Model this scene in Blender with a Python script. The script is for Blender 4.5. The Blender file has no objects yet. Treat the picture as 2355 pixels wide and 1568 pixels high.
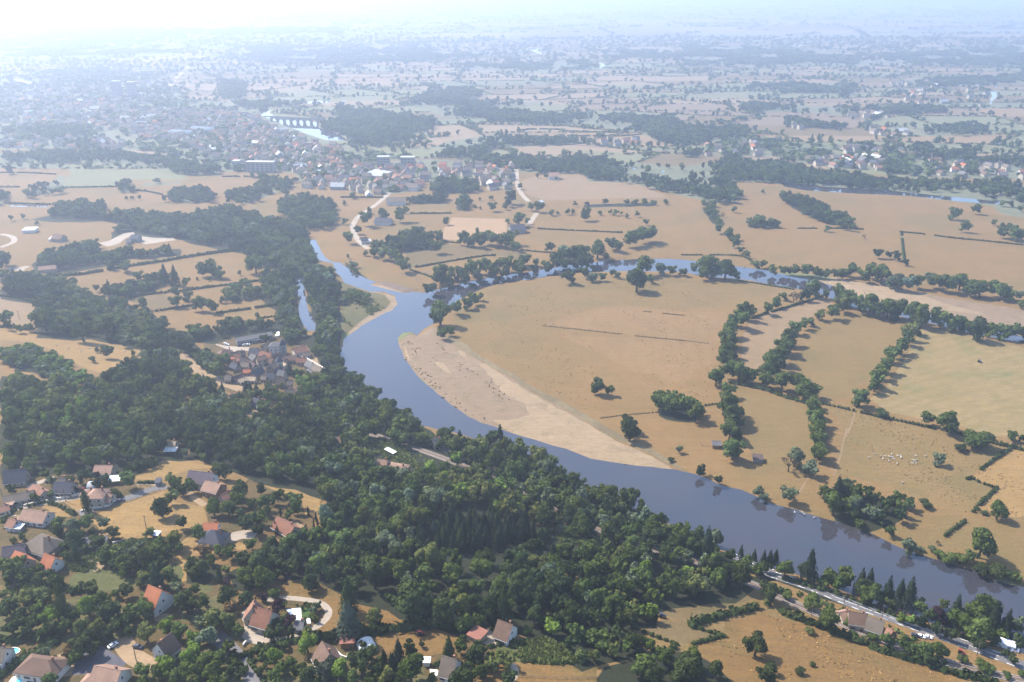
import bpy, bmesh, math, random
import numpy as np
from mathutils import Vector, Matrix
from mathutils.geometry import delaunay_2d_cdt
random.seed(7); rng = np.random.default_rng(7)
scn = bpy.context.scene
col = scn.collection
R = math.radians

# ---------------------------------------------------------------- camera
CAM_H = 300.0
PITCH = R(22.9)
F = 1961.0                       # focal length in units of a 2354 pixel wide picture
cam_d = bpy.data.cameras.new('camera'); cam = bpy.data.objects.new('camera', cam_d); col.objects.link(cam)
cam.location = (0, 0, CAM_H); cam.rotation_euler = (R(90) - PITCH, 0, 0)
cam_d.sensor_width = 36; cam_d.lens = 36 * F / 2354; cam_d.clip_start = 1; cam_d.clip_end = 90000
scn.camera = cam
# ---------------------------------------------------------------- sky and sun
SUN_EL, SUN_AZ = R(47), R(-60)   # azimuth counted from the view direction, negative to the left
world = bpy.data.worlds.new('World'); scn.world = world; world.use_nodes = True
wn = world.node_tree; wn.nodes.clear()
sky = wn.nodes.new('ShaderNodeTexSky'); sky.sky_type = 'NISHITA'; sky.sun_disc = False
sky.sun_elevation = SUN_EL; sky.sun_rotation = SUN_AZ; sky.air_density = 1.0; sky.dust_density = 0.8; sky.ozone_density = 2.0
bg = wn.nodes.new('ShaderNodeBackground'); bg.inputs[1].default_value = 0.15
wo = wn.nodes.new('ShaderNodeOutputWorld')
wn.links.new(sky.outputs[0], bg.inputs[0]); wn.links.new(bg.outputs[0], wo.inputs[0])
sun_d = bpy.data.lights.new('sun', 'SUN'); sun_d.energy = 4.4; sun_d.angle = R(0.5); sun_d.color = (1.0, 0.93, 0.83)
sun = bpy.data.objects.new('sun', sun_d); col.objects.link(sun)
sdir = Vector((math.sin(SUN_AZ) * math.cos(SUN_EL), math.cos(SUN_AZ) * math.cos(SUN_EL), math.sin(SUN_EL)))
sun.rotation_euler = sdir.to_track_quat('Z', 'Y').to_euler(); sun.location = (0, 0, 500)
scn.view_settings.view_transform = 'Standard'; scn.view_settings.look = 'None'
scn.view_settings.exposure = 1.6; scn.view_settings.gamma = 1.0
scn.render.engine = 'CYCLES'
cy = scn.cycles
cy.max_bounces = 4; cy.diffuse_bounces = 2; cy.glossy_bounces = 2; cy.transmission_bounces = 2
cy.transparent_max_bounces = 6; cy.volume_bounces = 0; cy.use_denoising = True; cy.denoising_prefilter = 'ACCURATE'; cy.use_adaptive_sampling = False
cy.use_fast_gi = False; cy.caustics_reflective = False; cy.caustics_refractive = False

# ---------------------------------------------------------------- pixels to places
REG = dict(v=(1, 0, 0), a=(2.654, 0, 977), b=(2.654, 588.5, 977), c=(2.654, 1177, 977), d=(2.654, 1765.6, 977),
           e=(3.0, 0, 517), f=(3.0, 785, 517), g=(3.0, 1569, 517), h=(3.0, 0, 0), i=(3.0, 785, 0), j=(3.0, 1569, 0),
           k=(6.82, 471.3, 735.7), l=(6.345, 0, 1046), m=(6.403, 517.3, 1367.9), n=(5.147, 1896.7, 1367.9))
def pts(s):
    """'a 10,20 30,40 b 5,6' -> array of picture points (2354 x 1568)"""
    out = []; r = 'v'
    for t in s.split():
        if t in REG: r = t; continue
        x, y = t.split(',')[:2]; k, ox, oy = REG[r]
        out.append((float(x) / k + ox, float(y) / k + oy))
    return np.array(out)
def smooth(a, b, x):
    t = np.clip((x - a) / (b - a), 0, 1); return t * t * (3 - 2 * t)
HN = np.array((0.5915, 0.8063)); HILL = 42.0; HO = 446.0
def hill(x, y):
    t = HO - (x * HN[0] + y * HN[1])
    return HILL * smooth(0, 270, t) + 1.5 * np.sin(x * .011 + 1) * np.sin(y * .013) * smooth(40, 200, t)
def ray(u, v):
    u = np.asarray(u, float); v = np.asarray(v, float)
    cx = (u - 1177) / F; cyy = -(v - 784) / F
    d = np.stack([cx, math.cos(PITCH) + cyy * math.sin(PITCH), -math.sin(PITCH) + cyy * math.cos(PITCH)], -1)
    return d
def W(P, h=0.0):
    """picture points -> world (x, y) where the ray meets the terrain raised by h"""
    P = np.atleast_2d(P); d = ray(P[:, 0], P[:, 1]); h = np.asarray(h, float)
    dz = np.minimum(d[:, 2], -0.006)
    z = np.zeros(len(P)) + h
    for _ in range(14):
        t = (CAM_H - z) / -dz
        x = d[:, 0] * t; y = d[:, 1] * t
        z = 0.5 * z + 0.5 * (hill(x, y) + h)
    return np.stack([x, y], -1)
def proj(x, y, z):
    zz = z - CAM_H
    dep = y * math.cos(PITCH) - zz * math.sin(PITCH); up = y * math.sin(PITCH) + zz * math.cos(PITCH)
    dep = np.where(dep < 1, 1, dep)
    return 1177 + F * x / dep, 784 - F * up / dep
def ppm(x, y, z):            # picture pixels per metre
    return F / (y * math.cos(PITCH) - (z - CAM_H) * math.sin(PITCH))
def inpoly(P, poly):
    x, y = P[:, 0], P[:, 1]; r = np.zeros(len(P), bool); n = len(poly)
    for i in range(n):
        x1, y1 = poly[i]; x2, y2 = poly[(i + 1) % n]
        if y1 == y2: continue
        c = ((y1 > y) != (y2 > y)) & (x < (x2 - x1) * (y - y1) / (y2 - y1) + x1)
        r ^= c
    return r
def inside(P, poly):          # winding number, so that a self-touching outline has no holes
    x, y = P[:, 0], P[:, 1]; w = np.zeros(len(P), int); n = len(poly)
    for i in range(n):
        x1, y1 = poly[i]; x2, y2 = poly[(i + 1) % n]
        if y1 == y2: continue
        s = (x2 - x1) * (y - y1) - (x - x1) * (y2 - y1)
        w += ((y1 <= y) & (y2 > y) & (s < 0)).astype(int) - ((y1 > y) & (y2 <= y) & (s > 0)).astype(int)
    return w != 0
def wp(s, h=0.0): return W(pts(s), h)
def densify(P, step, close=False, jit=0.0):
    out = []; n = len(P)
    for i in range(n if close else n - 1):
        a = P[i]; b = P[(i + 1) % n]; L = np.hypot(*(b - a)); st = step(a) if callable(step) else step
        k = max(1, int(L / st))
        nrm = np.array((-(b - a)[1], (b - a)[0])) / max(L, 1e-6)
        for q in range(k):
            o = nrm * random.uniform(-jit, jit) if (jit and q) else 0
            out.append(a + (b - a) * q / k + o)
    if not close: out.append(P[-1])
    return np.array(out)
def smooth_line(P, it=2, close=False):
    P = np.array(P)
    for _ in range(it):
        Q = []; n = len(P)
        for i in range(n if close else n - 1):
            a = P[i]; b = P[(i + 1) % n]; Q += [a * .75 + b * .25, a * .25 + b * .75]
        if not close: Q = [P[0]] + Q + [P[-1]]
        P = np.array(Q)
    return P
def ribbon(P, w):
    P = np.array(P); d = np.gradient(P, axis=0); d /= np.linalg.norm(d, axis=1)[:, None] + 1e-9
    n = np.stack([-d[:, 1], d[:, 0]], -1)
    return np.concatenate([P + n * w / 2, (P - n * w / 2)[::-1]])

# ---------------------------------------------------------------- materials
MATS = {}
def nodes_of(name):
    m = bpy.data.materials.new(name); m.use_nodes = True; nt = m.node_tree; nt.nodes.clear()
    o = nt.nodes.new('ShaderNodeOutputMaterial'); MATS[name] = m
    return m, nt, o
def N(nt, t, **k):
    n = nt.nodes.new(t)
    for a, b in k.items():
        if a[0] == '_': n.inputs[int(a[1:])].default_value = b
        else: setattr(n, a, b)
    return n
def mixc(nt, fac, A, B):
    n = nt.nodes.new('ShaderNodeMix'); n.data_type = 'RGBA'
    for s, v in ((0, fac), (6, A), (7, B)):
        if hasattr(v, 'links') or isinstance(v, bpy.types.NodeSocket): nt.links.new(v, n.inputs[s])
        else: n.inputs[s].default_value = v if s == 0 else (*v, 1) if len(v) == 3 else v
    return n.outputs[2]
def noise(nt, co, scale, detail=3, lo=.4, hi=.6, rough=.55):
    n = N(nt, 'ShaderNodeTexNoise'); n.inputs['Scale'].default_value = scale; n.inputs['Detail'].default_value = detail
    n.inputs['Roughness'].default_value = rough
    nt.links.new(co, n.inputs['Vector'])
    m = N(nt, 'ShaderNodeMapRange'); m.inputs[1].default_value = lo; m.inputs[2].default_value = hi
    nt.links.new(n.outputs[0], m.inputs[0]); return m.outputs[0]
def mul(nt, a, k, op='MULTIPLY'):
    n = N(nt, 'ShaderNodeMath', operation=op); nt.links.new(a, n.inputs[0])
    if isinstance(k, bpy.types.NodeSocket): nt.links.new(k, n.inputs[1])
    else: n.inputs[1].default_value = k
    return n.outputs[0]
def mapping(nt, co, scale=(1, 1, 1), rot=0, loc=(0, 0, 0)):
    n = N(nt, 'ShaderNodeMapping'); n.inputs[1].default_value = loc; n.inputs[2].default_value = (0, 0, rot); n.inputs[3].default_value = scale
    nt.links.new(co, n.inputs[0]); return n.outputs[0]
def diffuse_out(nt, o, c, rough=1.0, bump=None, bs=.3, bd=.5):
    p = N(nt, 'ShaderNodeBsdfPrincipled'); p.inputs['Roughness'].default_value = rough
    p.inputs['Specular IOR Level'].default_value = 0.15 if rough > .8 else .4
    nt.links.new(c, p.inputs['Base Color'])
    if bump is not None:
        b = N(nt, 'ShaderNodeBump'); b.inputs[0].default_value = bs; b.inputs[1].default_value = bd
        nt.links.new(bump, b.inputs['Height']); nt.links.new(b.outputs[0], p.inputs['Normal'])
    nt.links.new(p.outputs[0], o.inputs[0]); return p
KF = dict(straw_orange=.25, garden=.25, straw_gold=.33, dull_pasture=.32, straw=.32, straw_pale=.34, stubble=.38, straw_olive=.33, straw_mown=.33, meadow=.36, river_sand=.375, dry_bank=.33, far_tan=.35, far_green=.36, far_brown=.36)
def field(name, c1, c2, c3, rows=None, green=None, gs=.02, streak=0.0):
    """pasture: straw tones mixed at several sizes, optional mown rows (angle, spacing)"""
    k = KF.get(name, .44); c1, c2, c3 = [tuple(x * k for x in c) for c in (c1, c2, c3)]
    if green: green = tuple(x * k for x in green)
    if rows: rows = (rows[0], rows[1], tuple(x * k for x in rows[2]))
    m, nt, o = nodes_of(name)
    g = N(nt, 'ShaderNodeNewGeometry').outputs['Position']
    big = noise(nt, g, .012, 4, .36, .64); mid = noise(nt, g, .07, 4, .35, .65, .65)
    st = noise(nt, mapping(nt, g, (.12, .45, .3), streak), 1.0, 4, .36, .66, .7); fine = noise(nt, g, .7, 3, .3, .7)
    c = mixc(nt, big, c1, c2); c = mixc(nt, mul(nt, mid, .6), c, c3)
    if green:
        gg = noise(nt, mapping(nt, g, (1, 1, 1), 0, (31, 7, 0)), gs, 5, .52, .66); c = mixc(nt, mul(nt, gg, .85), c, green)
    if rows:
        w = N(nt, 'ShaderNodeTexWave'); w.inputs['Scale'].default_value = .31 / rows[1]; w.inputs['Distortion'].default_value = 4.5
        w.inputs['Detail'].default_value = 3; w.inputs['Detail Scale'].default_value = 1.5
        nt.links.new(mapping(nt, g, (1, 1, 1), rows[0]), w.inputs['Vector'])
        c = mixc(nt, mul(nt, w.outputs[1], .33), c, rows[2])
    dk = tuple(x * .62 for x in c3); lt = tuple(min(1, x * 1.22) for x in c1)
    pch = noise(nt, mapping(nt, g, (1, 1, 1), 0, (90, 40, 0)), .035, 5, .45, .62, .7); c = mixc(nt, mul(nt, pch, .5), c, (c2[0] * .8, c2[1] * .86, c2[2] * .8)); ln = noise(nt, mapping(nt, g, (.02, .22, .1), streak + .5), 1.0, 3, .5, .7, .6); c = mixc(nt, mul(nt, ln, .35), c, lt)
    c = mixc(nt, mul(nt, st, .6), c, dk); c = mixc(nt, mul(nt, fine, .4), c, lt)
    diffuse_out(nt, o, c, 1.0, fine, .5, .4); return m
def plain(name, c, rough=.9, var=.25, sc=.8, c2=None, spec=None):
    if 'paint' not in name and 'white' not in name: c = tuple(x * .78 for x in c)
    m, nt, o = nodes_of(name); g = N(nt, 'ShaderNodeNewGeometry').outputs['Position']
    n1 = noise(nt, g, sc, 4, .35, .65, .6); n2 = noise(nt, g, sc * .12, 3, .35, .65)
    d = c2 or tuple(x * (1 - var) for x in c)
    cc = mixc(nt, mul(nt, n1, .8), c, d); cc = mixc(nt, mul(nt, n2, .5), cc, tuple(x * (1 - var * .8) for x in d))
    diffuse_out(nt, o, cc, rough, n1, .2, .05); return m
S1, S2, S3 = (.48, .292, .115), (.35, .245, .095), (.43, .25, .09)
field('straw', S1, S2, S3, green=(.25, .225, .085), gs=.011)
field('straw_gold', (.60, .375, .135), (.52, .32, .12), (.46, .29, .12), streak=.3)
field('straw_orange', (.56, .32, .105), (.50, .27, .09), (.40, .26, .10), green=(.26, .22, .075), gs=.025, streak=.9)
field('straw_pale', (.52, .35, .19), (.46, .31, .17), (.40, .27, .14))
field('dull_pasture', (.32, .225, .10), (.26, .205, .095), (.38, .25, .11), green=(.17, .17, .06))
field('stubble', (.46, .32, .13), (.36, .28, .11), (.34, .26, .12), rows=(R(64), 10, (.60, .42, .23)), green=(.17, .23, .08), gs=.035)
field('ploughed', (.52, .34, .18), (.48, .31, .16), (.44, .28, .16), rows=(R(75), 7, (.62, .42, .27)))
field('meadow', (.17, .18, .06), (.23, .20, .08), (.13, .16, .05))
field('lawn', (.09, .17, .035), (.11, .17, .04), (.08, .13, .03))
field('garden', (.44, .25, .10), (.23, .19, .08), (.16, .16, .06), green=(.10, .13, .04), gs=.06)
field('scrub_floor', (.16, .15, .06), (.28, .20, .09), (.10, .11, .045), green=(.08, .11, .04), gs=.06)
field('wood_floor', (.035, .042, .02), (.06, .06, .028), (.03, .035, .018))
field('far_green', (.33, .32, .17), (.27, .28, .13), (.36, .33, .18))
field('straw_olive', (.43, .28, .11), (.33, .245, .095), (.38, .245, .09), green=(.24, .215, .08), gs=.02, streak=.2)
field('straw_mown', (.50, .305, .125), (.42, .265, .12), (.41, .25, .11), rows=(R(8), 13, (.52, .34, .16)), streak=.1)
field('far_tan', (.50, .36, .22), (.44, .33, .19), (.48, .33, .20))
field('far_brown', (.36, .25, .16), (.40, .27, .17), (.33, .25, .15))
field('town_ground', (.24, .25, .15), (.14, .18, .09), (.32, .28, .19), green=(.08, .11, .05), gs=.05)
field('dry_bank', (.54, .38, .25), (.45, .315, .20), (.37, .265, .16), green=(.27, .23, .11), gs=.09, streak=-.9)
field('algae', (.24, .26, .11), (.30, .29, .14), (.20, .22, .10))
field('river_sand', (.61, .44, .27), (.53, .38, .23), (.44, .31, .18), green=(.30, .23, .13), gs=.06, streak=-.75)
plain('gravel', (.36, .30, .235), 1, .25, .5)
plain('track_earth', (.31, .215, .125), 1, .25, .6)
plain('asphalt', (.15, .14, .14), .9, .2, .5)
plain('asphalt_dark', (.10, .095, .11), .9, .25, .4)
plain('ballast', (.18, .13, .095), 1, .35, .9)
plain('verge', (.20, .155, .085), 1, .4, .3)
plain('white_paint', (.8, .8, .78), .7, .1)
plain('rail_steel', (.45, .40, .36), .5, .3)
def water_mat():
    m, nt, o = nodes_of('river_water'); g = N(nt, 'ShaderNodeNewGeometry').outputs['Position']
    n = noise(nt, g, .02, 3, .35, .65); c = mixc(nt, n, (.030, .027, .030), (.022, .024, .032))
    p = N(nt, 'ShaderNodeBsdfPrincipled'); nt.links.new(c, p.inputs['Base Color']); p.inputs['Roughness'].default_value = .03
    p.inputs['IOR'].default_value = 1.58; p.inputs['Specular IOR Level'].default_value = .5
    w = noise(nt, mapping(nt, g, (.5, 1, 1), .4), .55, 3, 0, 1); b = N(nt, 'ShaderNodeBump'); b.inputs[0].default_value = .025; b.inputs[1].default_value = .2
    nt.links.new(w, b.inputs['Height']); nt.links.new(b.outputs[0], p.inputs['Normal']); nt.links.new(p.outputs[0], o.inputs[0])
water_mat()

# ---------------------------------------------------------------- object helpers
def mesh_obj(name, verts, faces, mats, parent=None, fmat=None, smooth_=False, loc=None, rz=0):
    me = bpy.data.meshes.new(name)
    me.from_pydata([tuple(v) for v in verts], [], [tuple(f) for f in faces])
    for m in (mats if isinstance(mats, (list, tuple)) else [mats]): me.materials.append(MATS[m] if isinstance(m, str) else m)
    if fmat is not None: me.polygons.foreach_set('material_index', np.array(fmat, dtype=np.int32))
    if smooth_: me.polygons.foreach_set('use_smooth', np.ones(len(me.polygons), bool))
    me.update(); o = bpy.data.objects.new(name, me); col.objects.link(o)
    if parent is not None: o.parent = parent
    if loc is not None: o.location = loc
    if rz: o.rotation_euler = (0, 0, rz)
    return o
def tag(o, label=None, cat=None, group=None, kind=None):
    if label: o['label'] = label
    if cat: o['category'] = cat
    if group: o['group'] = group
    if kind: o['kind'] = kind
    return o
def empty(name, loc, rz=0):
    o = bpy.data.objects.new(name, None); col.objects.link(o); o.location = loc; o.rotation_euler = (0, 0, rz)
    o.empty_display_size = .5; return o
class MB:
    def __init__(s): s.v = []; s.f = []; s.m = []
    def add(s, V, Fc, m=0):
        n = len(s.v); s.v += [tuple(p) for p in V]; s.f += [tuple(i + n for i in f) for f in Fc]; s.m += [m] * len(Fc)
    def box(s, x0, x1, y0, y1, z0, z1, m=0):
        s.add([(x0, y0, z0), (x1, y0, z0), (x1, y1, z0), (x0, y1, z0), (x0, y0, z1), (x1, y0, z1), (x1, y1, z1), (x0, y1, z1)],
              [(0, 3, 2, 1), (4, 5, 6, 7), (0, 1, 5, 4), (1, 2, 6, 5), (2, 3, 7, 6), (3, 0, 4, 7)], m)
    def cyl(s, x, y, z0, z1, r0, r1, n=8, m=0):
        V = []
        for z, r in ((z0, r0), (z1, r1)): V += [(x + r * math.cos(2 * math.pi * k / n), y + r * math.sin(2 * math.pi * k / n), z) for k in range(n)]
        s.add(V, [tuple(range(n))[::-1], tuple(range(n, 2 * n))] + [(k, (k + 1) % n, n + (k + 1) % n, n + k) for k in range(n)], m)
    def tube(s, P, r, n=5, m=0):
        P = [Vector(p) for p in P]; V = []
        for i, p in enumerate(P):
            d = (P[min(i + 1, len(P) - 1)] - P[max(i - 1, 0)]).normalized(); a = d.orthogonal().normalized(); b = d.cross(a)
            rr = r[i] if isinstance(r, (list, tuple)) else r
            V += [p + (a * math.cos(2 * math.pi * k / n) + b * math.sin(2 * math.pi * k / n)) * rr for k in range(n)]
        Fc = [(i * n + k, i * n + (k + 1) % n, (i + 1) * n + (k + 1) % n, (i + 1) * n + k) for i in range(len(P) - 1) for k in range(n)]
        s.add(V, Fc + [tuple(range(n))[::-1], tuple(range(len(V) - n, len(V)))], m)
    def obj(s, name, mats, parent=None, **k): return mesh_obj(name, s.v, s.f, mats, parent, s.m, **k)
HAZE_D = 0.000225
# ---------------------------------------------------------------- the river and other outlines
RIVER = ("g 2355,772 2000,690 1800,640 1600,592 1300,525 1060,432 950,390 880,380 780,362 650,330 600,318 480,300 380,287 250,268 100,250 0,240 "
 "f 2250,234 2100,234 1900,244 1750,255 1600,272 1500,288 1300,322 1000,368 860,398 740,428 640,452 570,468 500,462 430,470 300,440 240,425 200,415 240,392 170,368 90,335 0,262 "
 "e 2300,258 2245,228 2200,150 2170,95 2140,108 2160,200 2205,245 2290,262 2310,320 2355,362 f 20,400 100,430 150,445 200,462 300,462 370,490 388,545 350,590 300,607 200,660 110,720 20,782 "
 "v 783,800 778,830 800,862 850,905 900,940 950,975 c -300,60 100,180 280,290 500,430 750,520 950,600 1100,700 1300,790 1450,860 d 0,870 200,930 400,1000 600,1085 900,1180 1200,1285 1562,1400 1900,1500 "
 "1900,1080 1562,990 1480,975 1370,945 1270,890 1150,860 1040,825 960,800 930,790 850,765 700,695 640,665 560,640 450,600 340,570 240,540 170,515 60,490 0,475 "
 "c 1480,430 1400,395 1280,370 1200,330 1120,300 1050,285 1000,272 850,255 700,240 600,225 480,205 380,165 330,145 200,110 0,50 "
 "f 960,1365 870,1320 770,1250 700,1190 600,1110 500,1010 430,920 400,840 388,780 420,745 480,738 520,765 545,740 600,700 640,680 650,655 620,635 "
 "700,580 850,500 950,450 1000,430 1100,405 1300,375 1500,345 1640,328 1800,322 1960,318 2160,320 2355,322 g 100,345 400,375 480,385 600,410 760,435 830,450 960,480 1050,520 1200,570 1600,650 2000,750 2355,815")
SIDE = "e 2040,362 2095,368 2108,480 2122,580 2145,610 2188,700 2180,728 2118,732 2072,650 2058,600 2068,540 2043,440"
FARRIV = ("h 1780,760 1840,748 1865,765 1860,785 1900,812 1960,826 2100,833 2190,850 2195,880 2250,905 2355,943 i 60,975 h 2250,972 2150,940 2050,900 1950,865 1880,835 1800,800")
PONDS = ["j 680,1262 800,1280 1050,1298 1400,1318 1640,1343 1900,1368 2200,1398 2210,1418 1900,1396 1570,1358 1200,1342 850,1320 700,1292",
 "i 1295,335 1370,325 1345,345 1410,380 1330,362", "i 1775,428 1800,440 1865,445 1800,462 1765,487 1785,455",
 "j 2160,572 2176,572 2168,605 2150,605", "j 2135,630 2167,628 2150,690 2130,725 2116,715", "j 760,318 790,305 820,305 815,327",
 "h 2120,705 2190,698 2280,702 2275,712 2180,716 2120,718", "h 65,1420 330,1425 330,1436 200,1434 70,1430", "i 572,650 600,635 605,650 580,655",
 "i 0,700 40,700 20,710 0,710", "i 2005,1160 2035,1165 2020,1178", "i 2210,1180 2230,1182 2215,1205"]
BANKW = 9.0
def wflat(s, z=-1.5):
    P = pts(s); d = ray(P[:, 0], P[:, 1]); t = (CAM_H - z) / -d[:, 2]
    return np.stack([d[:, 0] * t, d[:, 1] * t], -1)
river_w = densify(wflat(RIVER), 7.0, True, 0.9)
side_w = densify(wflat(SIDE), 7.0, True, 0.8)
farriv_w = densify(wflat(FARRIV), 30.0, True, 3)
pond_w = [densify(wflat(p), 40.0, True, 4) for p in PONDS]
wat = [(river_w, 1), (side_w, 1)]
segA = np.concatenate([p for p, _ in wat]); segB = np.concatenate([np.roll(p, -1, 0) for p, _ in wat])
def river_dist(P):
    out = np.empty(len(P))
    for s in range(0, len(P), 4000):
        q = P[s:s + 4000, None, :]; ab = (segB - segA)[None]; t = ((q - segA[None]) * ab).sum(-1) / np.maximum((ab ** 2).sum(-1), 1e-9)
        c = segA[None] + ab * np.clip(t, 0, 1)[..., None]; out[s:s + 4000] = np.sqrt(((q - c) ** 2).sum(-1)).min(1)
    ins = inpoly(P, river_w) | inpoly(P, side_w); out[ins] = -out[ins]
    return out
def height(P):
    P = np.atleast_2d(P); d = river_dist(P); z = hill(P[:, 0], P[:, 1])
    return np.where(d < .3, -1.5, z - 1.5 * (1 - smooth(0, BANKW, d)))
def gz(x, y): return float(height(np.array([[x, y]]))[0])

# surface patches: (class, material, outline). Later ones lie over earlier ones.
PATCH = []
def patch(cls, mat, s, jit=0.0, step=14.0, raw=None, sm=0):
    P = wp(s) if raw is None else raw
    if sm: P = smooth_line(P, sm, True)
    PATCH.append((cls, mat, densify(P, lambda a: max(step, np.hypot(*a) * .012), True, jit)))
def road(cls, mat, s, w, raw=None):
    P = smooth_line(wp(s) if raw is None else raw, 2); P = densify(P, lambda a: max(5, np.hypot(*a) * .01))
    Q = ribbon(P, w); PATCH.append((cls, mat, Q)); return P
# -- woods and scrub floors are added from WOODS below
WOODS = []      # (outline in the picture, colour weights, spacing, height, label group, shape)
def wood(label, s, pal='m3d2o1', sp=9.0, h=12.0, shape='', floor='wood_floor', kind='tree', holes=()):
    WOODS.append(dict(label=label, poly=pts(s), pal=pal, sp=sp, h=h, shape=shape, floor=floor, holes=[pts(q) for q in holes], kind=kind))
H_RAIL = "b 610,140 700,120 712,55 860,80 1110,165 1310,262 1250,275 1100,250 1020,235 930,268 830,265 740,222 690,172"
H_C1 = "c 130,580 300,590 380,620 520,640 640,700 600,745 480,745 300,722 260,655 200,640"
H_C2 = "c 295,885 395,890 400,950 320,955"
H_VIL = "e 1480,760 1600,740 1790,720 1950,700 1990,740 1960,800 2000,830 2150,830 2200,900 2250,1000 2160,1010 2080,1030 2060,1090 2040,1160 1960,1170 1900,1100 1750,1090 1650,1160 1560,1150 1500,1060 1530,960 1470,900 1400,830"
H_FARM = "e 1690,1190 1770,1170 1900,1200 1890,1260 1800,1300 1750,1345 1700,1330"
H_TRK = "e 1195,835 1240,830 1330,930 1450,1040 1560,1090 1670,1120 1660,1170 1560,1140 1400,1070 1280,970"
H_SM = "e 1180,1185 1280,1172 1480,1178 1495,1205 1350,1200 1200,1212"
H_AC = "a 980,130 1010,80 1130,75 1170,110 1160,180 980,175"
PLANT = "b 940,640 1100,520 1300,440 1562,545 c 130,600 210,650 275,720 255,775 100,745 0,770 b 1480,770 1280,800 1080,765 960,725"
wood('wooded slope between the hamlet and the river', "e 0,1000 180,1010 640,1080 700,1030 900,940 1000,870 1100,850 1220,850 1290,960 1440,1060 1560,1160 1700,1100 1900,1110 2050,1180 2080,1030 2160,1010 2250,1000 2200,900 2150,830 2100,780 2000,760 2100,730 2180,720 2220,700 2300,760 2355,850 "
     "v 830,862 880,905 930,945 990,975 1010,995 1040,982 1100,1000 1120,972 1160,972 1230,1020 1295,1085 1300,1095 1450,1128 1530,1180 1560,1215 1640,1240 1700,1300 1790,1310 "
     "c 1370,1040 1100,1060 880,1110 890,1190 740,1190 850,1370 700,1380 430,1450 280,1350 200,1250 60,1230 b 1400,1200 1300,1260 1060,1170 870,1130 800,1080 620,1040 530,990 380,910 300,880 180,900 a 1500,880 1530,800 1562,760 b 60,680 340,640 400,600 380,520 430,420 240,350 0,310 a 1410,240 1340,230 1200,170 980,170 900,220 820,265 700,240 560,270 450,260 160,270 0,290",
     'm5d4o2s1', 7.6, 12, holes=(H_RAIL, H_C1, H_C2, H_FARM, H_SM, H_AC, PLANT, H_TRK, "e 1560,1130 1680,1130 1680,1190 1560,1190"))
wood('dark conifer plantation in the middle of the wooded slope', PLANT, 'f5d1', 6.2, 15, 'F', kind='fir')
wood('young pale-green wood on the left hillside', "e 0,835 220,815 450,915 610,1005 640,1080 400,1100 180,1010 0,1000", 's1m2b1', 6.5, 7)
wood('hillside wood at the left edge above the tan slope field', "e 0,315 200,310 440,395 570,430 850,515 960,570 1080,620 1170,695 1330,785 1400,840 1480,900 1570,960 1530,1050 1440,1040 1380,1000 1300,920 1240,870 1000,850 830,795 620,755 500,765 240,745 235,600 270,560 250,520 0,480", 'm5d2s1o1', 9, 11)
wood('tree belt north of the riverside village', "e 1170,695 1450,700 1560,650 1700,625 1850,650 1930,600 1960,700 1750,738 1600,745 1480,790 1330,780", 'm3d2', 9, 11)
wood('tree belt between the quarry yard and the narrow fields', "e 210,250 290,170 450,140 560,110 660,120 690,165 750,175 860,150 1000,150 1240,140 1240,185 980,215 870,205 830,250 640,275 480,305 350,300 250,300", 'm3d2', 9, 11)
wood('wooded river flats around the side channel', "e 760,30 870,-10 1000,-30 1500,-60 2080,-60 2130,60 2140,110 2160,200 2200,250 2290,275 2330,400 2355,430 2355,960 2270,940 2200,890 2150,800 2190,700 2145,600 2110,470 2095,365 2040,362 2045,450 2070,600 2120,728 2150,790 2100,800 1960,790 1945,700 1910,610 1900,560 1830,520 1790,440 1830,330 1910,290 1700,255 1700,180 1520,150 1300,105 1210,70 1000,62 950,45 760,80", 'm4d2s1', 8.6, 10)
wood('orchard trees in the narrow fields', "e 570,405 760,395 900,385 960,335 1060,325 1230,315 1230,400 1140,430 980,470 860,500 700,465", 'd3m2', 9, 10)
wood('thin belt of trees in the narrow fields', "e 1500,445 1600,400 1780,395 1790,490 1500,530", 'm2o1', 9, 9)
wood('bushes on the river point', "f 0,420 90,420 180,450 215,500 180,560 100,520 0,560", 's2m2', 6, 4, floor='scrub_floor')
wood('willows on the left bank of the narrow arm', "f 0,215 60,250 150,330 220,375 180,368 90,325 0,255", 's2m2', 5.5, 5)
wood('copse by the white farm', "f 200,90 300,70 400,60 550,30 640,50 700,55 690,100 640,160 440,190 330,180 240,200 200,150", 'd3m2', 9, 12)
wood('copse at the river bend below the cattle', "d 330,345 420,310 500,312 600,350 700,385 800,390 890,440 925,520 850,600 700,640 560,660 460,640 370,590 305,480", 'm3d2s1', 8, 12)
wood('mixed wood at the foot of the picture', "c 515,1562 520,1490 570,1420 700,1390 760,1370 980,1330 1100,1330 1230,1400 1340,1500 1330,1580 515,1580", 'm3d3b1', 8.5, 12)
wood('belt of trees between the main road and the river', "c 1180,700 1330,740 1562,850 d 0,850 200,900 300,960 560,1050 760,1110 1000,1200 1220,1260 1430,1340 1562,1390 1562,1420 1400,1370 1200,1300 900,1190 640,1110 420,1040 200,960 0,890 c 1400,850 1250,800", 'm2d3', 7.5, 11)
wood('poplar plantation on the river plain', "f 2145,1150 2260,1140 2355,1160 g 80,1180 150,1250 150,1350 60,1350 -50,1340 f 2150,1290", 'm2s1', 8, 12)
wood('dark band of garden trees at the lower left', "a 0,1075 120,1070 330,1050 440,1010 620,1010 700,1090 830,1080 900,1060 960,1120 880,1200 760,1240 700,1270 560,1290 330,1280 0,1300", 'm4d4o3b1', 7.5, 9, floor='scrub_floor')
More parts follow.
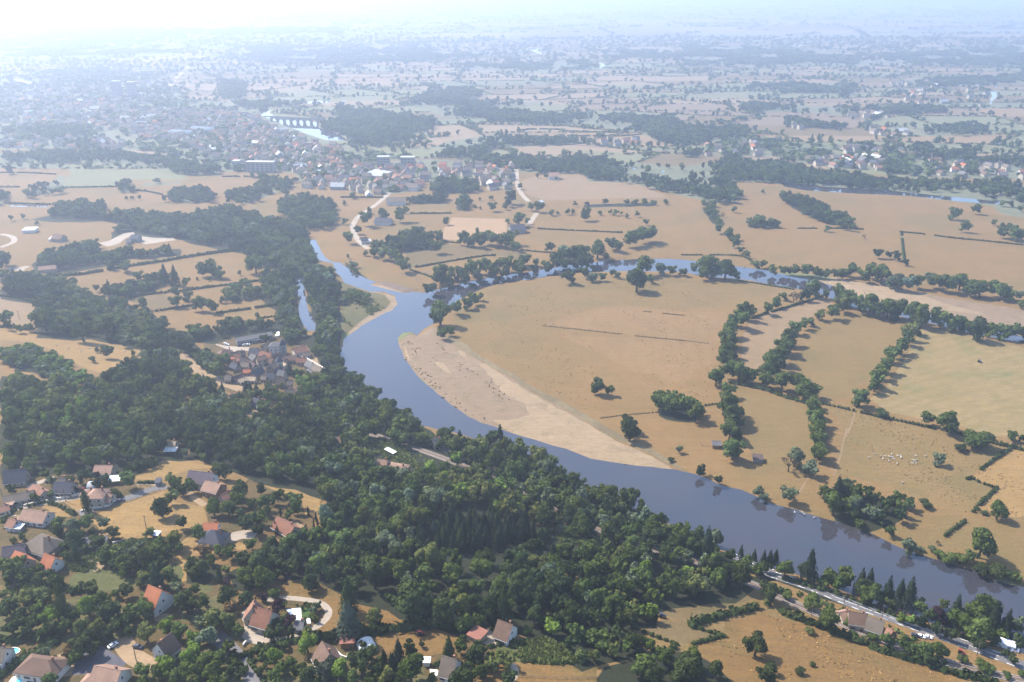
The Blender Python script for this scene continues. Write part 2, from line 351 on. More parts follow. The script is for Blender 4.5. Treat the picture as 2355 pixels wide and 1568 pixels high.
wood('garden trees in front of the brown gabled house', "a 830,1480 960,1420 1080,1380 1120,1290 1170,1250 1260,1200 1400,1180 1470,1260 1400,1300 1330,1330 1420,1430 1480,1500 1540,1580 830,1580", 'm3b2o2d2', 7.5, 9, floor='scrub_floor')
wood('trees at the bottom edge under the polytunnel', "b 100,1430 230,1400 400,1420 640,1390 760,1440 900,1420 1010,1420 1040,1500 1040,1580 60,1580 70,1480", 'm3d3o1b1', 7.5, 9, floor='scrub_floor')
wood('thicket in front of the golden hayfield', "a 590,760 700,720 860,700 1000,700 1080,740 1010,830 1000,890 800,900 740,890 640,880 590,840", 'm3d2o2s1', 6.5, 6, floor='scrub_floor')
wood('scrubby trees on the left edge', "a 0,800 150,800 330,860 420,900 400,960 180,950 0,940", 'm3d2s1', 7, 6, floor='scrub_floor')
wood('oaks between the lawn and the wood', "a 1130,800 1300,790 1330,880 1420,840 1562,780 b 60,680 340,640 420,740 300,880 180,890 60,900 a 1500,980 1430,960 1400,900 1290,900 1250,930 1130,920", 'm4d3', 9, 10)
wood('trees between the lane and the villa lawn', "a 1300,980 1430,960 1430,1100 1440,1150 1300,1150 1180,1200 1040,1180 1030,1060 1070,1000 1230,1050", 'm3d3o1', 8, 9, floor='scrub_floor')
far = dict(pal='m3d2', h=12)
wood('wood belt along the far side of the plain', "h 0,1040 200,1040 700,1030 1100,1060 1300,1100 1500,1140 1520,1190 1290,1190 1100,1140 700,1120 200,1100 0,1095", **far)
wood('angled copse in the far left fields', "h 130,1330 260,1290 380,1200 400,1160 480,1180 480,1220 430,1290 420,1320 180,1355", **far)
wood('small copse in the far left fields', "h 800,1300 800,1260 900,1230 925,1300 870,1315", **far)
wood('thin tree row in the far left fields', "h 930,1245 1150,1235 1200,1250 1290,1220 1290,1250 1150,1265 930,1272", sp=11, pal='m3d2', h=9)
wood('rounded wood in the far left fields', "h 1120,1370 1190,1300 1350,1290 1500,1320 1500,1370 1350,1395 1170,1390", **far)
wood('slanting wood strip behind the meadows', "h 1550,1310 1700,1290 1900,1220 2050,1220 2050,1270 1850,1350 1640,1415 1560,1380", **far)
wood('wide wood behind the left fields', "h 330,1410 480,1390 600,1370 720,1400 740,1450 900,1440 1200,1480 1400,1450 1560,1400 1700,1440 1880,1510 1920,1552 960,1552 800,1520 700,1500 560,1510 330,1505 210,1490 340,1460", **far)
wood('trees at the head of the narrow arm', "h 1900,1400 2000,1340 2100,1330 2200,1350 2300,1420 2330,1500 2250,1590 2060,1570 1960,1480", **far)
wood('trees at the far left edge', "h -60,1310 45,1330 30,1390 -60,1400", **far)
wood('wood across the river from the town', "i 0,760 450,750 640,800 640,880 480,920 620,960 600,1010 300,1010 60,980 40,900 0,900", **far)
wood('long dark wood on the far plain', "i 420,700 560,630 820,680 1000,740 1500,780 2280,790 2355,860 j 450,870 450,930 0,990 i 2190,960 2060,900 1700,850 1240,845 1000,810 700,790", **far)
wood('wooded river course behind the farm fields', "i 720,960 1100,900 1200,930 1400,940 1560,930 1700,960 1560,985 1060,1000 1000,1060 1200,1080 1600,1080 2000,1100 2355,1130 j 350,1080 600,1100 900,1160 1300,1200 1520,1230 1640,1230 2355,1250 2355,1480 2200,1450 2150,1400 1930,1370 1640,1340 1500,1305 1200,1290 700,1250 350,1230 410,1330 370,1370 240,1380 0,1330 i 2200,1290 2000,1240 1700,1230 1680,1180 1240,1170 960,1100 650,1060", **far)
wood('thick clipped-looking hedge wood by the lane', "i 465,1350 750,1345 750,1395 465,1395", sp=7, h=10, pal='d3', )
wood('copse beside the lane', "i 770,1370 880,1350 900,1430 790,1445", **far)
wood('garden trees of the far houses', "i 590,1270 700,1230 960,1250 960,1310 750,1330 600,1340", **far)
wood('long straight row behind the open field', "i 1570,1395 2260,1370 2260,1405 1570,1422", sp=8, h=9, pal='m3d2')
wood('narrow wood strip across the plain', "j 670,1320 800,1315 880,1360 1000,1420 1150,1490 1160,1552 1000,1540 870,1480 700,1400", **far)
wood('hedge wood running down to the river', "j 110,1395 180,1395 260,1500 270,1552 222,1552", sp=7, h=8, pal='m3')
wood('copse in the open plain', "j 430,1500 470,1485 600,1490 690,1520 690,1552 430,1552", **far)
for q in ("j 1570,860 1900,850 2050,840 2120,880 2100,910 1750,940 1560,920", "j 1550,1000 1720,970 1720,1040 1560,1050", "j 1850,1020 2060,1000 2050,1060 1850,1060",
          "j 1200,720 1820,720 1820,770 1350,780", "j 1110,960 1520,1000 1540,1040 1110,1020", "j 700,800 1130,850 1130,880 700,870", "j 400,700 1200,720 1190,790 900,760 420,760",
          "j 870,1030 1030,1010 1030,1090 880,1100", "j 1380,1110 1560,1110 1560,1190 1390,1190", "j 1940,1120 2040,1110 2040,1190 1940,1200", "j 500,1100 760,1080 760,1110 520,1130",
          "j 0,1020 150,1020 150,1060 0,1060", "j 1560,1060 2355,1090 2355,1120 1560,1085",
          "i 360,400 900,350 900,380 600,420 360,440", "i 850,430 1700,410 1760,450 1700,480 850,480", "i 560,570 900,600 1000,660 700,700 560,660", "i 800,690 1500,680 1500,720 800,730",
          "h 0,180 1300,190 2355,180 2355,240 1300,240 700,330 1250,300 1250,370 0,400", "h 1700,310 2000,290 2355,330 2355,440 1800,440 1700,400", "h 1500,520 1700,560 1680,690 1500,680", "h 1560,700 2100,650 2130,700 1850,745 1780,745",
          "h 130,870 400,860 660,870 660,930 370,940 130,920", "h 530,960 650,950 650,1020 530,1030", "h 2200,850 2355,700 i 100,760 60,900 h 2200,900",
          "i 0,290 700,330 700,400 0,470", "i 1700,340 2355,330 2355,400 1700,400", "j 0,300 700,330 1100,360 1100,440 0,450", "j 1000,380 1350,360 1900,340 2355,320 2355,460 1500,430 1000,440",
          "j 300,590 600,560 1200,560 1190,640 900,640", "j 1500,540 2355,500 2355,560 1700,600"):
    wood('woods on the hazy plain', q, **far)
VPOND = [pts(p) for p in PONDS]
TOWN = pts("h -50,560 500,470 1080,500 1250,640 1420,740 1780,770 1980,860 2200,960 2355,1000 i 140,1050 560,1090 800,1110 1060,1100 1200,1160 1170,1330 950,1240 560,1250 560,1290 420,1330 300,1350 0,1250 h 2100,1300 2040,1200 1880,1170 1520,1190 1480,1130 1100,1050 700,1020 0,1030")
TOWN2 = pts("j 150,1000 520,930 860,1000 1040,1000 1040,1060 900,1110 1380,1060 1580,1080 1900,1080 2355,1150 2355,1240 1640,1220 1300,1180 900,1140 620,1080 150,1080")
# -- ground patches
patch('ground', 'town_ground', '', raw=W(TOWN), step=60); patch('ground', 'town_ground', '', raw=W(TOWN2), step=60)
patch('ground', 'far_green', "h 430,1120 1000,1125 1290,1200 1280,1240 900,1240 800,1290 430,1290 490,1190", step=30)
patch('ground', 'far_green', "i 480,905 600,910 610,930 480,930", step=40)
patch('ground', 'far_green', "i 1580,1035 1700,1040 2100,1065 2100,1082 1700,1060 1580,1050", step=40)
patch('ground', 'straw_pale', "i 1240,1250 1330,1215 1500,1180 1690,1190 1720,1250 2000,1250 2260,1360 1400,1380 1250,1330", step=30)
patch('ground', 'ploughed', "i 740,1552 760,1500 1140,1510 1140,1552 f 1140,50 1080,105 690,105 715,0 1150,0", step=12)
patch('ground', 'straw_mown', "f 1400,690 1500,650 1780,570 2000,560 2355,600 g 300,600 300,850 250,950 100,1000 f 2355,1100 2000,1000 1800,900 1500,760 2355,795")
patch('ground', 'straw_olive', "g 960,1240 1180,1280 1420,1320 1650,1370 1960,1440 2355,1540 d 1562,140 1500,130 1300,265 1215,325 1390,378 1280,490 1240,540 960,480 900,440 700,370 500,310 400,300 470,0")
patch('ground', 'straw_olive', "g 370,1110 860,1240 880,1400 900,1560 d 250,200 230,330 100,300 c 1500,260 1450,150 g 450,1500 430,1300")
patch('ground', 'straw_pale', "g 480,640 740,560 960,500 1040,540 880,640 740,700 650,830 560,950 500,1000 400,960 420,760")
patch('ground', 'straw_olive', "g 1200,600 1560,670 1500,800 1400,900 1300,1050 1200,1100 1170,1200 960,1200 900,1080 740,1010 820,870 900,700 1050,640")
patch('ground', 'straw_olive', "f 980,450 1500,360 2355,370 g 600,420 800,460 700,540 400,560 f 2100,560 1800,560 1300,620 1000,760 800,800 780,620")
patch('ground', 'dull_pasture', "f 440,190 700,130 920,165 1240,190 1250,250 1050,200 750,240 540,285 480,290", 0.5)
patch('ground', 'dull_pasture', "j 1250,0 1250,0") if False else None
patch('ground', 'far_green', "j 1000,1150 1380,1170 1700,1210 1700,1240 1300,1200 1000,1165", step=30)
patch('ground', 'stubble', "g 1650,700 2000,765 2355,850 2500,870 2500,1500 2355,1470 2150,1455 1950,1400 1650,1340 1420,1290 1290,1200 1400,1130 1560,880")
patch('ground', 'straw_gold', "d 1240,320 1500,142 1750,180 1750,620 1562,560 1480,560 1290,510 1400,385 1300,350")
patch('ground', 'straw_orange', "d -20,1160 330,1240 560,1340 900,1460 1060,1500 1250,1620 -400,1620 -500,1300 c 850,1290 1290,1280 1300,1200 1562,1140")
patch('ground', 'straw_gold', "f 2010,1552 2355,1200 2355,1552") if False else None
patch('ground', 'garden', "a -60,250 560,225 800,280 850,420 560,560 640,700 740,720 960,700 1130,640 1270,590 1250,500 1380,430 1562,300 b 430,420 380,520 340,640 60,700 180,900 380,910 620,1040 720,1110 520,1300 700,1270 800,1330 720,1400 1300,1300 1562,1280 1562,1600 a -100,1600")
patch('ground', 'straw_gold', "a 545,560 760,480 920,430 1000,400 1060,470 1240,500 1270,590 1130,650 960,690 740,712 640,660 570,600")
patch('ground', 'straw_gold', "a 820,330 860,280 940,230 900,215 985,175 1090,180 1200,178 1345,232 1300,260 1150,270 1000,330 850,335")
patch('ground', 'straw_gold', "a 1410,260 1562,275 b 0,310 180,345 260,350 420,420 390,470 390,520 300,550 280,470 200,440 0,350 a 1500,320")
patch('ground', 'straw_gold', "a 1020,810 1100,720 1160,670 1230,710 1500,720 1500,760 1330,780 1180,800 1120,860 1160,940 1110,960")
patch('ground', 'straw_orange', "b 0,1000 60,960 200,915 270,960 300,990 420,1000 500,1010 620,1045 720,1070 840,1130 950,1195 900,1220 640,1240 400,1270 340,1250 440,1150 380,1070 160,1050 a 1500,1100 1430,1190 1440,1000 1380,960 1400,850 1300,850 1330,800 1440,840")
patch('ground', 'straw_orange', "b 730,1290 950,1250 1160,1245 1290,1300 1150,1390 1000,1420 760,1390")
patch('ground', 'straw_gold', "a 250,500 310,480 440,530 430,560 310,560 300,520"); patch('ground', 'straw_gold', "a 390,470 500,435 530,500 470,530")
patch('ground', 'meadow', "a 400,1000 440,905 600,870 700,895 820,910 835,990 700,1010 600,1020 480,1000", sm=1)
patch('ground', 'dull_pasture', "a -20,980 180,960 200,1010 60,1090 -20,1080"); patch('ground', 'meadow', "a 1190,980 1290,960 1300,1020 1210,1030", sm=1)
patch('ground', 'meadow', "a 1010,850 1100,840 1130,940 1040,960 980,900", sm=1)
patch('ground', 'dull_pasture', "c 870,1110 1100,1060 1370,1030 1480,1060 1300,1120 1100,1200 1030,1200 930,1160")
patch('ground', 'dull_pasture', "c 760,1240 930,1190 1080,1200 1290,1280 1100,1330 1000,1330")
patch('ground', 'meadow', "c -100,1330 200,1290 380,1370 400,1450 250,1460 -100,1440"); patch('ground', 'scrub_floor', "c 740,1400 900,1370 980,1400 900,1440 740,1440")
patch('ground', 'straw_orange', "c -200,1450 0,1460 250,1462 520,1455 515,1600 -200,1600")
patch('ground', 'scrub_floor', "b 610,140 700,120 712,55 860,80 1110,165 1310,262 1250,275 1100,250 1020,235 930,268 830,265 740,222 690,172")
patch('ground', 'straw_pale', "b 690,170 740,150 830,170 840,190 800,200 720,190", step=6)
patch('ground', 'garden', "e 1480,760 1600,740 1790,720 1950,700 1990,740 1960,800 2000,830 2150,830 2200,900 2250,1000 2160,1010 2080,1030 2060,1090 2040,1160 1960,1170 1900,1100 1750,1090 1650,1160 1560,1150 1500,1060 1530,960 1470,900 1400,830")
patch('ground', 'straw_pale', "e -60,480 0,490 250,525 275,590 230,690 100,690 0,655 -60,640")
patch('ground', 'straw_gold', "e -60,700 0,705 230,740 500,770 620,765 830,800 1000,850 900,935 730,1025 610,1000 480,930 400,880 220,815 0,790")
patch('ground', 'dull_pasture', "e 850,512 1140,467 1190,522 1185,560 1080,585 1020,570")
patch('ground', 'straw_gold', "e 1250,895 1300,920 1330,960 1310,960", step=6)
WOOD_AT = len(PATCH)
for w_ in WOODS:
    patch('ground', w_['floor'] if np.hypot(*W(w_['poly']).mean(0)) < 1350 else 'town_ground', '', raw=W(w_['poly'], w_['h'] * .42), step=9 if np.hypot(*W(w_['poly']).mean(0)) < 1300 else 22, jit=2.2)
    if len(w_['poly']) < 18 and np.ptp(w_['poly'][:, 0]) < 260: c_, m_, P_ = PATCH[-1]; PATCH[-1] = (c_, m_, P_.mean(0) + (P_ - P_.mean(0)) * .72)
patch('ground', 'straw', H_C1); patch('ground', 'straw_gold', H_C2, step=6); patch('ground', 'garden', H_FARM); patch('ground', 'straw_gold', H_SM); patch('ground', 'garden', H_AC)
patch('ground', 'scrub_floor', "f 0,380 100,430 190,455 300,470 370,490 385,545 340,600 230,640 110,720 20,780 0,790 e 2355,700")
# sand
SAND_MAIN = ("c 0,50 200,110 330,145 380,165 480,205 600,225 700,240 850,255 1000,272 950,240 850,190 740,140 640,100 540,45 480,0 f 1900,1500 1800,1440 1700,1370 1560,1290 1450,1230 1300,1150 1180,1060 1060,1000 940,930 850,870 760,815 690,760 640,700 545,745 520,768 480,742 400,800 "
             "388,780 400,840 430,920 500,1010 600,1110 700,1190 770,1250 870,1320 960,1365")
patch('sandbank', 'dry_bank', SAND_MAIN, 0.6, 8)
patch('sandbank', 'river_sand', "f 945,950 1000,960 1100,1030 1250,1130 1450,1240 1700,1370 1900,1500 c 480,0 540,45 640,100 740,140 850,190 950,240 1000,272 850,255 700,240 600,225 380,165 200,110 60,60 f 1100,1380 1040,1340 1150,1350 1300,1310 1270,1230 1150,1180 1080,1120 1050,1080", 1.6, 7)
for q in ("f 800,860 850,880 870,920 820,900", "f 640,940 700,950 760,1030 700,1000", "f 430,820 450,860 470,930 440,890"):
    patch('sandbank', 'river_sand', q, 1.2, 4)
patch('sandbank', 'river_sand', "g 940,365 1050,362 1200,395 1450,430 1700,480 1900,530 2355,630 2500,670 2500,810 2355,772 2000,690 1800,640 1600,592 1300,525 1060,432 950,392", 1.0, 10)
patch('sandbank', 'dry_bank', "g 1500,450 1800,500 2100,545 2355,590 2500,620 2500,760 2355,740 2000,660 1800,610 1600,560 1900,600 2100,620 1800,540 1700,500", 1.0, 10)
patch('sandbank', 'river_sand', "f 190,455 240,452 370,488 388,545 350,590 300,607 200,660 110,720 20,782 40,740 120,670 230,600 310,570 340,530 300,480", 1, 5)
patch('sandbank', 'river_sand', "f 165,400 300,415 440,465 445,485 380,470 260,440 190,425", .6, 4)
patch('ground', 'algae', "g 620,318 800,330 1000,355 1050,362 900,378 780,365 650,332", .5, 8)
patch('ground', 'algae', "f 385,790 400,745 440,705 520,662 600,625 640,635 640,655 560,690 520,745 470,745 420,780", .8, 5)
patch('ground', 'algae', "f 388,790 402,840 432,920 502,1008 602,1108 702,1188 772,1248 872,1318 962,1363 930,1362 860,1335 760,1270 690,1210 590,1130 490,1030 415,930 388,850", .8, 6)
patch('ground', 'algae', "c 325,143 380,165 480,205 600,226 560,232 470,215 380,180", .4, 4)
patch('ground', 'algae', "d 1350,930 1400,925 1480,945 1562,975 1562,992 1480,978 1370,948", .5, 5)
patch('ground', 'algae', "f 0,745 30,740 60,735 20,782 0,795", .5, 5)
patch('ground', 'ballast', "f 230,378 330,395 500,440 505,465 430,455 300,420 240,392", .4, 6)
patch('ground', 'verge', "f 640,695 690,755 760,812 850,868 940,928 1060,995 1180,1052 1300,1142 1450,1222 1560,1282 1700,1362 1800,1432 1900,1492 2010,1548 c 540,40 740,130 950,232 1100,290 960,210 760,100 f 1960,1470 1760,1350 1560,1240 1310,1110 1190,1030 1070,970 950,900 870,830 780,780 700,740", .8, 8)
for P_ in (river_w, side_w): PATCH.append(('river', 'river_water', P_))
PATCH.append(('river', 'river_water', farriv_w))
for P_ in pond_w: PATCH.append(('pond', 'river_water', P_))
# roads
MAIN_RD = road('road', 'asphalt', "c 1340,785 1450,835 1562,880 d 0,905 180,960 320,1010 460,1070 620,1130 900,1230 1180,1330 1350,1390 1562,1470 1900,1590", 8.5)
RAIL = road('railway', 'ballast', "v 650,850 d -4500,0" if False else "b 560,0 716,60 860,105 1110,190 1310,268 1500,330 c 0,385 300,540 700,720 1080,810 1562,1010 d 60,1045 250,1130 560,1260 830,1370 1080,1450 1562,1562 1900,1640", 7)
road('road', 'asphalt', "b 960,40 1020,80 1100,120 1180,170", 6)
RD_FAR = ["i 75,1560 110,1490 200,1440 290,1370 360,1300 385,1260 340,1235", "i 1290,1552 1345,1470", "i 1205,1165 1215,1310 1290,1390", "f 72,0 95,80 130,125 185,165", "h 1085,700 1160,600 1250,500 1330,430 1430,350",
          "i 890,1045 1030,1000", "j 1700,1165 1740,1100 1860,1110", "e 0,155 90,125 105,95 60,70 0,65", "e 60,300 130,310 190,285", "h 400,690 560,740", "h 90,545 260,585"]
for q in RD_FAR: road('road', 'gravel', q, 7 if q[0] != 'h' else 14)
for q, w_ in (("i 1060,1000 1130,980 1500,992 2230,1045 j 600,1090", 14), ("j 1040,1010 1700,1060 2355,1140", 14), ("h 2355,1090 i 0,1105 400,1110 800,1080", 14), ("h 1800,460 2355,500 i 600,545 1100,570 1600,590 j 0,645 900,690", 16)): road('railway', 'ballast', q, w_)
road('path', 'track_earth', "e 1200,835 1250,900 1330,980 1450,1060 1680,1140", 11)
road('path', 'straw_pale', "g 1180,1180 1190,1290 1170,1370 1110,1490 d 490,0 460,90 440,200 400,310", 1.3)
road('path', 'straw_pale', "d 245,320 215,370 190,410", 1.3)
road('road', 'asphalt', "l 1150,850 1330,790 1600,720 1750,660 2000,590 2200,500 2400,470 a 1010,372", 6)
road('road', 'gravel', "l 1990,420 2200,415 2400,440", 3)
road('road', 'gravel', "l 0,850 300,760 640,690 850,660 1100,620 1210,590", 5); road('road', 'gravel', "l 690,560 760,640", 6)
road('path', 'track_earth', "l 250,900 330,920", 10)
patch('path', 'gravel', "l 120,900 220,870 320,900 330,960 760,930 770,915 290,885", step=5)
road('path', 'gravel', "l 400,470 560,400 800,330", 4); road('path', 'track_earth', "l 640,600 600,690", 4)
road('path', 'track_earth', "a 1150,400 1185,445 1250,490", 4); road('path', 'gravel', "a 1380,700 1470,665 1562,670", 8)
road('path', 'track_earth', "a 480,800 560,840 610,880", 5)
road('path', 'asphalt_dark', "a 560,1520 600,1440 680,1385", 22)
road('path', 'track_earth', "a 735,1300 770,1360 820,1420 930,1475", 8)
patch('path', 'track_earth', "a 935,1175 1000,1150 1060,1155 1010,1195 950,1200", step=5)
road('path', 'track_earth', "a 380,1390 400,1440 370,1540", 8)
road('road', 'asphalt', "a 1300,1270 1380,1340 1440,1410 1500,1480 1580,1590", 7)
LOOP = road('path', 'gravel', "m 600,70 850,40 1050,50 1350,90 1470,150 1530,230 1520,310 1440,400 1330,480 1230,505", 3.2)
patch('path', 'gravel', "m 330,170 260,230 235,310 280,420 280,560 240,610 320,690 480,730 800,660 1110,610 1090,570 820,620 560,580 430,520 340,430 280,330 280,260 340,190", step=4)
patch('path', 'asphalt_dark', "m 1280,545 1400,530 1440,578 1300,580", step=4)
patch('lawn', 'lawn', "m 1125,200 1210,180 1280,310 1270,330 1130,330", step=4)
patch('path', 'gravel', "m 1930,640 2000,610 2230,760 2220,800 1960,790", step=4)
patch('path', 'ploughed', "b 220,575 280,605 348,662 330,690 290,650 235,600", step=4)
road('road', 'gravel', "b 1390,1255 1440,1290 1450,1320 1410,1345", 5); road('road', 'gravel', "c -20,1450 20,1480 20,1530 -10,1562", 3)
patch('path', 'gravel', "k 165,370 300,400 520,420 710,430 680,485 510,470 440,512 320,450 175,390", step=5); patch('path', 'gravel', "k 790,720 1000,650 1025,680 960,740 890,780 800,740", step=5)
patch('path', 'track_earth', "k 1470,560 1620,590 1760,580 1775,690 1900,780 1870,790 1700,690 1580,610", step=5)
patch('path', 'track_earth', "k 650,1460 870,1390 880,1420 790,1500 760,1555 690,1535", step=5); patch('path', 'gravel', "e 680,125 750,110 850,60 920,48 930,62 860,95 820,130 740,150", step=10)
patch('path', 'gravel', "e 960,75 1060,90 1200,90 1210,105 1000,135 940,110", step=10); patch('path', 'gravel', "e 60,295 190,285 160,318 100,315", step=8)

# bocage of fields beyond the hand-drawn ones: a jittered lattice of cells
HEDGES = []      # world segments with a hedge on them
def lattice(y0, y1, x0, x1, sx, sy, rot, cut, hp):
    nx = int((x1 - x0) / sx) + 1; ny = int((y1 - y0) / sy) + 1
    gx, gy = np.meshgrid(np.linspace(x0, x1, nx + 1), np.linspace(y0, y1, ny + 1))
    gx = gx + rng.uniform(-.36, .36, gx.shape) * sx + (np.arange(ny + 1) % 2)[:, None] * sx * .5; gy2 = gy + rng.uniform(-.3, .3, gy.shape) * sy
    gy2[0] = gy[0]; gy2[-1] = gy[-1]
    gx2 = gx + 120 * np.sin(gy2 / 900.); gy2 = gy2 + (gx2 * math.tan(rot)) * ((gy - y0) / (y1 - y0)) * (1 - (gy - y0) / (y1 - y0)) * 1.6
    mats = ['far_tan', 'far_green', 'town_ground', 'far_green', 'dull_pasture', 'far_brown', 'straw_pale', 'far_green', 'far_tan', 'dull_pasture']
    for j in range(ny):
        mid = 'far_tan'
        for i in range(nx):
            if i and random.random() < .25: pass
            else: mid = random.choice(mats)
            q = [np.array((gx2[a, b], gy2[a, b])) for a, b in ((j, i), (j, i + 1), (j + 1, i + 1), (j + 1, i))]
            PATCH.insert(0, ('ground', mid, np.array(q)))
            for a, b in ((0, 1), (0, 3)):
                if random.random() < hp: HEDGES.append((q[a], q[b]))
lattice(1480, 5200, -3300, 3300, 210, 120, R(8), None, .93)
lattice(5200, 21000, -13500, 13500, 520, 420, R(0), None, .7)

def build_ground():
    V = []; E = []
    def ring(P):
        n = len(V); k = len(P); V.extend([tuple(p) for p in P]); E.extend([(n + i, n + (i + 1) % k) for i in range(k)])
    ring(np.array([(-16000, -200), (16000, -200), (16000, 25000), (-16000, 25000)], float))
    for c, m_, P in PATCH: ring(P)
    extra = []
    xs, ys = np.meshgrid(np.arange(-560, 760, 14.), np.arange(120, 1000, 14.))
    P = np.stack([xs.ravel(), ys.ravel()], -1) + rng.uniform(-3, 3, (xs.size, 2)); extra.append(P)
    xs, ys = np.meshgrid(np.arange(-1400, 1400, 60.), np.arange(-150, 1500, 60.)); P = np.stack([xs.ravel(), ys.ravel()], -1)
    extra.append(P[~((P[:, 0] > -560) & (P[:, 0] < 760) & (P[:, 1] > 120) & (P[:, 1] < 1000))])
    for RW in (river_w, side_w):
        d = np.roll(RW, -1, 0) - np.roll(RW, 1, 0); d /= np.linalg.norm(d, axis=1)[:, None] + 1e-9; n = np.stack([-d[:, 1], d[:, 0]], -1)
        for s in (-1, 1):
            for off in (4.5, 9.0):
                Q = RW + n * s * off; dd = river_dist(Q); extra.append(Q[dd > off * .7])
    for Q in extra: V.extend([tuple(p) for p in Q])
    vo, eo, fo, ov, oe, of = delaunay_2d_cdt([Vector(p) for p in V], E, [], 0, 0.02, False)
    Vw = np.array([(p[0], p[1]) for p in vo]); Z = height(Vw)
    T = np.array([tuple(f) for f in fo]); C = Vw[T].mean(1); own = np.full(len(T), -1)
    order = np.argsort(C[:, 1]); Cs = C[order]
    for k, (c, m_, P) in enumerate(PATCH):
        P = np.asarray(P); i0, i1 = np.searchsorted(Cs[:, 1], (P[:, 1].min(), P[:, 1].max()))
        sub = order[i0:i1]; sub = sub[(C[sub, 0] >= P[:, 0].min()) & (C[sub, 0] <= P[:, 0].max())]
        if len(sub): own[sub[inside(C[sub], P)]] = k
    groups = {}
    for f, k in zip(T.tolist(), own.tolist()):
        cls, m_ = ('ground', 'straw') if k < 0 else PATCH[k][:2]
        groups.setdefault(cls, []).append((f, m_))
    for cls, L in groups.items():
        names = sorted({m_ for _, m_ in L}); ids = {m_: i for i, m_ in enumerate(names)}
        used = np.unique(np.array([i for f, _ in L for i in f])); remap = {int(u): i for i, u in enumerate(used)}
        V3 = [(Vw[u, 0], Vw[u, 1], Z[u]) for u in used]
        if cls == 'river' or cls == 'pond': V3 = [(x, y, min(z, 0) if cls == 'river' else z) for x, y, z in V3]
        Fc = [tuple(remap[i] for i in f) for f, _ in L]
        o = mesh_obj(cls, V3, Fc, names, fmat=[ids[m_] for _, m_ in L], smooth_=True)
        tag(o, kind='structure')
    return groups
build_ground()
# road markings along the main road: dashes on the centre line and both edges
def zline(P, dz=0.0): return np.column_stack([P, height(P) + dz])
def dashes(P, off, L, gap, w):
    d = np.gradient(P, axis=0); d /= np.linalg.norm(d, axis=1)[:, None]; n = np.stack([-d[:, 1], d[:, 0]], -1); Q = P + n * off
    s = np.concatenate([[0], np.cumsum(np.linalg.norm(np.diff(Q, axis=0), axis=1))]); mb = MB(); t = 0
    while t < s[-1] - L:
        a, m_, b = [np.array([np.interp(q, s, Q[:, 0]), np.interp(q, s, Q[:, 1])]) for q in (t, t + L / 2, t + L)]
        dd = (b - a) / np.linalg.norm(b - a); nn = np.array((-dd[1], dd[0])) * w / 2
        z = height(np.array([a, m_, b])) + .12
        mb.add([(*(a + nn), z[0]), (*(a - nn), z[0]), (*(m_ - nn), z[1]), (*(m_ + nn), z[1]), (*(b - nn), z[2]), (*(b + nn), z[2])], [(0, 1, 2, 3), (3, 2, 4, 5)]); t += L + gap
    return mb
mb = dashes(MAIN_RD, 0, 6, 1.2, .16)
for off in (-3.5, 3.5): m2 = dashes(MAIN_RD, off, 3.5, 3.5, .24); mb.add(m2.v, m2.f)
mb.obj('road_markings', ['white_paint'])['kind'] = 'structure'
mb = MB()
for off in (-2.9, -1.5, 1.5, 2.9):
    m2 = dashes(RAIL, off, 10, 0, .28); mb.add([(x, y, z + .14) for x, y, z in m2.v], m2.f)
tag(mb.obj('rails', ['rail_steel']), kind='structure')
# ---------------------------------------------------------------- vegetation
PAL = dict(m=(.062, .096, .024), d=(.034, .055, .018), b=(.105, .170, .030), o=(.090, .112, .034), s=(.100, .138, .082), p=(.036, .020, .030),
           f=(.022, .040, .022), u=(.050, .075, .058), y=(.150, .110, .050), t=(.13, .10, .055), h=(.27, .19, .085))
CNAME = dict(m='green', d='dark green', b='bright yellow-green', o='olive green', s='silvery grey-green', p='dark purple-leaved', f='very dark green', u='blue-green', y='dry brownish', t='bare brown', h='straw')
def leaf_mat(k):
    c = tuple(x * .84 for x in PAL[k]); m, nt, o = nodes_of('leaf_' + k)
    oi = N(nt, 'ShaderNodeObjectInfo'); at = N(nt, 'ShaderNodeAttribute'); at.attribute_name = 'tint'
    s = N(nt, 'ShaderNodeMath', operation='ADD'); nt.links.new(oi.outputs['Random'], s.inputs[0]); nt.links.new(at.outputs['Fac'], s.inputs[1])
    fr = mul(nt, s.outputs[0], 1.0, 'FRACT')
    g = N(nt, 'ShaderNodeNewGeometry').outputs['Position']
    n1 = noise(nt, g, .35, 2, .3, .7); n2 = noise(nt, g, .012, 2, .38, .62)
    lt = tuple(min(.4, x * 1.5 + .010) for x in c); warm = (c[0] * 1.7 + .01, c[1] * 1.25, c[2] * .9); dk = tuple(x * .62 for x in c)
    a = mixc(nt, fr, dk, lt); fr2 = mul(nt, mul(nt, fr, 7.31), 1.0, 'FRACT'); a = mixc(nt, mul(nt, fr2, .35), a, warm)
    a = mixc(nt, mul(nt, n1, .5), a, dk); a = mixc(nt, mul(nt, n2, .2), a, warm)
    df = N(nt, 'ShaderNodeBsdfDiffuse'); tr = N(nt, 'ShaderNodeBsdfTranslucent'); mx = N(nt, 'ShaderNodeMixShader'); mx.inputs[0].default_value = .22
    nt.links.new(a, df.inputs[0]); nt.links.new(mixc(nt, .5, a, (lt[0], lt[1] * 1.1, lt[2] * .6)), tr.inputs[0])
    nt.links.new(df.outputs[0], mx.inputs[1]); nt.links.new(tr.outputs[0], mx.inputs[2]); nt.links.new(mx.outputs[0], o.inputs[0])
for k in PAL: leaf_mat(k)
plain('bark', (.11, .085, .06), 1, .4, 2.0); plain('pale_bark', (.25, .21, .16), 1, .4, 2.0)
ICO_V = None
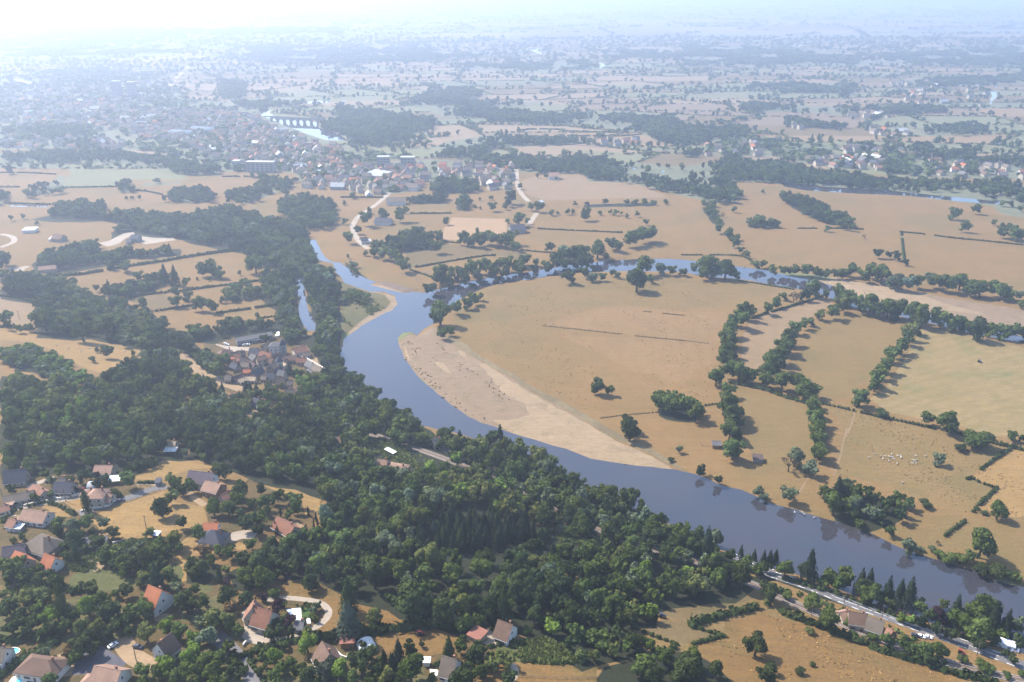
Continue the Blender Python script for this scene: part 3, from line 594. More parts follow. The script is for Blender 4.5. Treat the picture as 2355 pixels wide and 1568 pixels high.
def ico():
    bm = bmesh.new(); bmesh.ops.create_icosphere(bm, subdivisions=1, radius=1); v = np.array([x.co[:] for x in bm.verts]); f = [[q.index for q in p.verts] for p in bm.faces]; bm.free(); return v, f
ICO = ico()
def crown(shape, nleaf, size, r):
    """leaf-clump quads of one crown in a unit box: x,y in -.5...5, z 0..1 -> verts (n,4,3)"""
    D = r.normal(size=(nleaf, 3)); D /= np.linalg.norm(D, axis=1)[:, None]
    if shape == '':
        hi = r.random() < .3; nl = 15; c = r.normal(size=(nl, 3)); c /= np.linalg.norm(c, axis=1)[:, None]; c *= r.uniform(.12, .39, (nl, 1)); c[:, :2] *= np.array((r.uniform(.75, 1.1), r.uniform(.75, 1.1))); c[:, 2] = c[:, 2] * (.8 if hi else .95) + (.57 if hi else .5)
        c[0] = (0, 0, .52); rad = r.uniform(.10, .22, nl); rad[0] = .27; cen = np.array((0, 0, .42))
    elif shape == 'X':
        nl = 8; c = r.normal(size=(nl, 3)); c /= np.linalg.norm(c, axis=1)[:, None]; c *= r.uniform(.1, .32, (nl, 1)); c[:, 2] = np.abs(c[:, 2]) + .34
        rad = r.uniform(.17, .26, nl); cen = np.array((0, 0, .2))
    elif shape == 'B':
        nl = 10; c = r.normal(size=(nl, 3)); c /= np.linalg.norm(c, axis=1)[:, None]; c *= r.uniform(.25, .42, (nl, 1)); c[:, 2] = c[:, 2] * .8 + .62
        rad = r.uniform(.08, .15, nl); cen = np.array((0, 0, .5))
    elif shape == 'L':
        nl = 12; z = np.linspace(.22, .9, nl); c = np.stack([r.uniform(-.16, .16, nl), r.uniform(-.16, .16, nl), z], -1); rad = .30 * np.sqrt(np.clip(1 - ((z - .5) / .62) ** 2, .1, 1)); cen = None
    if shape in ('F', 'C'):
        z = 1 - np.sqrt(r.uniform(0, 1, nleaf)) if shape == 'F' else r.uniform(0, 1, nleaf)
        a = r.uniform(0, 6.283, nleaf)
        if shape == 'F':
            lay = .09; zz = (z / lay) % 1; rr = .5 * (1 - z) ** .85 * (.66 + .34 * (1 - zz)) * r.uniform(.82, 1.08, nleaf) + .012; z = .06 + .94 * z
            rr *= 1 + .18 * np.sin(a * 5 + np.floor(z / lay) * 2.1)
        else: rr = .5 * np.sqrt(np.clip(1 - (2 * z - .8) ** 2 * .75, .02, 1)) * r.uniform(.8, 1.05, nleaf); rr[z > .8] *= .7
        P = np.stack([np.cos(a) * rr, np.sin(a) * rr, z], -1); nrm = np.stack([np.cos(a), np.sin(a), np.full(nleaf, .55)], -1) + r.normal(size=(nleaf, 3)) * .35
    else:
        k = r.choice(nl, nleaf, p=rad ** 2 / (rad ** 2).sum())
        if cen is not None: D = D + (c[k] - cen) * 1.6; D[:, 2] += .15; D /= np.linalg.norm(D, axis=1)[:, None]
        asp = np.array((1, 1, .85 if shape != 'L' else .6)); P = c[k] + D * rad[k][:, None] * asp * r.uniform(.82, 1.08, (nleaf, 1))
        nrm = D + r.normal(size=(nleaf, 3)) * .42
    nrm /= np.linalg.norm(nrm, axis=1)[:, None]
    t = np.cross(nrm, r.normal(size=(nleaf, 3))); t /= np.linalg.norm(t, axis=1)[:, None]; b = np.cross(nrm, t)
    s = size * r.uniform(.6, 1.25, (nleaf, 1)); q = np.stack([P - t * s - b * s * .8, P + t * s * .7 - b * s, P + t * s + b * s * .75, P - t * s * .8 + b * s], 1)
    # opaque heart so that no light shows straight through the middle
    iv, if_ = ICO
    cores = []
    if shape in ('', 'X', 'L', 'B'):
        idx = range(nl) if shape != 'B' else []
        for j in idx: cores.append(c[j] + iv * rad[j] * .72 * np.array((1, 1, .85)))
    elif shape == 'F': cores.append(np.stack([iv[:, 0] * .24, iv[:, 1] * .24, iv[:, 2] * .42 + .45], -1) * np.array((1, 1, 1)))
    else: cores.append(np.stack([iv[:, 0] * .36, iv[:, 1] * .36, iv[:, 2] * .42 + .45], -1))
    return q, cores
def crown_arrays(shape, nleaf, size, seed, core=True):
    r = np.random.default_rng(seed); q, cores = crown(shape, nleaf, size, r)
    V = q.reshape(-1, 3); L = np.arange(len(V)).reshape(-1, 4); Vs = [V]; Fq = L; tri = []
    if core:
        n = len(V)
        for c in cores:
            Vs.append(c); tri += [[a + n for a in f] for f in ICO[1]]; n += len(c)
    V = np.concatenate(Vs); V[:, 2] = np.clip(V[:, 2], .02, None)
    return V, Fq, np.array(tri, int).reshape(-1, 3)
LOD = {0: (900, .037, True), 1: (230, .064, True), 2: (44, .13, True), 3: (13, .22, False)}
PROTO = {}
def proto(shape, lod, var):
    k = (shape, lod, var)
    if k not in PROTO:
        n, s, core = LOD[lod]
        if shape in ('F', 'C', 'L'): s *= .85
        if shape == 'B': n = n // 2; s *= .8
        PROTO[k] = crown_arrays(shape, n, s, hash((len(shape), ord(shape[0]) if shape else 1, lod, var)) % 100000, core)
    return PROTO[k]
NVAR = 5
def np_mesh(name, V, Fq, Ft, mats, mq=None, mt=None, tint=None):
    me = bpy.data.meshes.new(name); nq, ntr = len(Fq), len(Ft)
    me.vertices.add(len(V)); me.vertices.foreach_set('co', np.ascontiguousarray(V, dtype=np.float32).ravel())
    loops = np.concatenate([np.asarray(Fq, int).ravel(), np.asarray(Ft, int).ravel()]).astype(np.int32)
    me.loops.add(len(loops)); me.loops.foreach_set('vertex_index', loops)
    me.polygons.add(nq + ntr)
    me.polygons.foreach_set('loop_start', np.concatenate([np.arange(nq) * 4, nq * 4 + np.arange(ntr) * 3]).astype(np.int32))
    for m in mats: me.materials.append(MATS[m])
    if mq is not None: me.polygons.foreach_set('material_index', np.concatenate([mq, mt]).astype(np.int32))
    me.update(calc_edges=True)
    if tint is not None:
        a = me.attributes.new('tint', 'FLOAT', 'POINT'); a.data.foreach_set('value', np.ascontiguousarray(tint, dtype=np.float32))
    return me
def merged(name, label, trees, group=None, cat=None):
    """every plant of the list in ONE mesh"""
    Vs, Qs, Ts, MQ, MT, TI = [], [], [], [], [], []; n = 0
    mats = sorted({'leaf_' + t['c'] for t in trees}) + ['bark']; mi = {m: i for i, m in enumerate(mats)}
    by = {}
    for t in trees: by.setdefault((t['sh'], t['lod'], t['var'], t['c']), []).append(t)
    for (sh, lod, var, c), L in by.items():
        V, Q, T = proto(sh, lod, var); k = len(L); a = rng.uniform(0, 6.283, k); w = np.array([t['w'] for t in L]); h = np.array([t['h'] for t in L])
        X = np.array([(t['x'], t['y'], t['z']) for t in L]); ca, sa = np.cos(a)[:, None], np.sin(a)[:, None]
        VV = np.stack([(V[None, :, 0] * ca - V[None, :, 1] * sa) * w[:, None] + X[:, 0:1], (V[None, :, 0] * sa + V[None, :, 1] * ca) * w[:, None] + X[:, 1:2], V[None, :, 2] * h[:, None] + X[:, 2:3]], -1)
        off = (np.arange(k) * len(V))[:, None, None]
        Vs.append(VV.reshape(-1, 3)); Qs.append((Q[None] + off).reshape(-1, 4) + n); Ts.append((T[None] + off).reshape(-1, 3) + n)
        MQ.append(np.full(len(Q) * k, mi['leaf_' + c])); MT.append(np.full(len(T) * k, mi['leaf_' + c])); TI.append(np.repeat(rng.uniform(0, 1, k), len(V))); n += len(V) * k
    me = np_mesh(name, np.concatenate(Vs), np.concatenate(Qs), np.concatenate(Ts), mats, np.concatenate(MQ), np.concatenate(MT), np.concatenate(TI))
    o = bpy.data.objects.new(name, me); col.objects.link(o); tag(o, label, cat, group, 'stuff'); return o
TREES = []
def set_shape(t):
    sh = t['sh']; w = t['w']
    t['h'] = t.get('h') or w * dict([('', 1.02), ('F', 2.1), ('C', 4.5), ('L', 1.75), ('X', .72), ('B', 1.0)])[sh]
def add_tree(u, v, wpx, c='m', sh='', group=None, label=None, hf=1.0, sc=1.0, explicit=True):
    """u, v: middle of the crown as seen, wpx: its width in picture pixels"""
    z = 4.0
    for _ in range(3):
        q = W((u, v), z)[0]; k = ppm(q[0], q[1], hill(q[0], q[1]) + z); w = wpx / k
        t = dict(w=w, sh=sh); set_shape(t); h = t['h'] * hf; z = h * .52
    TREES.append(dict(x=q[0], y=q[1], w=w, h=h, sh=sh, c=c, group=group, label=label, px=wpx, u=u, v=v, ex=explicit))
def trees(s, group=None, dflt='m'):
    r = 'v'
    for tk in s.split():
        if tk in REG: r = tk; continue
        p = tk.split(','); k, ox, oy = REG[r]; x, y, w = map(float, p[:3]); w *= 1.3 if r in 'gf' else 1.22; code = p[3] if len(p) > 3 else dflt
        cc = code[0]; sh = code[1:] if len(code) > 1 else ''
        hf = float(p[4]) if len(p) > 4 else 1.0
        add_tree(x / k + ox, y / k + oy, w / k, cc, sh, group, hf=hf)
HAM = None
trees("a 785,335,100,m 1060,350,85,m 1110,385,80,d 1165,365,85,m 1040,325,70,o 975,490,125,d 1040,440,80,o 1105,590,85,d 635,590,70,s 680,655,72,o 350,605,85,m 350,640,85,d,1.1 440,610,105,s "
      "450,685,125,d 520,590,95,m 590,710,120,d,.7 1215,655,80,m,1.2 1300,490,110,m 1390,500,112,m 1440,445,95,m 1470,385,120,d 1365,280,95,d 1310,255,60,o 1500,600,95,d 1540,560,85,d 1530,470,60,m 1475,545,70,d "
      "1530,720,75,m 1485,830,95,d 1545,800,75,d 1400,775,85,m 1230,765,85,y,.8 1175,840,105,d 1225,865,115,d 1290,820,65,m 1335,905,45,dF 1385,885,55,o 1500,915,130,m 1385,945,55,p 1385,1025,120,d 1400,1100,85,y "
      "1510,1060,95,d 1240,1080,85,m 1130,1065,150,d 1070,1010,85,s 1180,1005,65,m 945,920,100,fF 1010,925,95,m 1065,960,85,d 870,935,105,o 765,1010,85,d 700,1025,60,m "
      "640,785,95,m 705,790,90,m 745,830,105,m 800,775,85,s 825,850,100,d 875,800,105,d 930,765,90,m 985,845,85,d 965,715,85,m 1010,760,85,d 1055,690,110,o 1090,745,65,m 912,660,60,m 760,880,80,m 680,850,60,d 625,830,60,m 870,875,60,m "
      "650,745,60,o 760,740,60,m 850,740,60,s 900,830,60,m 940,880,60,m 720,870,60,d "
      "170,1040,115,o 260,1030,115,o 300,1160,115,b 370,1100,60,dC,.8 360,1010,45,dC,.8 480,1010,100,d 560,1010,100,d 525,1090,125,b 620,1060,95,m 645,1135,135,d 710,1120,80,d 800,1130,85,m 870,1115,120,m 775,1180,95,d 885,1070,85,m "
      "445,1160,85,m 490,1225,110,o 590,1235,125,o 400,1215,95,d 330,1225,100,d 200,1200,95,d 120,1195,95,d 60,1105,85,d 25,1140,85,d 60,1235,95,d 160,1260,85,d 265,1255,85,m 700,1225,95,d 400,1150,80,d 240,1110,80,m 130,1140,80,d "
      "890,1265,120,o 1010,1215,105,b 1090,1255,105,m 1165,1290,75,b,1.3 1175,1370,110,b 1165,1430,140,b 1220,1220,90,s 1265,1285,135,s 1310,1170,150,o 1395,1205,105,o 1450,1250,75,m 1235,1445,140,m 1330,1425,125,m 1385,1350,90,m "
      "1290,1490,120,m 1140,1505,120,m 1060,1530,105,m 1000,1440,100,b 1025,1485,110,b 960,1500,105,m 880,1500,95,m 1420,1450,60,m 1400,1505,65,d 1190,1545,95,o 1300,1545,100,m 1360,1545,80,o 870,1555,80,m 1450,1530,60,d "
      "490,1345,140,d 540,1300,105,d 450,1415,100,m 415,1375,85,y 560,1365,90,d 270,1385,80,s 240,1395,60,m 300,1545,95,m 145,1375,30,b 640,1270,90,d 720,1190,70,d 780,1250,60,m "
      "25,580,60,m 400,800,60,m 455,770,45,dC,.6 520,745,60,m 300,900,65,m 240,870,60,m 100,845,115,m 50,870,115,m 160,900,85,d 20,835,85,m 350,940,85,m 60,925,85,d 230,930,70,m 290,960,60,d 120,920,70,m "
      "280,300,55,m 310,340,60,s 60,390,55,d 215,440,60,m 500,310,75,d 430,330,50,m 640,320,60,d 595,360,60,d 520,460,45,dC,.7 700,410,40,m 360,270,80,m 180,235,95,m 1130,170,50,s 1240,200,50,m 880,240,55,d 925,232,50,d 835,245,55,d "
      "240,690,40,m 130,680,50,m 390,740,50,m 475,700,50,m 80,700,45,o 560,640,45,m 310,420,45,m 460,390,35,p 545,310,45,s 590,300,45,p 650,360,55,d 1160,900,60,o 1330,760,60,m 960,780,70,m", 'garden and thicket trees of the hillside hamlet')
trees("b 30,385,65,d 120,440,75,d 240,455,85,m 245,500,80,m 200,540,65,m 50,470,85,m 30,560,95,m 20,640,75,d 140,420,50,m 190,440,60,m 60,520,70,d "
      "250,680,95,d 200,720,120,m 280,745,105,m 95,720,105,d 60,780,125,d 160,780,115,d 250,820,105,d 300,665,80,m 350,690,85,m 20,850,150,d 40,920,150,m 140,900,60,m 155,932,45,y 325,950,110,d 320,905,60,dF 350,760,100,d 110,830,110,d 200,870,100,d "
      "430,760,100,m 465,900,95,d,1.3 560,905,85,d 540,950,60,m 560,1025,110,dF 560,1170,155,uF,.75 725,1155,115,o,1.05 110,1025,80,m 35,1050,50,p 130,1110,90,p 380,1100,52,d 305,1090,32,d 250,1098,20,d 350,1125,55,s 340,1160,50,m 170,1095,40,m "
      "95,1200,75,d 85,1270,85,d 140,1250,70,d,1.3 210,1260,50,d,1.3 200,1190,85,p 170,1190,60,m 310,1320,115,b,1.2 300,1265,60,o 110,1400,110,b 210,1445,80,m 145,1480,90,m 250,1500,100,d 320,1515,120,d 420,1490,130,u,1.2 380,1445,85,d "
      "500,1490,130,b 580,1535,105,m 120,1535,90,m 640,1435,140,d,1.25 690,1380,95,d 745,1470,100,d 780,1410,50,fF 830,1450,80,fF 868,1370,80,fF 940,1360,95,d 1012,1335,40,d 760,1505,90,d 940,1485,190,m 800,1530,100,o 1105,1460,60,d "
      "1175,1350,80,dF 1245,1350,85,m 1345,1385,145,d 1260,1535,180,d 1370,1500,105,m 1440,1455,100,o 1500,1400,95,o 1540,1450,80,o 1480,1270,60,d 1545,1530,105,d 1260,1290,40,m 60,1360,60,d 170,1340,60,m 15,1365,60,d 400,1540,90,d 700,1545,90,m "
      "40,1395,60,m 20,1500,60,d 60,1460,50,m 660,1340,60,d 1070,1540,70,d 860,1550,80,d 290,1200,50,m 320,1100,40,m 360,1180,40,o 280,1110,30,m 1430,1400,60,m 1300,1440,70,d "
      "960,1060,260,d,.85 1150,1140,180,d,.9 1270,1195,125,m,.9 820,1050,65,m 980,1190,60,b 1100,1200,70,m 1060,1210,60,m 720,900,170,d,1.1 520,700,150,m 640,700,130,m 780,700,130,s 880,880,130,m 600,960,110,d 1020,900,130,m 1200,900,150,m 1380,880,150,m 1500,960,130,m 1340,1080,130,d 1430,1120,140,d,1.2 1510,1100,110,dF 1470,1010,100,m",
      'large trees below the wooded slope')
trees("b 148,525,14,fC 318,525,14,fC 365,560,13,fC 352,600,12,fC 402,590,12,fC 305,630,13,fC 360,640,13,fC 115,610,13,fC 130,640,14,fC 374,590,13,fC 120,655,12,fC", 'thin cypresses round the long brown house')
trees("c 250,1230,105,b 90,1250,60,m 1490,1335,145,d 1540,1510,95,d 720,25,130,d 1020,145,45,s 1155,265,70,d 1260,320,62,d 1505,390,72,s 1540,420,60,s 970,205,38,dX 1240,640,120,s 1150,620,82,m 1070,610,62,m 350,650,70,m 300,630,60,s 820,870,110,b,1.3 1060,900,90,b "
      "540,1290,90,m 480,1280,100,m 380,1260,100,m 350,1330,90,d 560,1340,90,m 640,1270,100,d 740,1310,110,d 820,1330,90,m 620,1370,90,o 500,1400,90,o 420,1400,80,o 700,1360,70,m 740,1100,90,o 830,1140,100,b 760,1160,80,m 870,1170,60,d", 'trees round the river meadows')
trees("d 175,185,110,s,1.1 130,235,90,tB 260,250,102,s 305,80,95,m 320,170,95,m 300,20,95,m 135,410,100,s 1045,200,82,s 1190,130,55,dX 1280,80,145,mX 1115,12,90,d 1495,65,48,m,1.4 1550,80,42,m 960,475,72,dX 1410,510,120,m 1320,530,40,dX "
      "750,630,62,m,1.3 865,720,100,s 1100,790,90,mX 1180,800,90,mX 1050,770,80,mX 1310,700,165,m,1.25 1240,790,80,m 1400,870,130,dX 1300,860,100,dX 1480,900,80,dX 1520,915,60,m 700,600,40,d 1000,745,50,sX 930,740,50,sX 860,470,80,d 560,600,60,m 1035,715,25,y", 'bankside and pasture trees')
trees("d 15,800,50,fF 50,790,50,fF 262,850,100,fF 210,870,75,d 110,870,115,m 390,880,105,m 490,900,105,m,1.3 580,905,70,fF 630,910,72,fF 590,970,130,d 640,1020,125,m 740,990,90,fF 820,975,75,fF 880,980,92,fF 940,1070,92,m "
      "1050,1120,125,p 1080,1065,62,m 1160,1085,90,fF 1210,1120,75,m,1.3 1250,1100,85,m 1330,1085,180,m,1.2 1395,1140,105,fF 1180,1200,150,m 1290,1235,180,m 1440,1240,105,m 1470,1180,92,fF 1530,1200,95,s,1.3 1540,1300,95,d 1380,1290,85,d "
      "340,945,85,m 430,965,92,m 600,1050,85,m 700,1060,75,m 820,1170,60,b 875,1190,62,b 760,1090,80,d 990,1140,80,d 20,1010,130,d 280,1070,110,m 120,1030,72,mX 370,1180,125,m,1.15 500,1190,80,mX 560,1205,70,dX "
      "530,1270,60,mX 715,1300,85,m 760,1320,60,o 850,1330,105,m 900,1370,90,m 960,1370,125,m 1050,1370,115,m 1190,1425,65,mX 1310,1460,92,mX 1350,1485,72,mX 990,1425,90,d 1460,1520,60,mX "
      "20,1480,80,d 10,1540,80,dX 250,1250,60,oX 200,1497,60,dX 275,1457,42,dX 1550,1510,60,mX 640,1290,60,mX 770,1560,10,dX 1450,1390,60,d 1500,1430,60,d 1300,1340,80,d 1100,1270,80,d 1030,1240,80,d 930,1200,70,d", 'trees beside the main road and railway')
trees("c 1400,760,40,fF 1485,750,42,fF 1540,800,45,fF 1430,830,90,m 1330,790,90,d 1500,870,90,m 1550,860,70,d 715,420,45,fF", 'trees beside the main road and railway')
trees("g 440,590,105,m 400,640,110,m 330,700,120,m 320,770,120,m 310,840,115,m 300,905,120,m 480,600,55,m 590,570,72,m 650,530,72,m 700,485,55,m 360,650,80,m 290,790,90,m 340,890,80,d", 'western tree row of the enclosed meadows')
trees("g 235,1040,115,m 330,1000,110,m 400,1010,120,m 470,1025,105,m 690,1070,120,m 800,1070,125,m 850,1110,130,m 910,1145,80,o 580,1060,105,m", 'tree row closing the enclosed meadows')
trees("g 1100,540,105,o 1040,590,95,m 950,610,72,o 885,660,60,m 840,680,70,o 780,700,92,m 735,760,115,m 700,825,115,m 665,885,125,m 615,935,135,m 585,1000,115,m 660,950,110,d 730,830,90,d 600,900,90,m", 'middle tree row of the enclosed meadows')
trees("g 310,1130,100,m 320,1230,165,m 350,1300,150,d 330,1400,125,m 365,1435,110,d 350,1530,150,m", 'tree row beside the small field barn')
trees("g 900,1210,90,m 912,1260,112,m 920,1320,115,m 930,1370,100,m 935,1450,100,m 940,1540,105,m", 'short tree row running to the silver willows')
trees("g 1610,700,92,o 1570,740,92,o 1560,780,82,m 1510,830,92,m 1480,870,82,m 1440,900,92,m 1400,960,102,m 1370,1010,92,m 1330,1060,102,m 1320,1110,82,m", 'eastern tree row beside the mown field')
trees("g 1230,1180,120,m 1380,1290,85,dX 1690,1330,85,m 1835,1340,140,m 2040,1460,170,mX 2280,1450,62,m 1920,1530,72,dX 1120,10,40,m 1350,190,62,d 1430,205,46,d 1475,210,56,d 1540,250,46,d 1000,20,42,m 1160,15,42,m 1255,80,28,tB 1955,10,62,m "
      "2220,30,92,m 2290,50,82,m 2340,70,62,m 770,500,60,tB", 'single trees on the far pastures')
trees("g 1140,480,110,m 1080,450,80,m,1.4 1210,520,100,m 1300,530,140,m 1420,560,130,m 1500,560,120,m 1580,590,120,m 1660,620,120,m,1.2 1750,630,110,m 1840,650,110,m 1920,660,110,m 1980,690,90,m 2050,700,130,d,1.2 2150,710,100,m 2230,720,110,m 2300,720,100,m 2350,720,80,m 1250,560,90,d 1360,590,90,d 1460,600,90,d 1620,640,90,d 1870,690,80,d "
      "910,420,95,m,1.35 850,480,72,d 990,470,50,m 790,490,50,tB 1140,510,90,m", 'long tree row on the near bank of the upper river')
trees("g 510,260,60,m 550,262,50,m 620,300,60,m 700,300,60,m 780,300,72,m 850,300,82,m 920,322,62,m 1000,332,62,m 1060,332,62,m 1120,335,62,m 1170,300,92,m 1260,345,82,m 1310,310,102,m 1380,325,122,m 1430,390,62,s 1480,380,112,s 1560,400,92,s 1620,380,92,m 1720,380,92,s 1790,390,102,m 1850,400,102,m 1920,380,112,m 2000,420,112,m "
      "2060,430,112,m 2150,430,102,m 2200,445,112,m 2250,470,82,m 2320,480,62,s 2350,540,62,m 740,310,50,d 960,335,50,d 1090,345,50,d", 'trees on the far bank of the upper river')
trees("g 170,265,145,m 80,290,62,s 300,290,130,m 370,340,62,m 10,320,52,m 230,320,80,m 140,330,80,m f 1570,345,92,d 1675,320,72,m 1740,350,60,s 1720,362,50,s 1800,355,52,m 1865,330,42,m 1905,342,42,m 2040,365,150,m 2085,275,110,m 2130,370,50,m 2200,290,82,s 2280,310,62,m 2345,320,42,m 2000,350,80,d", 'trees on the river bend in front of the big field')
trees("g 250,20,62,m 320,60,62,m 350,92,52,m 370,122,52,m 400,170,42,m 440,200,42,m 330,40,50,m 380,80,40,m", 'short tree row crossing the far pasture')
trees("f 1780,1110,90,d 1765,1070,60,m 1840,1140,62,m 1745,1130,60,m 1980,1360,112,d 680,600,145,m 790,560,92,m 870,530,82,m 915,500,82,m 955,490,52,o 695,745,70,m 742,730,60,m 655,640,90,d 600,430,90,d,.8", 'single trees on the big river field')
trees("f 2195,1210,110,m 2260,1225,120,m 2330,1240,110,m 2180,1180,80,m 2230,1180,80,m 2290,1190,90,m g 30,1250,110,m 100,1290,110,m 10,1210,90,m 60,1220,80,m", 'compact copse on the big river field')
trees("f 680,330,115,m 760,330,72,m 820,320,92,m 900,290,102,m 990,280,92,m 1050,292,92,m 1080,270,60,m 1150,260,95,m 1210,270,82,m 1270,230,72,m 1340,250,52,s 1420,270,72,m 1500,220,92,m 1560,190,102,s 1600,200,102,d 1660,190,112,m 1700,235,82,d 1770,155,112,m 1860,120,82,s 1910,140,72,m 1980,95,92,m 2020,90,92,m 2080,60,102,m 2130,50,102,m "
      "1830,210,48,m 740,370,80,d 850,355,80,d 940,340,80,d 1040,330,80,d 1130,315,80,d 1230,300,80,d 1330,290,70,d 1430,285,70,d 1540,255,80,d 1650,250,80,d 680,370,80,d 1240,250,60,m 1480,250,70,d 1600,250,70,d", 'trees on the north bank of the river')
trees("f 1440,150,56,m 290,180,92,o 350,200,82,m 400,230,82,m 430,270,92,m 220,180,62,m 655,145,82,m 670,60,62,m 50,85,72,m 110,30,52,m 165,190,36,m 45,215,26,m 850,90,82,m 920,100,72,m 937,45,26,mL 1000,80,82,m 1045,90,82,m 1100,90,92,m 1170,80,92,m 1190,135,60,m 1220,150,52,m 1150,120,60,d 960,120,60,d 880,120,50,d", 'trees between the farm fields')
trees("e 560,720,145,m 860,810,62,s 805,780,50,m 735,870,85,m 665,860,36,m 635,920,46,m 920,880,36,m 990,540,72,m 30,220,95,d 20,250,80,d 25,640,92,m 50,690,60,d 130,710,60,m 200,700,60,m 750,270,62,m 860,275,82,m 1200,450,72,m 1280,390,62,m 1290,480,72,m 1210,520,82,m 1380,540,92,m 1460,550,95,m "
      "1390,300,92,m 1430,300,100,m 1470,265,30,mL 1450,255,26,mL 1490,320,80,m 1520,340,60,m 1770,620,36,m 1850,310,46,m 1760,260,122,m 1650,330,32,m 1440,370,26,m 1520,360,22,m 1360,370,22,m 1130,330,62,dF 1200,340,62,dF 1060,360,62,d 1015,370,60,m 955,350,72,m 1290,520,50,m 780,1040,150,d,1 860,1050,160,d 1020,1010,160,d,1.2 1100,940,110,d 1180,1060,110,m 1290,1010,90,m 1350,1060,80,m 1410,1070,90,d "
      "650,1110,80,d 300,640,160,m 300,560,110,d 720,690,150,m 560,640,130,m k 270,1060,80,fF 640,1050,130,fF,.8 800,1080,110,fF,.8 710,1080,120,fF,.8 940,280,150,d 1320,760,110,fF,.8 1500,830,150,d 1400,830,110,d 1150,1180,170,m 1000,1040,120,m 1090,1060,120,m 1200,1020,90,o 1290,300,120,d 1400,280,130,d 1700,480,110,m "
      "1980,580,180,m 1850,470,180,m 2080,480,160,d 700,620,1,m 1180,540,60,m 1430,780,70,b 180,540,60,o 480,820,60,m 240,1090,80,m 1080,1240,110,d 1180,1330,120,d", 'trees round the riverside village')
trees("i 1040,1420,62,m 1130,1420,42,m 1165,1350,92,d 1150,1390,60,d 1030,1360,32,m 1450,1460,42,m 1490,1465,26,m 1560,1455,42,m 1600,1455,32,m 1685,1470,85,m 1785,1465,32,m 1855,1460,32,m 1890,1460,42,m 1930,1470,22,m 1970,1485,32,m 2040,1475,36,m 1215,1510,85,m 1145,1520,32,m 1310,1420,52,m 1360,1420,72,m 720,1520,52,m 75,1340,46,m "
      "20,1520,46,m 190,1450,42,m 160,1500,92,m 290,1470,82,m 410,1470,100,m 432,1440,26,dF 20,1395,32,m 2105,1530,42,m 1480,1230,26,m 1410,1210,30,m 920,1420,22,m 955,1370,22,m 955,1430,22,m 1350,1210,30,m 1230,1280,40,m 1280,1520,40,m h 55,1160,62,d 870,1360,26,m 910,1360,26,m 960,1360,30,m 1740,1205,40,m 1800,1215,60,m 1840,1220,50,m 1970,1320,60,m 2260,1390,40,m 2305,1405,30,m "
      "1945,1400,60,m 255,1535,30,m 160,1490,36,m 75,1500,36,m j 355,1440,42,m 555,1320,26,m 280,1480,30,tB 215,1395,50,m 1880,1460,90,m 2030,1440,62,m 2150,1530,40,m 1955,1530,40,m 1090,895,25,m 1760,960,60,m 2070,990,30,m 2165,1075,30,m 895,950,26,dF 1020,965,50,m 950,945,50,m 1280,860,30,dF", 'small trees of the far farmland')
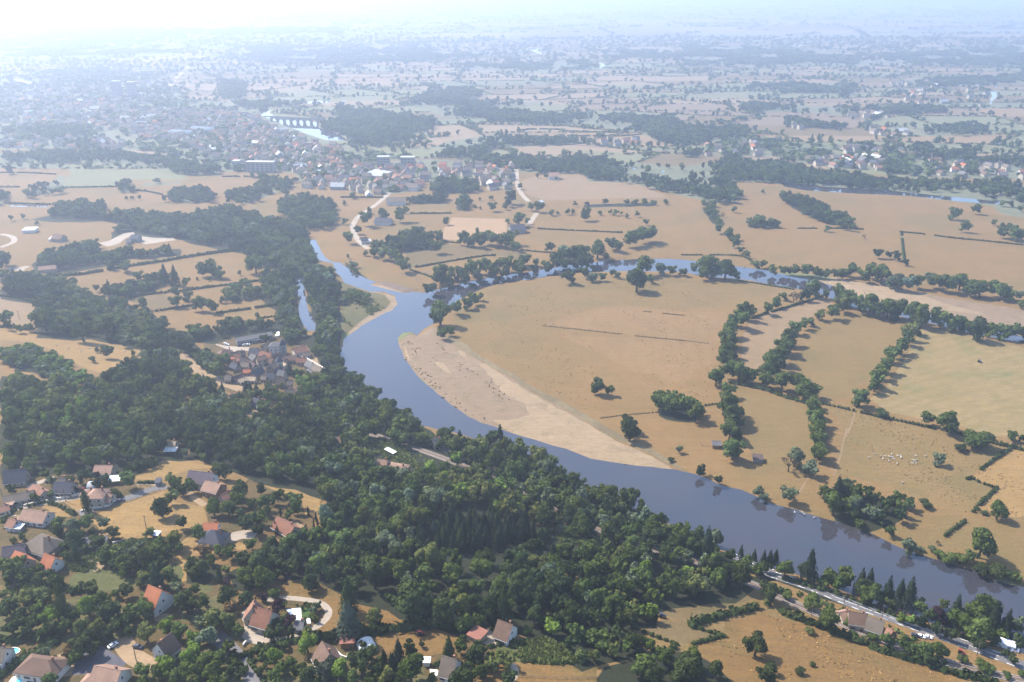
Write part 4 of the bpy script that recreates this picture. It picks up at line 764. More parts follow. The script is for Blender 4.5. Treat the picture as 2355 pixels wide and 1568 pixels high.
# --- fill the woods
def fill_wood(w):
    poly = w['poly']; Wd = W(poly, w['h'] * .5); x0, y0 = Wd.min(0); x1, y1 = Wd.max(0); dist = np.hypot(*Wd.mean(0))
    dmin = max(200, Wd[:, 1].min()); sp = w['sp'] * (max(1.0, dist / 1750.0) ** 1.25 if dist > 1500 else 1.0)
    nx, ny = int((x1 - x0) / sp) + 2, int((y1 - y0) / (sp * .87)) + 2
    gx, gy = np.meshgrid(np.arange(nx), np.arange(ny)); P = np.stack([(x0 + (gx + .5 * (gy % 2)) * sp).ravel(), (y0 + gy * sp * .87).ravel()], -1)
    P += rng.uniform(-.38, .38, P.shape) * sp; hh = w['h'] * rng.uniform(.7, 1.3, len(P))
    u, v = proj(P[:, 0], P[:, 1], hill(P[:, 0], P[:, 1]) + hh * .5); uv = np.stack([u, v], -1)
    uj = uv + np.stack([np.sin(P[:, 0] * .11) + np.sin(P[:, 1] * .07 + 3), np.sin(P[:, 1] * .09) + np.sin(P[:, 0] * .05 + 1)], -1) * (2.2 + (v[:, None] / 784) * 3.0) * np.array((1.0, .6)); kk = F / np.maximum(P[:, 1], 100) * sp * (.27 if dist < 1350 else .2); ok = inside(uj, poly) & inside(uj + np.stack([kk, 0 * kk], -1), poly) & inside(uj - np.stack([kk, 0 * kk], -1), poly) & inside(uj + np.stack([0 * kk, kk * .9], -1), poly) & inside(uj - np.stack([0 * kk, kk * .9], -1), poly) & ((dist > 1350) | inside(uj + np.stack([0 * kk, F / np.maximum(P[:, 1], 100) * hh * .30], -1), poly)) & (u > -90) & (u < 2444) & (v < 1650) & (v > 2)
    if dist > 1350: ok &= (np.sin(P[:, 0] * .019 + P[:, 1] * .004) + np.sin(P[:, 1] * .013 - P[:, 0] * .007) + rng.normal(size=len(P)) * .7) > -.55
    for h_ in w['holes']: ok &= ~inpoly(uv, h_)
    pal = w['pal']; cs = []; 
    for i in range(0, len(pal), 2): cs += [pal[i]] * int(pal[i + 1])
    idx = np.nonzero(ok)[0]; n2 = np.sin(P[:, 0] * .021 + 2) * np.sin(P[:, 1] * .017) + .5 * np.sin(P[:, 0] * .06 + P[:, 1] * .05)
    for i in idx:
        c = random.choice(cs)
        if n2[i] > .75 and 'o' in cs: c = random.choice('oomb')
        elif n2[i] < -.7 and 'd' in cs: c = 'd'
        q_ = random.random() ** 1.7; wd = sp * (.95 + .95 * q_); h = hh[i] * (.8 + .45 * q_)
        if w['shape'] == 'F': wd = sp * random.uniform(.95, 1.3); h = h * .85
        k = ppm(P[i, 0], P[i, 1], hill(P[i, 0], P[i, 1]))
        sh = w['shape']
        if not sh and c == 'd' and random.random() < .06 and dist < 1200: sh = 'F'; wd *= .7; h *= 1.25; c = 'f'
        TREES.append(dict(x=P[i, 0], y=P[i, 1], w=wd, h=max(h, wd * .75) if sh == '' and dist < 1500 else h, sh=sh, c=c, group='trees of the ' + w['label'], label=w['label'], px=wd * k, u=u[i], v=v[i], ex=False))
for w_ in WOODS: fill_wood(w_)
WATV = [pts(FARRIV), pts(SIDE), pts('e 2140,108 2170,95 2200,150 2245,228 2225,245 2160,205'), pts('f 0,262 90,335 170,368 150,430 100,428 0,375')] + VPOND
def over_water(x, y, h):
    b = np.zeros(len(x), bool)
    for hh in (0, h * .5, h, h * 1.25):
        u, v = proj(x, y, hh + 0 * x); uv = np.stack([u, v], -1)
        for q in WATV: b |= inside(uv, q)
    return b
EX_N = sum(t['ex'] for t in TREES)
# keep trees off water, roads, railway and out of each other's way next to the hand-placed ones
Txy = np.array([(t['x'], t['y']) for t in TREES]); keep = np.ones(len(TREES), bool)
exm = np.array([t['ex'] for t in TREES]); EXP = Txy[exm]; EXW = np.array([t['w'] for t in TREES if t['ex']])
nearm = (~exm) & (Txy[:, 1] < 1400)
for i in np.nonzero(nearm)[0]:
    d = np.hypot(*(EXP - Txy[i]).T)
    if (d < EXW * .42 + TREES[i]['w'] * .22).any(): keep[i] = False
rd = river_dist(Txy[nearm]); ii = np.nonzero(nearm)[0]; keep[ii[rd < 1.5]] = False
for Q, hw in ((MAIN_RD, 6.0), (RAIL, 3.0)):
    D = np.full(len(ii), 1e9)
    for a, b in zip(Q[:-1], Q[1:]):
        ab = b - a; t_ = np.clip(((Txy[ii] - a) @ ab) / (ab @ ab), 0, 1); D = np.minimum(D, np.hypot(*(Txy[ii] - a - t_[:, None] * ab).T))
    if hw and Q is RAIL: D = np.where((Txy[ii][:, 0] > -100) & (Txy[ii][:, 1] < 620), D, D)
    keep[ii[D < hw]] = False
ow = over_water(Txy[:, 0], Txy[:, 1], np.array([t['h'] for t in TREES])); keep &= ~(ow & ~exm)
TREES = [t for t, k in zip(TREES, keep) if k]
Z = height(np.array([(t['x'], t['y']) for t in TREES]))
for t, z in zip(TREES, Z): t['z'] = float(max(z, -1.2)) - .05; t['var'] = random.randrange(NVAR)
# ---------------------------------------------------------------- which plants stand as objects of their own
def kind_of(t): return {'F': 'fir_tree', 'C': 'cypress_tree', 'L': 'poplar_tree', 'X': 'bush', 'B': 'bare_tree', '': 'leafy_tree'}[t['sh']]
for t in TREES: t['kind'] = kind_of(t)
inview = lambda t: -10 < t['u'] < 2364 and 0 < t['v'] < 1580
byk = {}
for t in TREES: byk.setdefault(t['kind'], []).append(t)
QUOTA = dict(leafy_tree=296, fir_tree=200, cypress_tree=60, poplar_tree=60, bush=200, bare_tree=40)
SOLO, MASS = [], []
for k, L in byk.items():
    L.sort(key=lambda t: -(t['px'] + (0 if inview(t) else -1000)))
    n = QUOTA[k]; SOLO += [t for t in L[:n] if inview(t)]; MASS += [t for t in L[:n] if not inview(t)] + L[n:]
def lod(px): return 1 if px > 15 else 2 if px > 6.5 else 3
for t in MASS: t['lod'] = lod(t['px'])
bush_mass = [t for t in MASS if t['kind'] == 'bush']; fir_mass = [t for t in MASS if t['kind'] == 'fir_tree']; leaf_mass = [t for t in MASS if t['kind'] not in ('bush', 'fir_tree')]
print('TREES', len(TREES), 'solo', len(SOLO), 'mass', len(leaf_mass), len(fir_mass), 'lods', [sum(t['lod'] == k for t in MASS) for k in (1, 2, 3)])
merged('woodland_trees', 'mass of leafy trees covering the slope, river banks and far plain', leaf_mass)
if fir_mass: merged('conifer_trees', 'mass of dark firs in the plantation on the slope', fir_mass)
# hedgerows of the far bocage, one mass
def far_hedges():
    L = []; polys = [TOWN, TOWN2] + [w['poly'] for w in WOODS]
    for a, b in HEDGES:
        m_ = (a + b) / 2; u, v = proj(m_[0], m_[1], 0.)
        if not (-60 < u < 2414) or v < -5: continue
        n = np.hypot(*(b - a)); sp = max(7.5, m_[1] * .0036); k = int(n / sp); dens = random.choice((1, 1, 1, .8, .5)); big = random.choice((1, 1, 1.5, 2.2))
        for q in range(k):
            if random.random() > dens: continue
            p = a + (b - a) * (q + random.random()) / k; L.append((p[0] + random.uniform(-2, 2), p[1] + random.uniform(-2, 2), sp * random.uniform(1.1, 1.5), (3.0 if random.random() > .22 * big else random.uniform(8, 14)) * (1 if sp < 12 else 1.3)))
        for q in range(random.choice((0, 0, 1, 2, 2))):
            p = a + (b - a) * random.random() + rng.normal(size=2) * 30; L.append((p[0], p[1], max(10, sp), random.uniform(9, 13)))
    P = np.array(L); u, v = proj(P[:, 0], P[:, 1], 4.0); uv = np.stack([u, v], -1); bad = np.zeros(len(P), bool)
    for q in polys:
        if q[:, 1].min() < 560: bad |= inside(uv, q)
    bad |= over_water(P[:, 0], P[:, 1], P[:, 3])
    for q in pond_w: bad |= inside(P[:, :2], q)
    out = []
    for (x, y, w, h), k in zip(L, bad):
        if not k: out.append(dict(x=x, y=y, z=0.0, w=w if h < 5 else max(w, h), h=h * (1.1 if h < 5 else 1), sh='' if h > 5 else 'X', c=random.choice('mmd'), var=random.randrange(NVAR), lod=3))
    return out
fh = far_hedges(); print('far hedge plants', len(fh))
# trees between the houses of the town
tt = []
for poly, n in ((TOWN, 2600), (TOWN2, 300)):
    Wd = W(poly); x0, y0 = Wd.min(0); x1, y1 = Wd.max(0); P = rng.uniform((x0, y0), (x1, y1), (n * 4, 2)); P = P[inside(P, Wd)][:n]
    cl = np.sin(P[:, 0] * .013) * np.sin(P[:, 1] * .009 + 1) + rng.normal(size=len(P)) * .5
    ow = over_water(P[:, 0], P[:, 1], 12. + 0 * P[:, 0])
    for (x, y), c, w_ in zip(P, cl, ow):
        if w_: continue
        if c > -.45: tt.append(dict(x=x, y=y, z=0., w=random.uniform(9, 17) * (1 + y / 6000), h=random.uniform(7, 13), sh='', c=random.choice('mmds'), var=random.randrange(NVAR), lod=3))
merged('hedgerow_vegetation', 'hedgerows and scattered trees of the hazy far farmland', fh)
merged('town_vegetation', 'garden trees among the roofs of the distant town', tt)
# trunk shapes, shared
def trunk_mesh(shape, var):
    mb = MB(); r = random.Random(var + 10 * len(shape)); n = 7
    if shape in ('F', 'C'): mb.tube([(0, 0, 0), (.01, 0, .35), (0, .005, .9)], [.045, .03, .006], 6)
    elif shape == 'X':
        for q in range(4): a = q * 1.6 + r.random(); mb.tube([(0, 0, 0), (.14 * math.cos(a), .14 * math.sin(a), .25), (.26 * math.cos(a), .26 * math.sin(a), .55)], [.035, .022, .008], 5)
    else:
        top = .45; mb.tube([(0, 0, 0), (r.uniform(-.02, .02), .01, .2), (r.uniform(-.03, .03), r.uniform(-.03, .03), top)], [.05, .036, .026], 7)
        for q in range(6):
            a = q * 1.05 + r.random(); l = r.uniform(.2, .36) if shape != 'B' else r.uniform(.34, .46); z0 = r.uniform(.2, top)
            mb.tube([(0, 0, z0), (l * .5 * math.cos(a), l * .5 * math.sin(a), z0 + .16), (l * math.cos(a), l * math.sin(a), z0 + r.uniform(.28, .42))], [.022, .015, .006], 5)
            if shape == 'B':
                for s in (-.5, .5): mb.tube([(l * .5 * math.cos(a), l * .5 * math.sin(a), z0 + .16), (l * .9 * math.cos(a + s), l * .9 * math.sin(a + s), z0 + .36)], [.012, .004], 4)
    o = mb.obj('trunk_src', ['bark']); me = o.data; bpy.data.objects.remove(o); me.name = 'trunk'; return me
TM, CM = {}, {}
LAND = [("orange-roofed gabled house", 358, 1369), ("oval gravel drive", 690, 1410), ("pool terrace", 674, 1413), ("white polytunnel", 842, 1476), ("red metal shed", 798, 1472), ("long brown house with cypresses", 660, 1203),
        ("golden hayfield", 300, 1190), ("asphalt drive with the white van", 280, 1150), ("pink-roofed bungalow", 84, 1187), ("grey-brown hipped house", 97, 1247), ("dark slate-roofed house", 36, 1100), ("terracotta-roofed villa", 218, 1137),
        ("chalet-style wooden house", 489, 1118), ("house with the purplish roof", 462, 1094), ("dark hip-roofed house", 487, 1221), ("long low grey-roofed house", 38, 1143), ("green meadow", 232, 1334), ("blue pool", 31, 1495),
        ("brown-roofed house at the bottom left", 92, 1530), ("steep brown-roofed house", 376, 1482), ("wide pink-brown roof at the bottom edge", 240, 1550), ("asphalt lane at the bottom", 545, 1520), ("house beside the polytunnel", 745, 1497), ("house at the wood's lower edge", 1165, 1447),
        ("house with the dark roof at the bottom", 1030, 1525), ("mown orange paddock", 960, 1475), ("L-shaped hedge by the olive pasture", 1600, 1430), ("cottage row by the railway", 1985, 1425), ("main road", 2080, 1420), ("camper vans", 2318, 1480), ("railway line", 1850, 1390),
        ("white cattle", 2060, 1050), ("river bend copse", 1990, 1150), ("small field barn", 1645, 1017), ("sandbank's lower tip", 1550, 1078), ("large sandbank", 1250, 950), ("river confluence", 960, 690), ("riverside village", 620, 850), ("white-walled manor", 633, 797), ("long grey warehouse", 570, 775),
        ("left slope field", 200, 800), ("narrow fields", 400, 690), ("side channel", 700, 700), ("upper left tan field", 60, 710), ("ploughed strip", 1090, 520), ("white farm", 845, 548), ("winding lane", 860, 480), ("open hazy field", 1370, 430), ("square wood", 1400, 400), ("field with mown rows", 2200, 900), ("enclosed meadow", 1900, 800), ("upper river bend", 1500, 610),
        ("gravel bar", 2100, 670), ("zigzag hedge", 2250, 1150), ("orange east field", 2320, 1100), ("farm buildings above the village", 600, 930), ("quarry yard", 330, 550), ("clearing by the railway", 900, 1040), ("scrubby clearing above the firs", 1330, 1240), ("orange hillside pasture", 2000, 1500)]
LU = np.array([(l[1], l[2]) for l in LAND], float)
KN = dict(leafy_tree='tree', fir_tree='fir', cypress_tree='cypress', poplar_tree='poplar', bush='bush', bare_tree='bare tree')
ADJ = {'': ('broad', 'rounded', 'spreading'), 'F': ('pointed',) * 3, 'C': ('slim',) * 3, 'L': ('columnar',) * 3, 'X': ('low',) * 3, 'B': ('leafless',) * 3}
def describe(t):
    d = np.hypot((LU[:, 0] - t['u']), (LU[:, 1] - t['v']) * 1.3); j = int(d.argmin()); du, dv = t['u'] - LU[j, 0], t['v'] - LU[j, 1]
    rel = ('left of' if du < 0 else 'right of') if abs(du) > abs(dv) * 1.2 else ('behind' if dv < 0 else 'in front of')
    if d[j] > 110: rel = 'far ' + rel if rel.split()[0] in ('left', 'right', 'behind') else 'far below'
    sz = 'big' if t['w'] > 14 else 'small' if t['w'] < 7 else 'medium'
    return f"{sz} {CNAME[t['c']]} {KN[t['kind']]} {rel} the {LAND[j][0]}"
ORD = ['leftmost', 'second from left', 'third from left', 'fourth from left', 'fifth from left', 'sixth from left', 'seventh from left', 'eighth from left', 'ninth from left', 'tenth from left', 'eleventh from left', 'twelfth from left']
def unique_labels(items, describe_, ukey=lambda t: t['u']):
    d = {}
    for t in items: d.setdefault(describe_(t), []).append(t)
    for k, L in d.items():
        L.sort(key=ukey)
        for i, t in enumerate(L):
            if len(L) == 1: t['lab'] = k
            elif len(L) == 2: t['lab'] = k + (', left of two' if i == 0 else ', right of two')
            elif len(L) <= 12: t['lab'] = k + f', {ORD[i]}' + ('' if i else f' of {len(L)}')
            else:
                row, c = divmod(i, 12); t['lab'] = k + f', {ORD[c]}' + (' of the first dozen' if row == 0 else ' of the next dozen')
unique_labels([t for t in SOLO if t['ex']], describe)
for t in SOLO:
    if not t['ex']: t['lab'] = f"{KN[t['kind']]} standing in the {t['label']}".replace('standing in the trees', 'among the trees')
COUNT = {}
def make_plant(t):
    kx = (t['sh'], 0 if t['px'] > 20 else 1, t['var'])
    if kx not in CM:
        V, Q, T = proto(*kx); CM[kx] = np_mesh('crown', V, Q, T, ['leaf_m'])
    if (t['sh'], t['var']) not in TM: TM[(t['sh'], t['var'])] = trunk_mesh(t['sh'], t['var'])
    root = bpy.data.objects.new(t['kind'], None); col.objects.link(root); root.location = (t['x'], t['y'], t['z']); root.rotation_euler = (0, 0, random.uniform(0, 6.28)); root.scale = (t['w'], t['w'], t['h'])
    tr = bpy.data.objects.new('trunk' if t['sh'] != 'X' else 'stem', TM[(t['sh'], t['var'])]); col.objects.link(tr); tr.parent = root
    cr = bpy.data.objects.new('crown' if t['sh'] != 'X' else 'foliage', CM[kx]); col.objects.link(cr); cr.parent = root
    cr.material_slots[0].link = 'OBJECT'; cr.material_slots[0].material = MATS['leaf_' + t['c']]
    tag(root, t['lab'], 'bush' if t['sh'] == 'X' else 'tree', t['group']); return root
for t in SOLO: make_plant(t)

# ---------------------------------------------------------------- hedges between the fields, each one a thing
def hedge(label, s, h=1.6, w=1.8, c='d', gap=0.0, raw=None):
    P = densify(smooth_line(wp(s, h * .5), 1) if raw is None else raw, 2.2); kk = ppm(P[len(P) // 2, 0], P[len(P) // 2, 1], 0.)
    st = 2.0 if kk > 2.5 else 3.2; P = densify(np.array([P[0]] + [p for p in P[1:]]), st); Z_ = height(P); q_ = []; core = MB(); ph = random.random() * 50
    r = np.random.default_rng(int(abs(P[0, 0] * 7 + P[0, 1])))
    for i, (p, z) in enumerate(zip(P, Z_)):
        m_ = math.sin(i * .37 + ph) + math.sin(i * .11 + ph * 2)
        if gap and m_ > 2 - 2 * gap: continue
        hh = h * r.uniform(.75, 1.2) * (1 + .12 * m_); ww = w * r.uniform(.8, 1.15)
        core.add([(p[0] + ICO[0][k, 0] * st * .7, p[1] + ICO[0][k, 1] * max(st * .6, ww * .45), max(z, z + hh * .45 + ICO[0][k, 2] * hh * .5)) for k in range(12)], ICO[1])
        n = 9
        a = r.uniform(0, 6.28, n); rr = r.uniform(.35, .62, n) * ww; zz = z + hh * (.25 + .8 * r.uniform(0, 1, n)) ** 1; C0 = np.stack([p[0] + np.cos(a) * rr, p[1] + np.sin(a) * rr, zz], -1)
        nn = np.stack([np.cos(a), np.sin(a), r.uniform(0, 1.4, n)], -1) + r.normal(size=(n, 3)) * .3; nn /= np.linalg.norm(nn, axis=1)[:, None]
        t_ = np.cross(nn, r.normal(size=(n, 3))); t_ /= np.linalg.norm(t_, axis=1)[:, None]; b_ = np.cross(nn, t_); s_ = ww * .27 * r.uniform(.7, 1.3, (n, 1))
        q_.append(np.stack([C0 - t_ * s_ - b_ * s_, C0 + t_ * s_ - b_ * s_, C0 + t_ * s_ + b_ * s_, C0 - t_ * s_ + b_ * s_], 1))
    if not q_: return
    q_ = np.concatenate(q_).reshape(-1, 3); V = np.concatenate([q_, np.array(core.v)]); Q = np.arange(len(q_)).reshape(-1, 4); T = np.array(core.f) + len(q_)
    me = np_mesh('hedge', V, Q, T, ['leaf_' + c]); o = bpy.data.objects.new('hedge', me); col.objects.link(o); tag(o, label, 'hedge', 'hedges between fields and gardens'); return o
HD = [("zigzag hedge at the right edge, its upper straight run beside the orange field", "d 1500,128 1400,190 1300,265", 2, 2.2, .1), ("low hook-shaped end of the zigzag hedge on the right", "d 1215,325 1240,318 1300,350 1390,378", 1.6, 2, .1),
 ("zigzag hedge's lower run from the corner toward the dead bush", "d 1398,378 1290,480", 2, 2, .15), ("broken hedge running down to the silver bankside willow", "d 1275,500 1250,530 1190,590 1120,640 1070,680 1020,720", 2, 2, .4),
 ("dark hedge line at the upper right corner pasture", "d 1380,92 1440,110 1500,128", 1.5, 1.8, .1), ("short hedge leaving the right picture edge above the orange field", "d 1500,128 1562,145 1620,150", 2, 2, 0),
 ("hedge from the single oak along the foot of the mown field", "g 1240,1290 1320,1310 1420,1330 1540,1355 1650,1380 1790,1410 1960,1450 2100,1490 2355,1550", 1.8, 2.2, .15), ("low hedge closing the enclosed meadow at its lower right", "g 940,1225 1040,1245 1180,1278", 1.4, 2, .05),
 ("dark hedge foot below the tree row of the enclosed meadows", "g 330,1085 540,1120 700,1180 860,1225", 2.2, 2.5, .1), ("hedge foot along the western tree row and its gap", "g 480,640 560,610 740,560 830,530 960,490", 1.8, 2, .1),
 ("thin hedge across the far right pasture", "g 1505,45 1700,65 1880,90 2060,105 2340,135", 1.6, 2.2, .25), ("thin hedge going down from the far pasture corner", "g 1510,45 1520,150 1530,240", 1.2, 1.6, .35), ("short thin hedge in the hazy pasture above the river", "g 800,22 980,20 1240,28", 1.4, 2, .3),
 ("faint long hedge in the pasture behind the upper river", "g 0,205 400,205 470,240 500,270", 1.3, 2, .2), ("line of scrub on the near lip of the upper river", "g 400,385 480,395 600,415 760,440", 1.2, 2, .15),
 ("low dark hedge in the middle of the big river field", "f 1395,693 1700,725 2000,760 2355,795", .9, 1.0, .35), ("short faint hedge near the top of the big river field", "f 2090,595 2355,622", .8, 1.0, .4), ("continuing faint hedge on the big river field, right of the dark one", "g 0,795 230,822", .8, 1, .4),
 ("thin hedge from the sandbank's lip to the compact copse", "f 1790,1330 1960,1308 2170,1290", 1.0, 1.2, .3), ("thin hedge from the compact copse to the tree row", "g 160,1242 250,1228", 1.2, 1.4, .2),
 ("double hedge in the meadow behind the confluence", "f 515,288 550,285 720,252 900,222 1020,205 1100,215", 1.6, 2.2, .25), ("hedge from the copse down to the bank trees at the confluence", "f 480,310 560,335 640,365", 1.4, 2, .05),
 ("hedge between the ploughed strip and the olive meadow", "f 690,110 810,122", 1.5, 2, 0), ("hedge along the back of the hazy stubble field", "f 1280,20 1650,38 1930,50", 1.6, 2, .25), ("dark hedge foot below the hazy stubble field", "f 1245,170 1330,180 1470,190", 1.6, 2, 0),
 ("upper hedge of the narrow strip fields on the left", "e 330,345 500,345 720,310 830,290 940,272 1100,250 1300,215 1500,185 1640,172", 2.4, 4, .05), ("hedge between the middle strip fields near the side channel", "e 1230,455 1440,425 1600,405 1790,380", 2, 2.5, .08),
 ("lower hedge of the narrow strip fields", "e 1080,590 1200,570 1335,550", 2, 2.5, .1), ("hedge on the right half of the lower strip fields", "e 1500,603 1700,577 1900,548", 2, 2.5, .15), ("dark hedge foot of the olive strip field", "e 850,505 980,478 1140,460", 2.4, 3, 0),
 ("short hedge in the last strip field before the side channel", "e 1780,645 1870,628", 1.5, 2, .1), ("hedge above the upper left tan field", "e 0,485 60,492 150,512 250,530", 1.6, 2, .1), ("hedge between the two left slope fields", "e 0,700 60,690 150,715 230,715", 2.4, 3, .1),
 ("tall garden hedge behind the golden hilltop field", "a 780,265 850,245 900,232 945,228", 3, 4, 0), ("long clipped hedge behind the red shed and polytunnel", "m 1270,600 1500,590 1700,560 1900,540 2050,520 2350,470 b 860,1225 1000,1205 1130,1195 1200,1215", 4, 5, 0),
 ("garden hedge below the gravel forecourt of the villa", "m 480,770 650,745 850,690 1050,640", 2.5, 3, 0), ("clipped hedge curving along the asphalt lane", "m 350,960 400,1030 480,1130 570,1270", 1.2, 1.2, 0), ("short dark clipped hedge by the lane entrance", "m 380,960 560,925", 1.5, 2, 0),
 ("hedge along the lane's left side at the bottom", "b 0,1365 -60,1400 a 1400,1390 1450,1440 1480,1500", 2, 3, 0), ("garden hedge on the left of the two pools", "a 0,1310 100,1300 250,1290 330,1300", 2.5, 3.5, 0), ("clipped hedge slanting past the blue pool", "a 0,1525 90,1450 170,1400 250,1350 330,1320", 2.2, 3, 0),
 ("garden hedge between golden lawn and villa drive", "l 720,690 850,720 950,780 1080,850", 1.8, 2.2, 0), ("low hedge beside the pink-roofed bungalow", "l 160,810 350,760 640,680", 1.2, 1.5, .1), ("dark hedge by the terracotta villa", "l 1520,490 1680,540 1740,590", 2.4, 3, 0),
 ("dark clipped hedge wall on the golden hilltop field", "l 2030,390 2270,390", 1.8, 2, 0), ("hedge line under the grey low house", "l 1500,1370 1700,1290", 1.2, 1.6, .1), ("garden hedge above the orange roofs", "l 940,1330 1100,1300 1250,1330", 2, 3, 0), ("hedge along the dark slate house garden", "l 500,230 650,205", 1.5, 2, 0),
 ("thick hedge following the lower side of the railway", "d 100,1135 220,1185 330,1222 450,1270 560,1312 700,1365 800,1400 900,1432 1000,1460 1100,1492 1200,1520 1400,1565", 2.6, 4, 0), ("L-shaped hedge, its long upper arm below the olive pasture", "c 1562,1090 1440,1120 1350,1135 1250,1170 1130,1190 1095,1215", 2.6, 4, .05),
 ("L-shaped hedge, its thin lower arm", "c 1095,1215 1180,1250 1290,1280", 1.6, 2, .05), ("hedge under the small olive paddock", "c 1290,1282 1200,1305 1110,1330", 1.5, 2, .1), ("left hedge of the small olive paddock", "c 740,1230 830,1270 920,1300 1000,1332", 1.5, 1.8, .1), ("dark hedge above the bottom wood", "c 860,1362 950,1375 990,1350", 2, 2.5, 0),
 ("roadside scrub line between road and trees, upper half", "d 100,935 300,990 480,1050 620,1100", 1.8, 2.4, .05), ("roadside scrub line between road and trees, lower half", "d 680,1130 900,1200 1100,1265 1250,1300", 1.8, 2.4, .05),
 ("hedge below the camp garden wall", "b 1425,1345 1500,1330 1562,1315", 1.5, 2, 0), ("field hedge far left under the open meadow", "h 430,1292 650,1288 800,1285", 1.8, 3, .1), ("field hedge from the far copse to the rounded wood", "h 930,1308 1020,1318 1115,1338", 2, 3, .05), ("dark far hedge left of the angled copse", "h 0,1288 130,1288", 1.8, 3, .05),
 ("far hedge above the angled copse", "h 0,1188 200,1190 380,1200", 1.8, 3, .05), ("dark hedge at the far left pond", "h 40,1400 340,1408", 2, 3, 0), ("far hedge above the slanting wood strip", "h 1540,1216 1700,1215 1860,1232", 1.8, 3, .1), ("hedge above the olive meadow by the town edge", "i 0,1358 280,1360", 1.8, 3, .05),
 ("hedge on the upper side of the ploughed strip", "i 480,1470 600,1470 750,1468", 1.8, 3, .1), ("hedge across the far field below the long wood", "i 1250,905 1260,890 1500,890 1560,905 1900,912", 2, 4, .1), ("far hedge at the end of the hazy fields", "i 1560,935 1900,940 2065,925", 2, 4, .05)]
for lab, s, h, w, gp in HD: hedge(lab, s, h * (.4 if h < 1.1 else 1), w * (.55 if h < 1.1 else 1), 'y' if h < 1.1 else 'd', gp)
# ---------------------------------------------------------------- low tufts on the bank and the rough ground, uncountable
def tufts(name, label, regions, c, size):
    Q = []; 
    for s, n in regions:
        Wd = wp(s); x0, y0 = Wd.min(0); x1, y1 = Wd.max(0); P = rng.uniform((x0, y0), (x1, y1), (n * 3, 2)); P = P[inside(P, Wd)]
        den = np.sin((P[:, 0] * .8 + P[:, 1] * .55) * .16) + np.sin(P[:, 0] * .05) * .8 + rng.normal(size=len(P)) * .5; P = P[den > .3][:n]; z = height(P)
        for k in range(4):
            s_ = size * rng.uniform(.5, 1.5, (len(P), 1)); nn = rng.normal(size=(len(P), 3)); nn[:, 2] = np.abs(nn[:, 2]) * .6 + .2; nn /= np.linalg.norm(nn, axis=1)[:, None]
            t_ = np.cross(nn, rng.normal(size=(len(P), 3))); t_ /= np.linalg.norm(t_, axis=1)[:, None]; b_ = np.cross(nn, t_)
            C0 = np.column_stack([P + rng.normal(size=P.shape) * size * .5, z + size * .35]); Q.append(np.stack([C0 - t_ * s_ - b_ * s_ * .7, C0 + t_ * s_ - b_ * s_ * .7, C0 + t_ * s_ + b_ * s_ * .7, C0 - t_ * s_ + b_ * s_ * .7], 1))
    Q = np.concatenate(Q).reshape(-1, 3); me = np_mesh(name, Q, np.arange(len(Q)).reshape(-1, 4), np.zeros((0, 3), int), ['leaf_' + c]); o = bpy.data.objects.new(name, me); col.objects.link(o); tag(o, label, kind='stuff')
tufts('dry_grass', 'dry tufts on the large sandbank', [("f 410,800 470,800 700,960 760,1060 900,1200 1000,1290 1240,1370 1200,1410 1000,1350 860,1300 690,1180 560,1050 440,920", 650), ("f 640,800 760,830 940,940 1060,1080 1180,1240 1000,1200 760,960", 160)], 'y', .45)
tufts('pasture_tussocks', 'scattered darker tussocks on the dry pastures', [("g 960,1240 1650,1370 2355,1540 d 1562,560 1240,540 900,440 400,300 470,0", 700), ("d 0,1160 560,1340 900,1460 1200,1562 -300,1562 c 850,1290 1290,1290", 420), ("f 980,450 2355,370 g 260,600 200,1200 f 2355,1300 1700,1300 1000,850", 600)], 'h', .34)
tufts('scrub', 'low scrub and brambles on rough ground', [("b 610,140 700,120 712,80 860,100 1110,190 1250,275 1100,250 1020,235 930,268 830,225 740,180 690,172", 500), ("c 130,580 380,620 640,700 600,745 300,722 260,655", 500), ("f 100,430 190,455 300,480 330,560 240,600 110,690 20,700 0,600", 700), ("c 0,1330 200,1300 380,1380 400,1450 250,1460 0,1440", 500),
      ("a 400,800 560,760 620,900 440,890 400,860", 200), ("d 60,980 300,1060 700,1210 1100,1380 1562,1540 1562,1600 1100,1420 700,1260 300,1110 60,1010", 500), ("a 600,700 1000,700 1100,760 1000,860 640,880", 300), ("a 0,950 200,960 400,980 200,1100 0,1100", 250), ("c 350,700 1100,830 1100,1000 700,1000", 400)], 'o', .9)
# ---------------------------------------------------------------- buildings
def roof_mat(name, c, rows=True, rough=.85, var=.35):
    c = tuple(x * .8 for x in c)
    m, nt, o = nodes_of('roof_' + name); tc = N(nt, 'ShaderNodeTexCoord').outputs['Object']; g = N(nt, 'ShaderNodeNewGeometry').outputs['Position']
    n1 = noise(nt, g, 1.6, 4, .3, .7, .7); n2 = noise(nt, g, .25, 3, .35, .65)
    dk = tuple(x * (1 - var) for x in c); lt = tuple(min(.85, x * 1.2) for x in c)
    cc = mixc(nt, n1, dk, lt); cc = mixc(nt, mul(nt, n2, .45), cc, (dk[0] * .8, dk[1] * .85, dk[2] * .8))
    w = N(nt, 'ShaderNodeTexWave'); w.bands_direction = 'Z'; w.inputs['Scale'].default_value = .75; w.inputs['Distortion'].default_value = .6; nt.links.new(tc, w.inputs['Vector'])
    cc = mixc(nt, mul(nt, w.outputs[1], .25), cc, dk); diffuse_out(nt, o, cc, rough, w.outputs[1] if rows else n1, .3, .05)
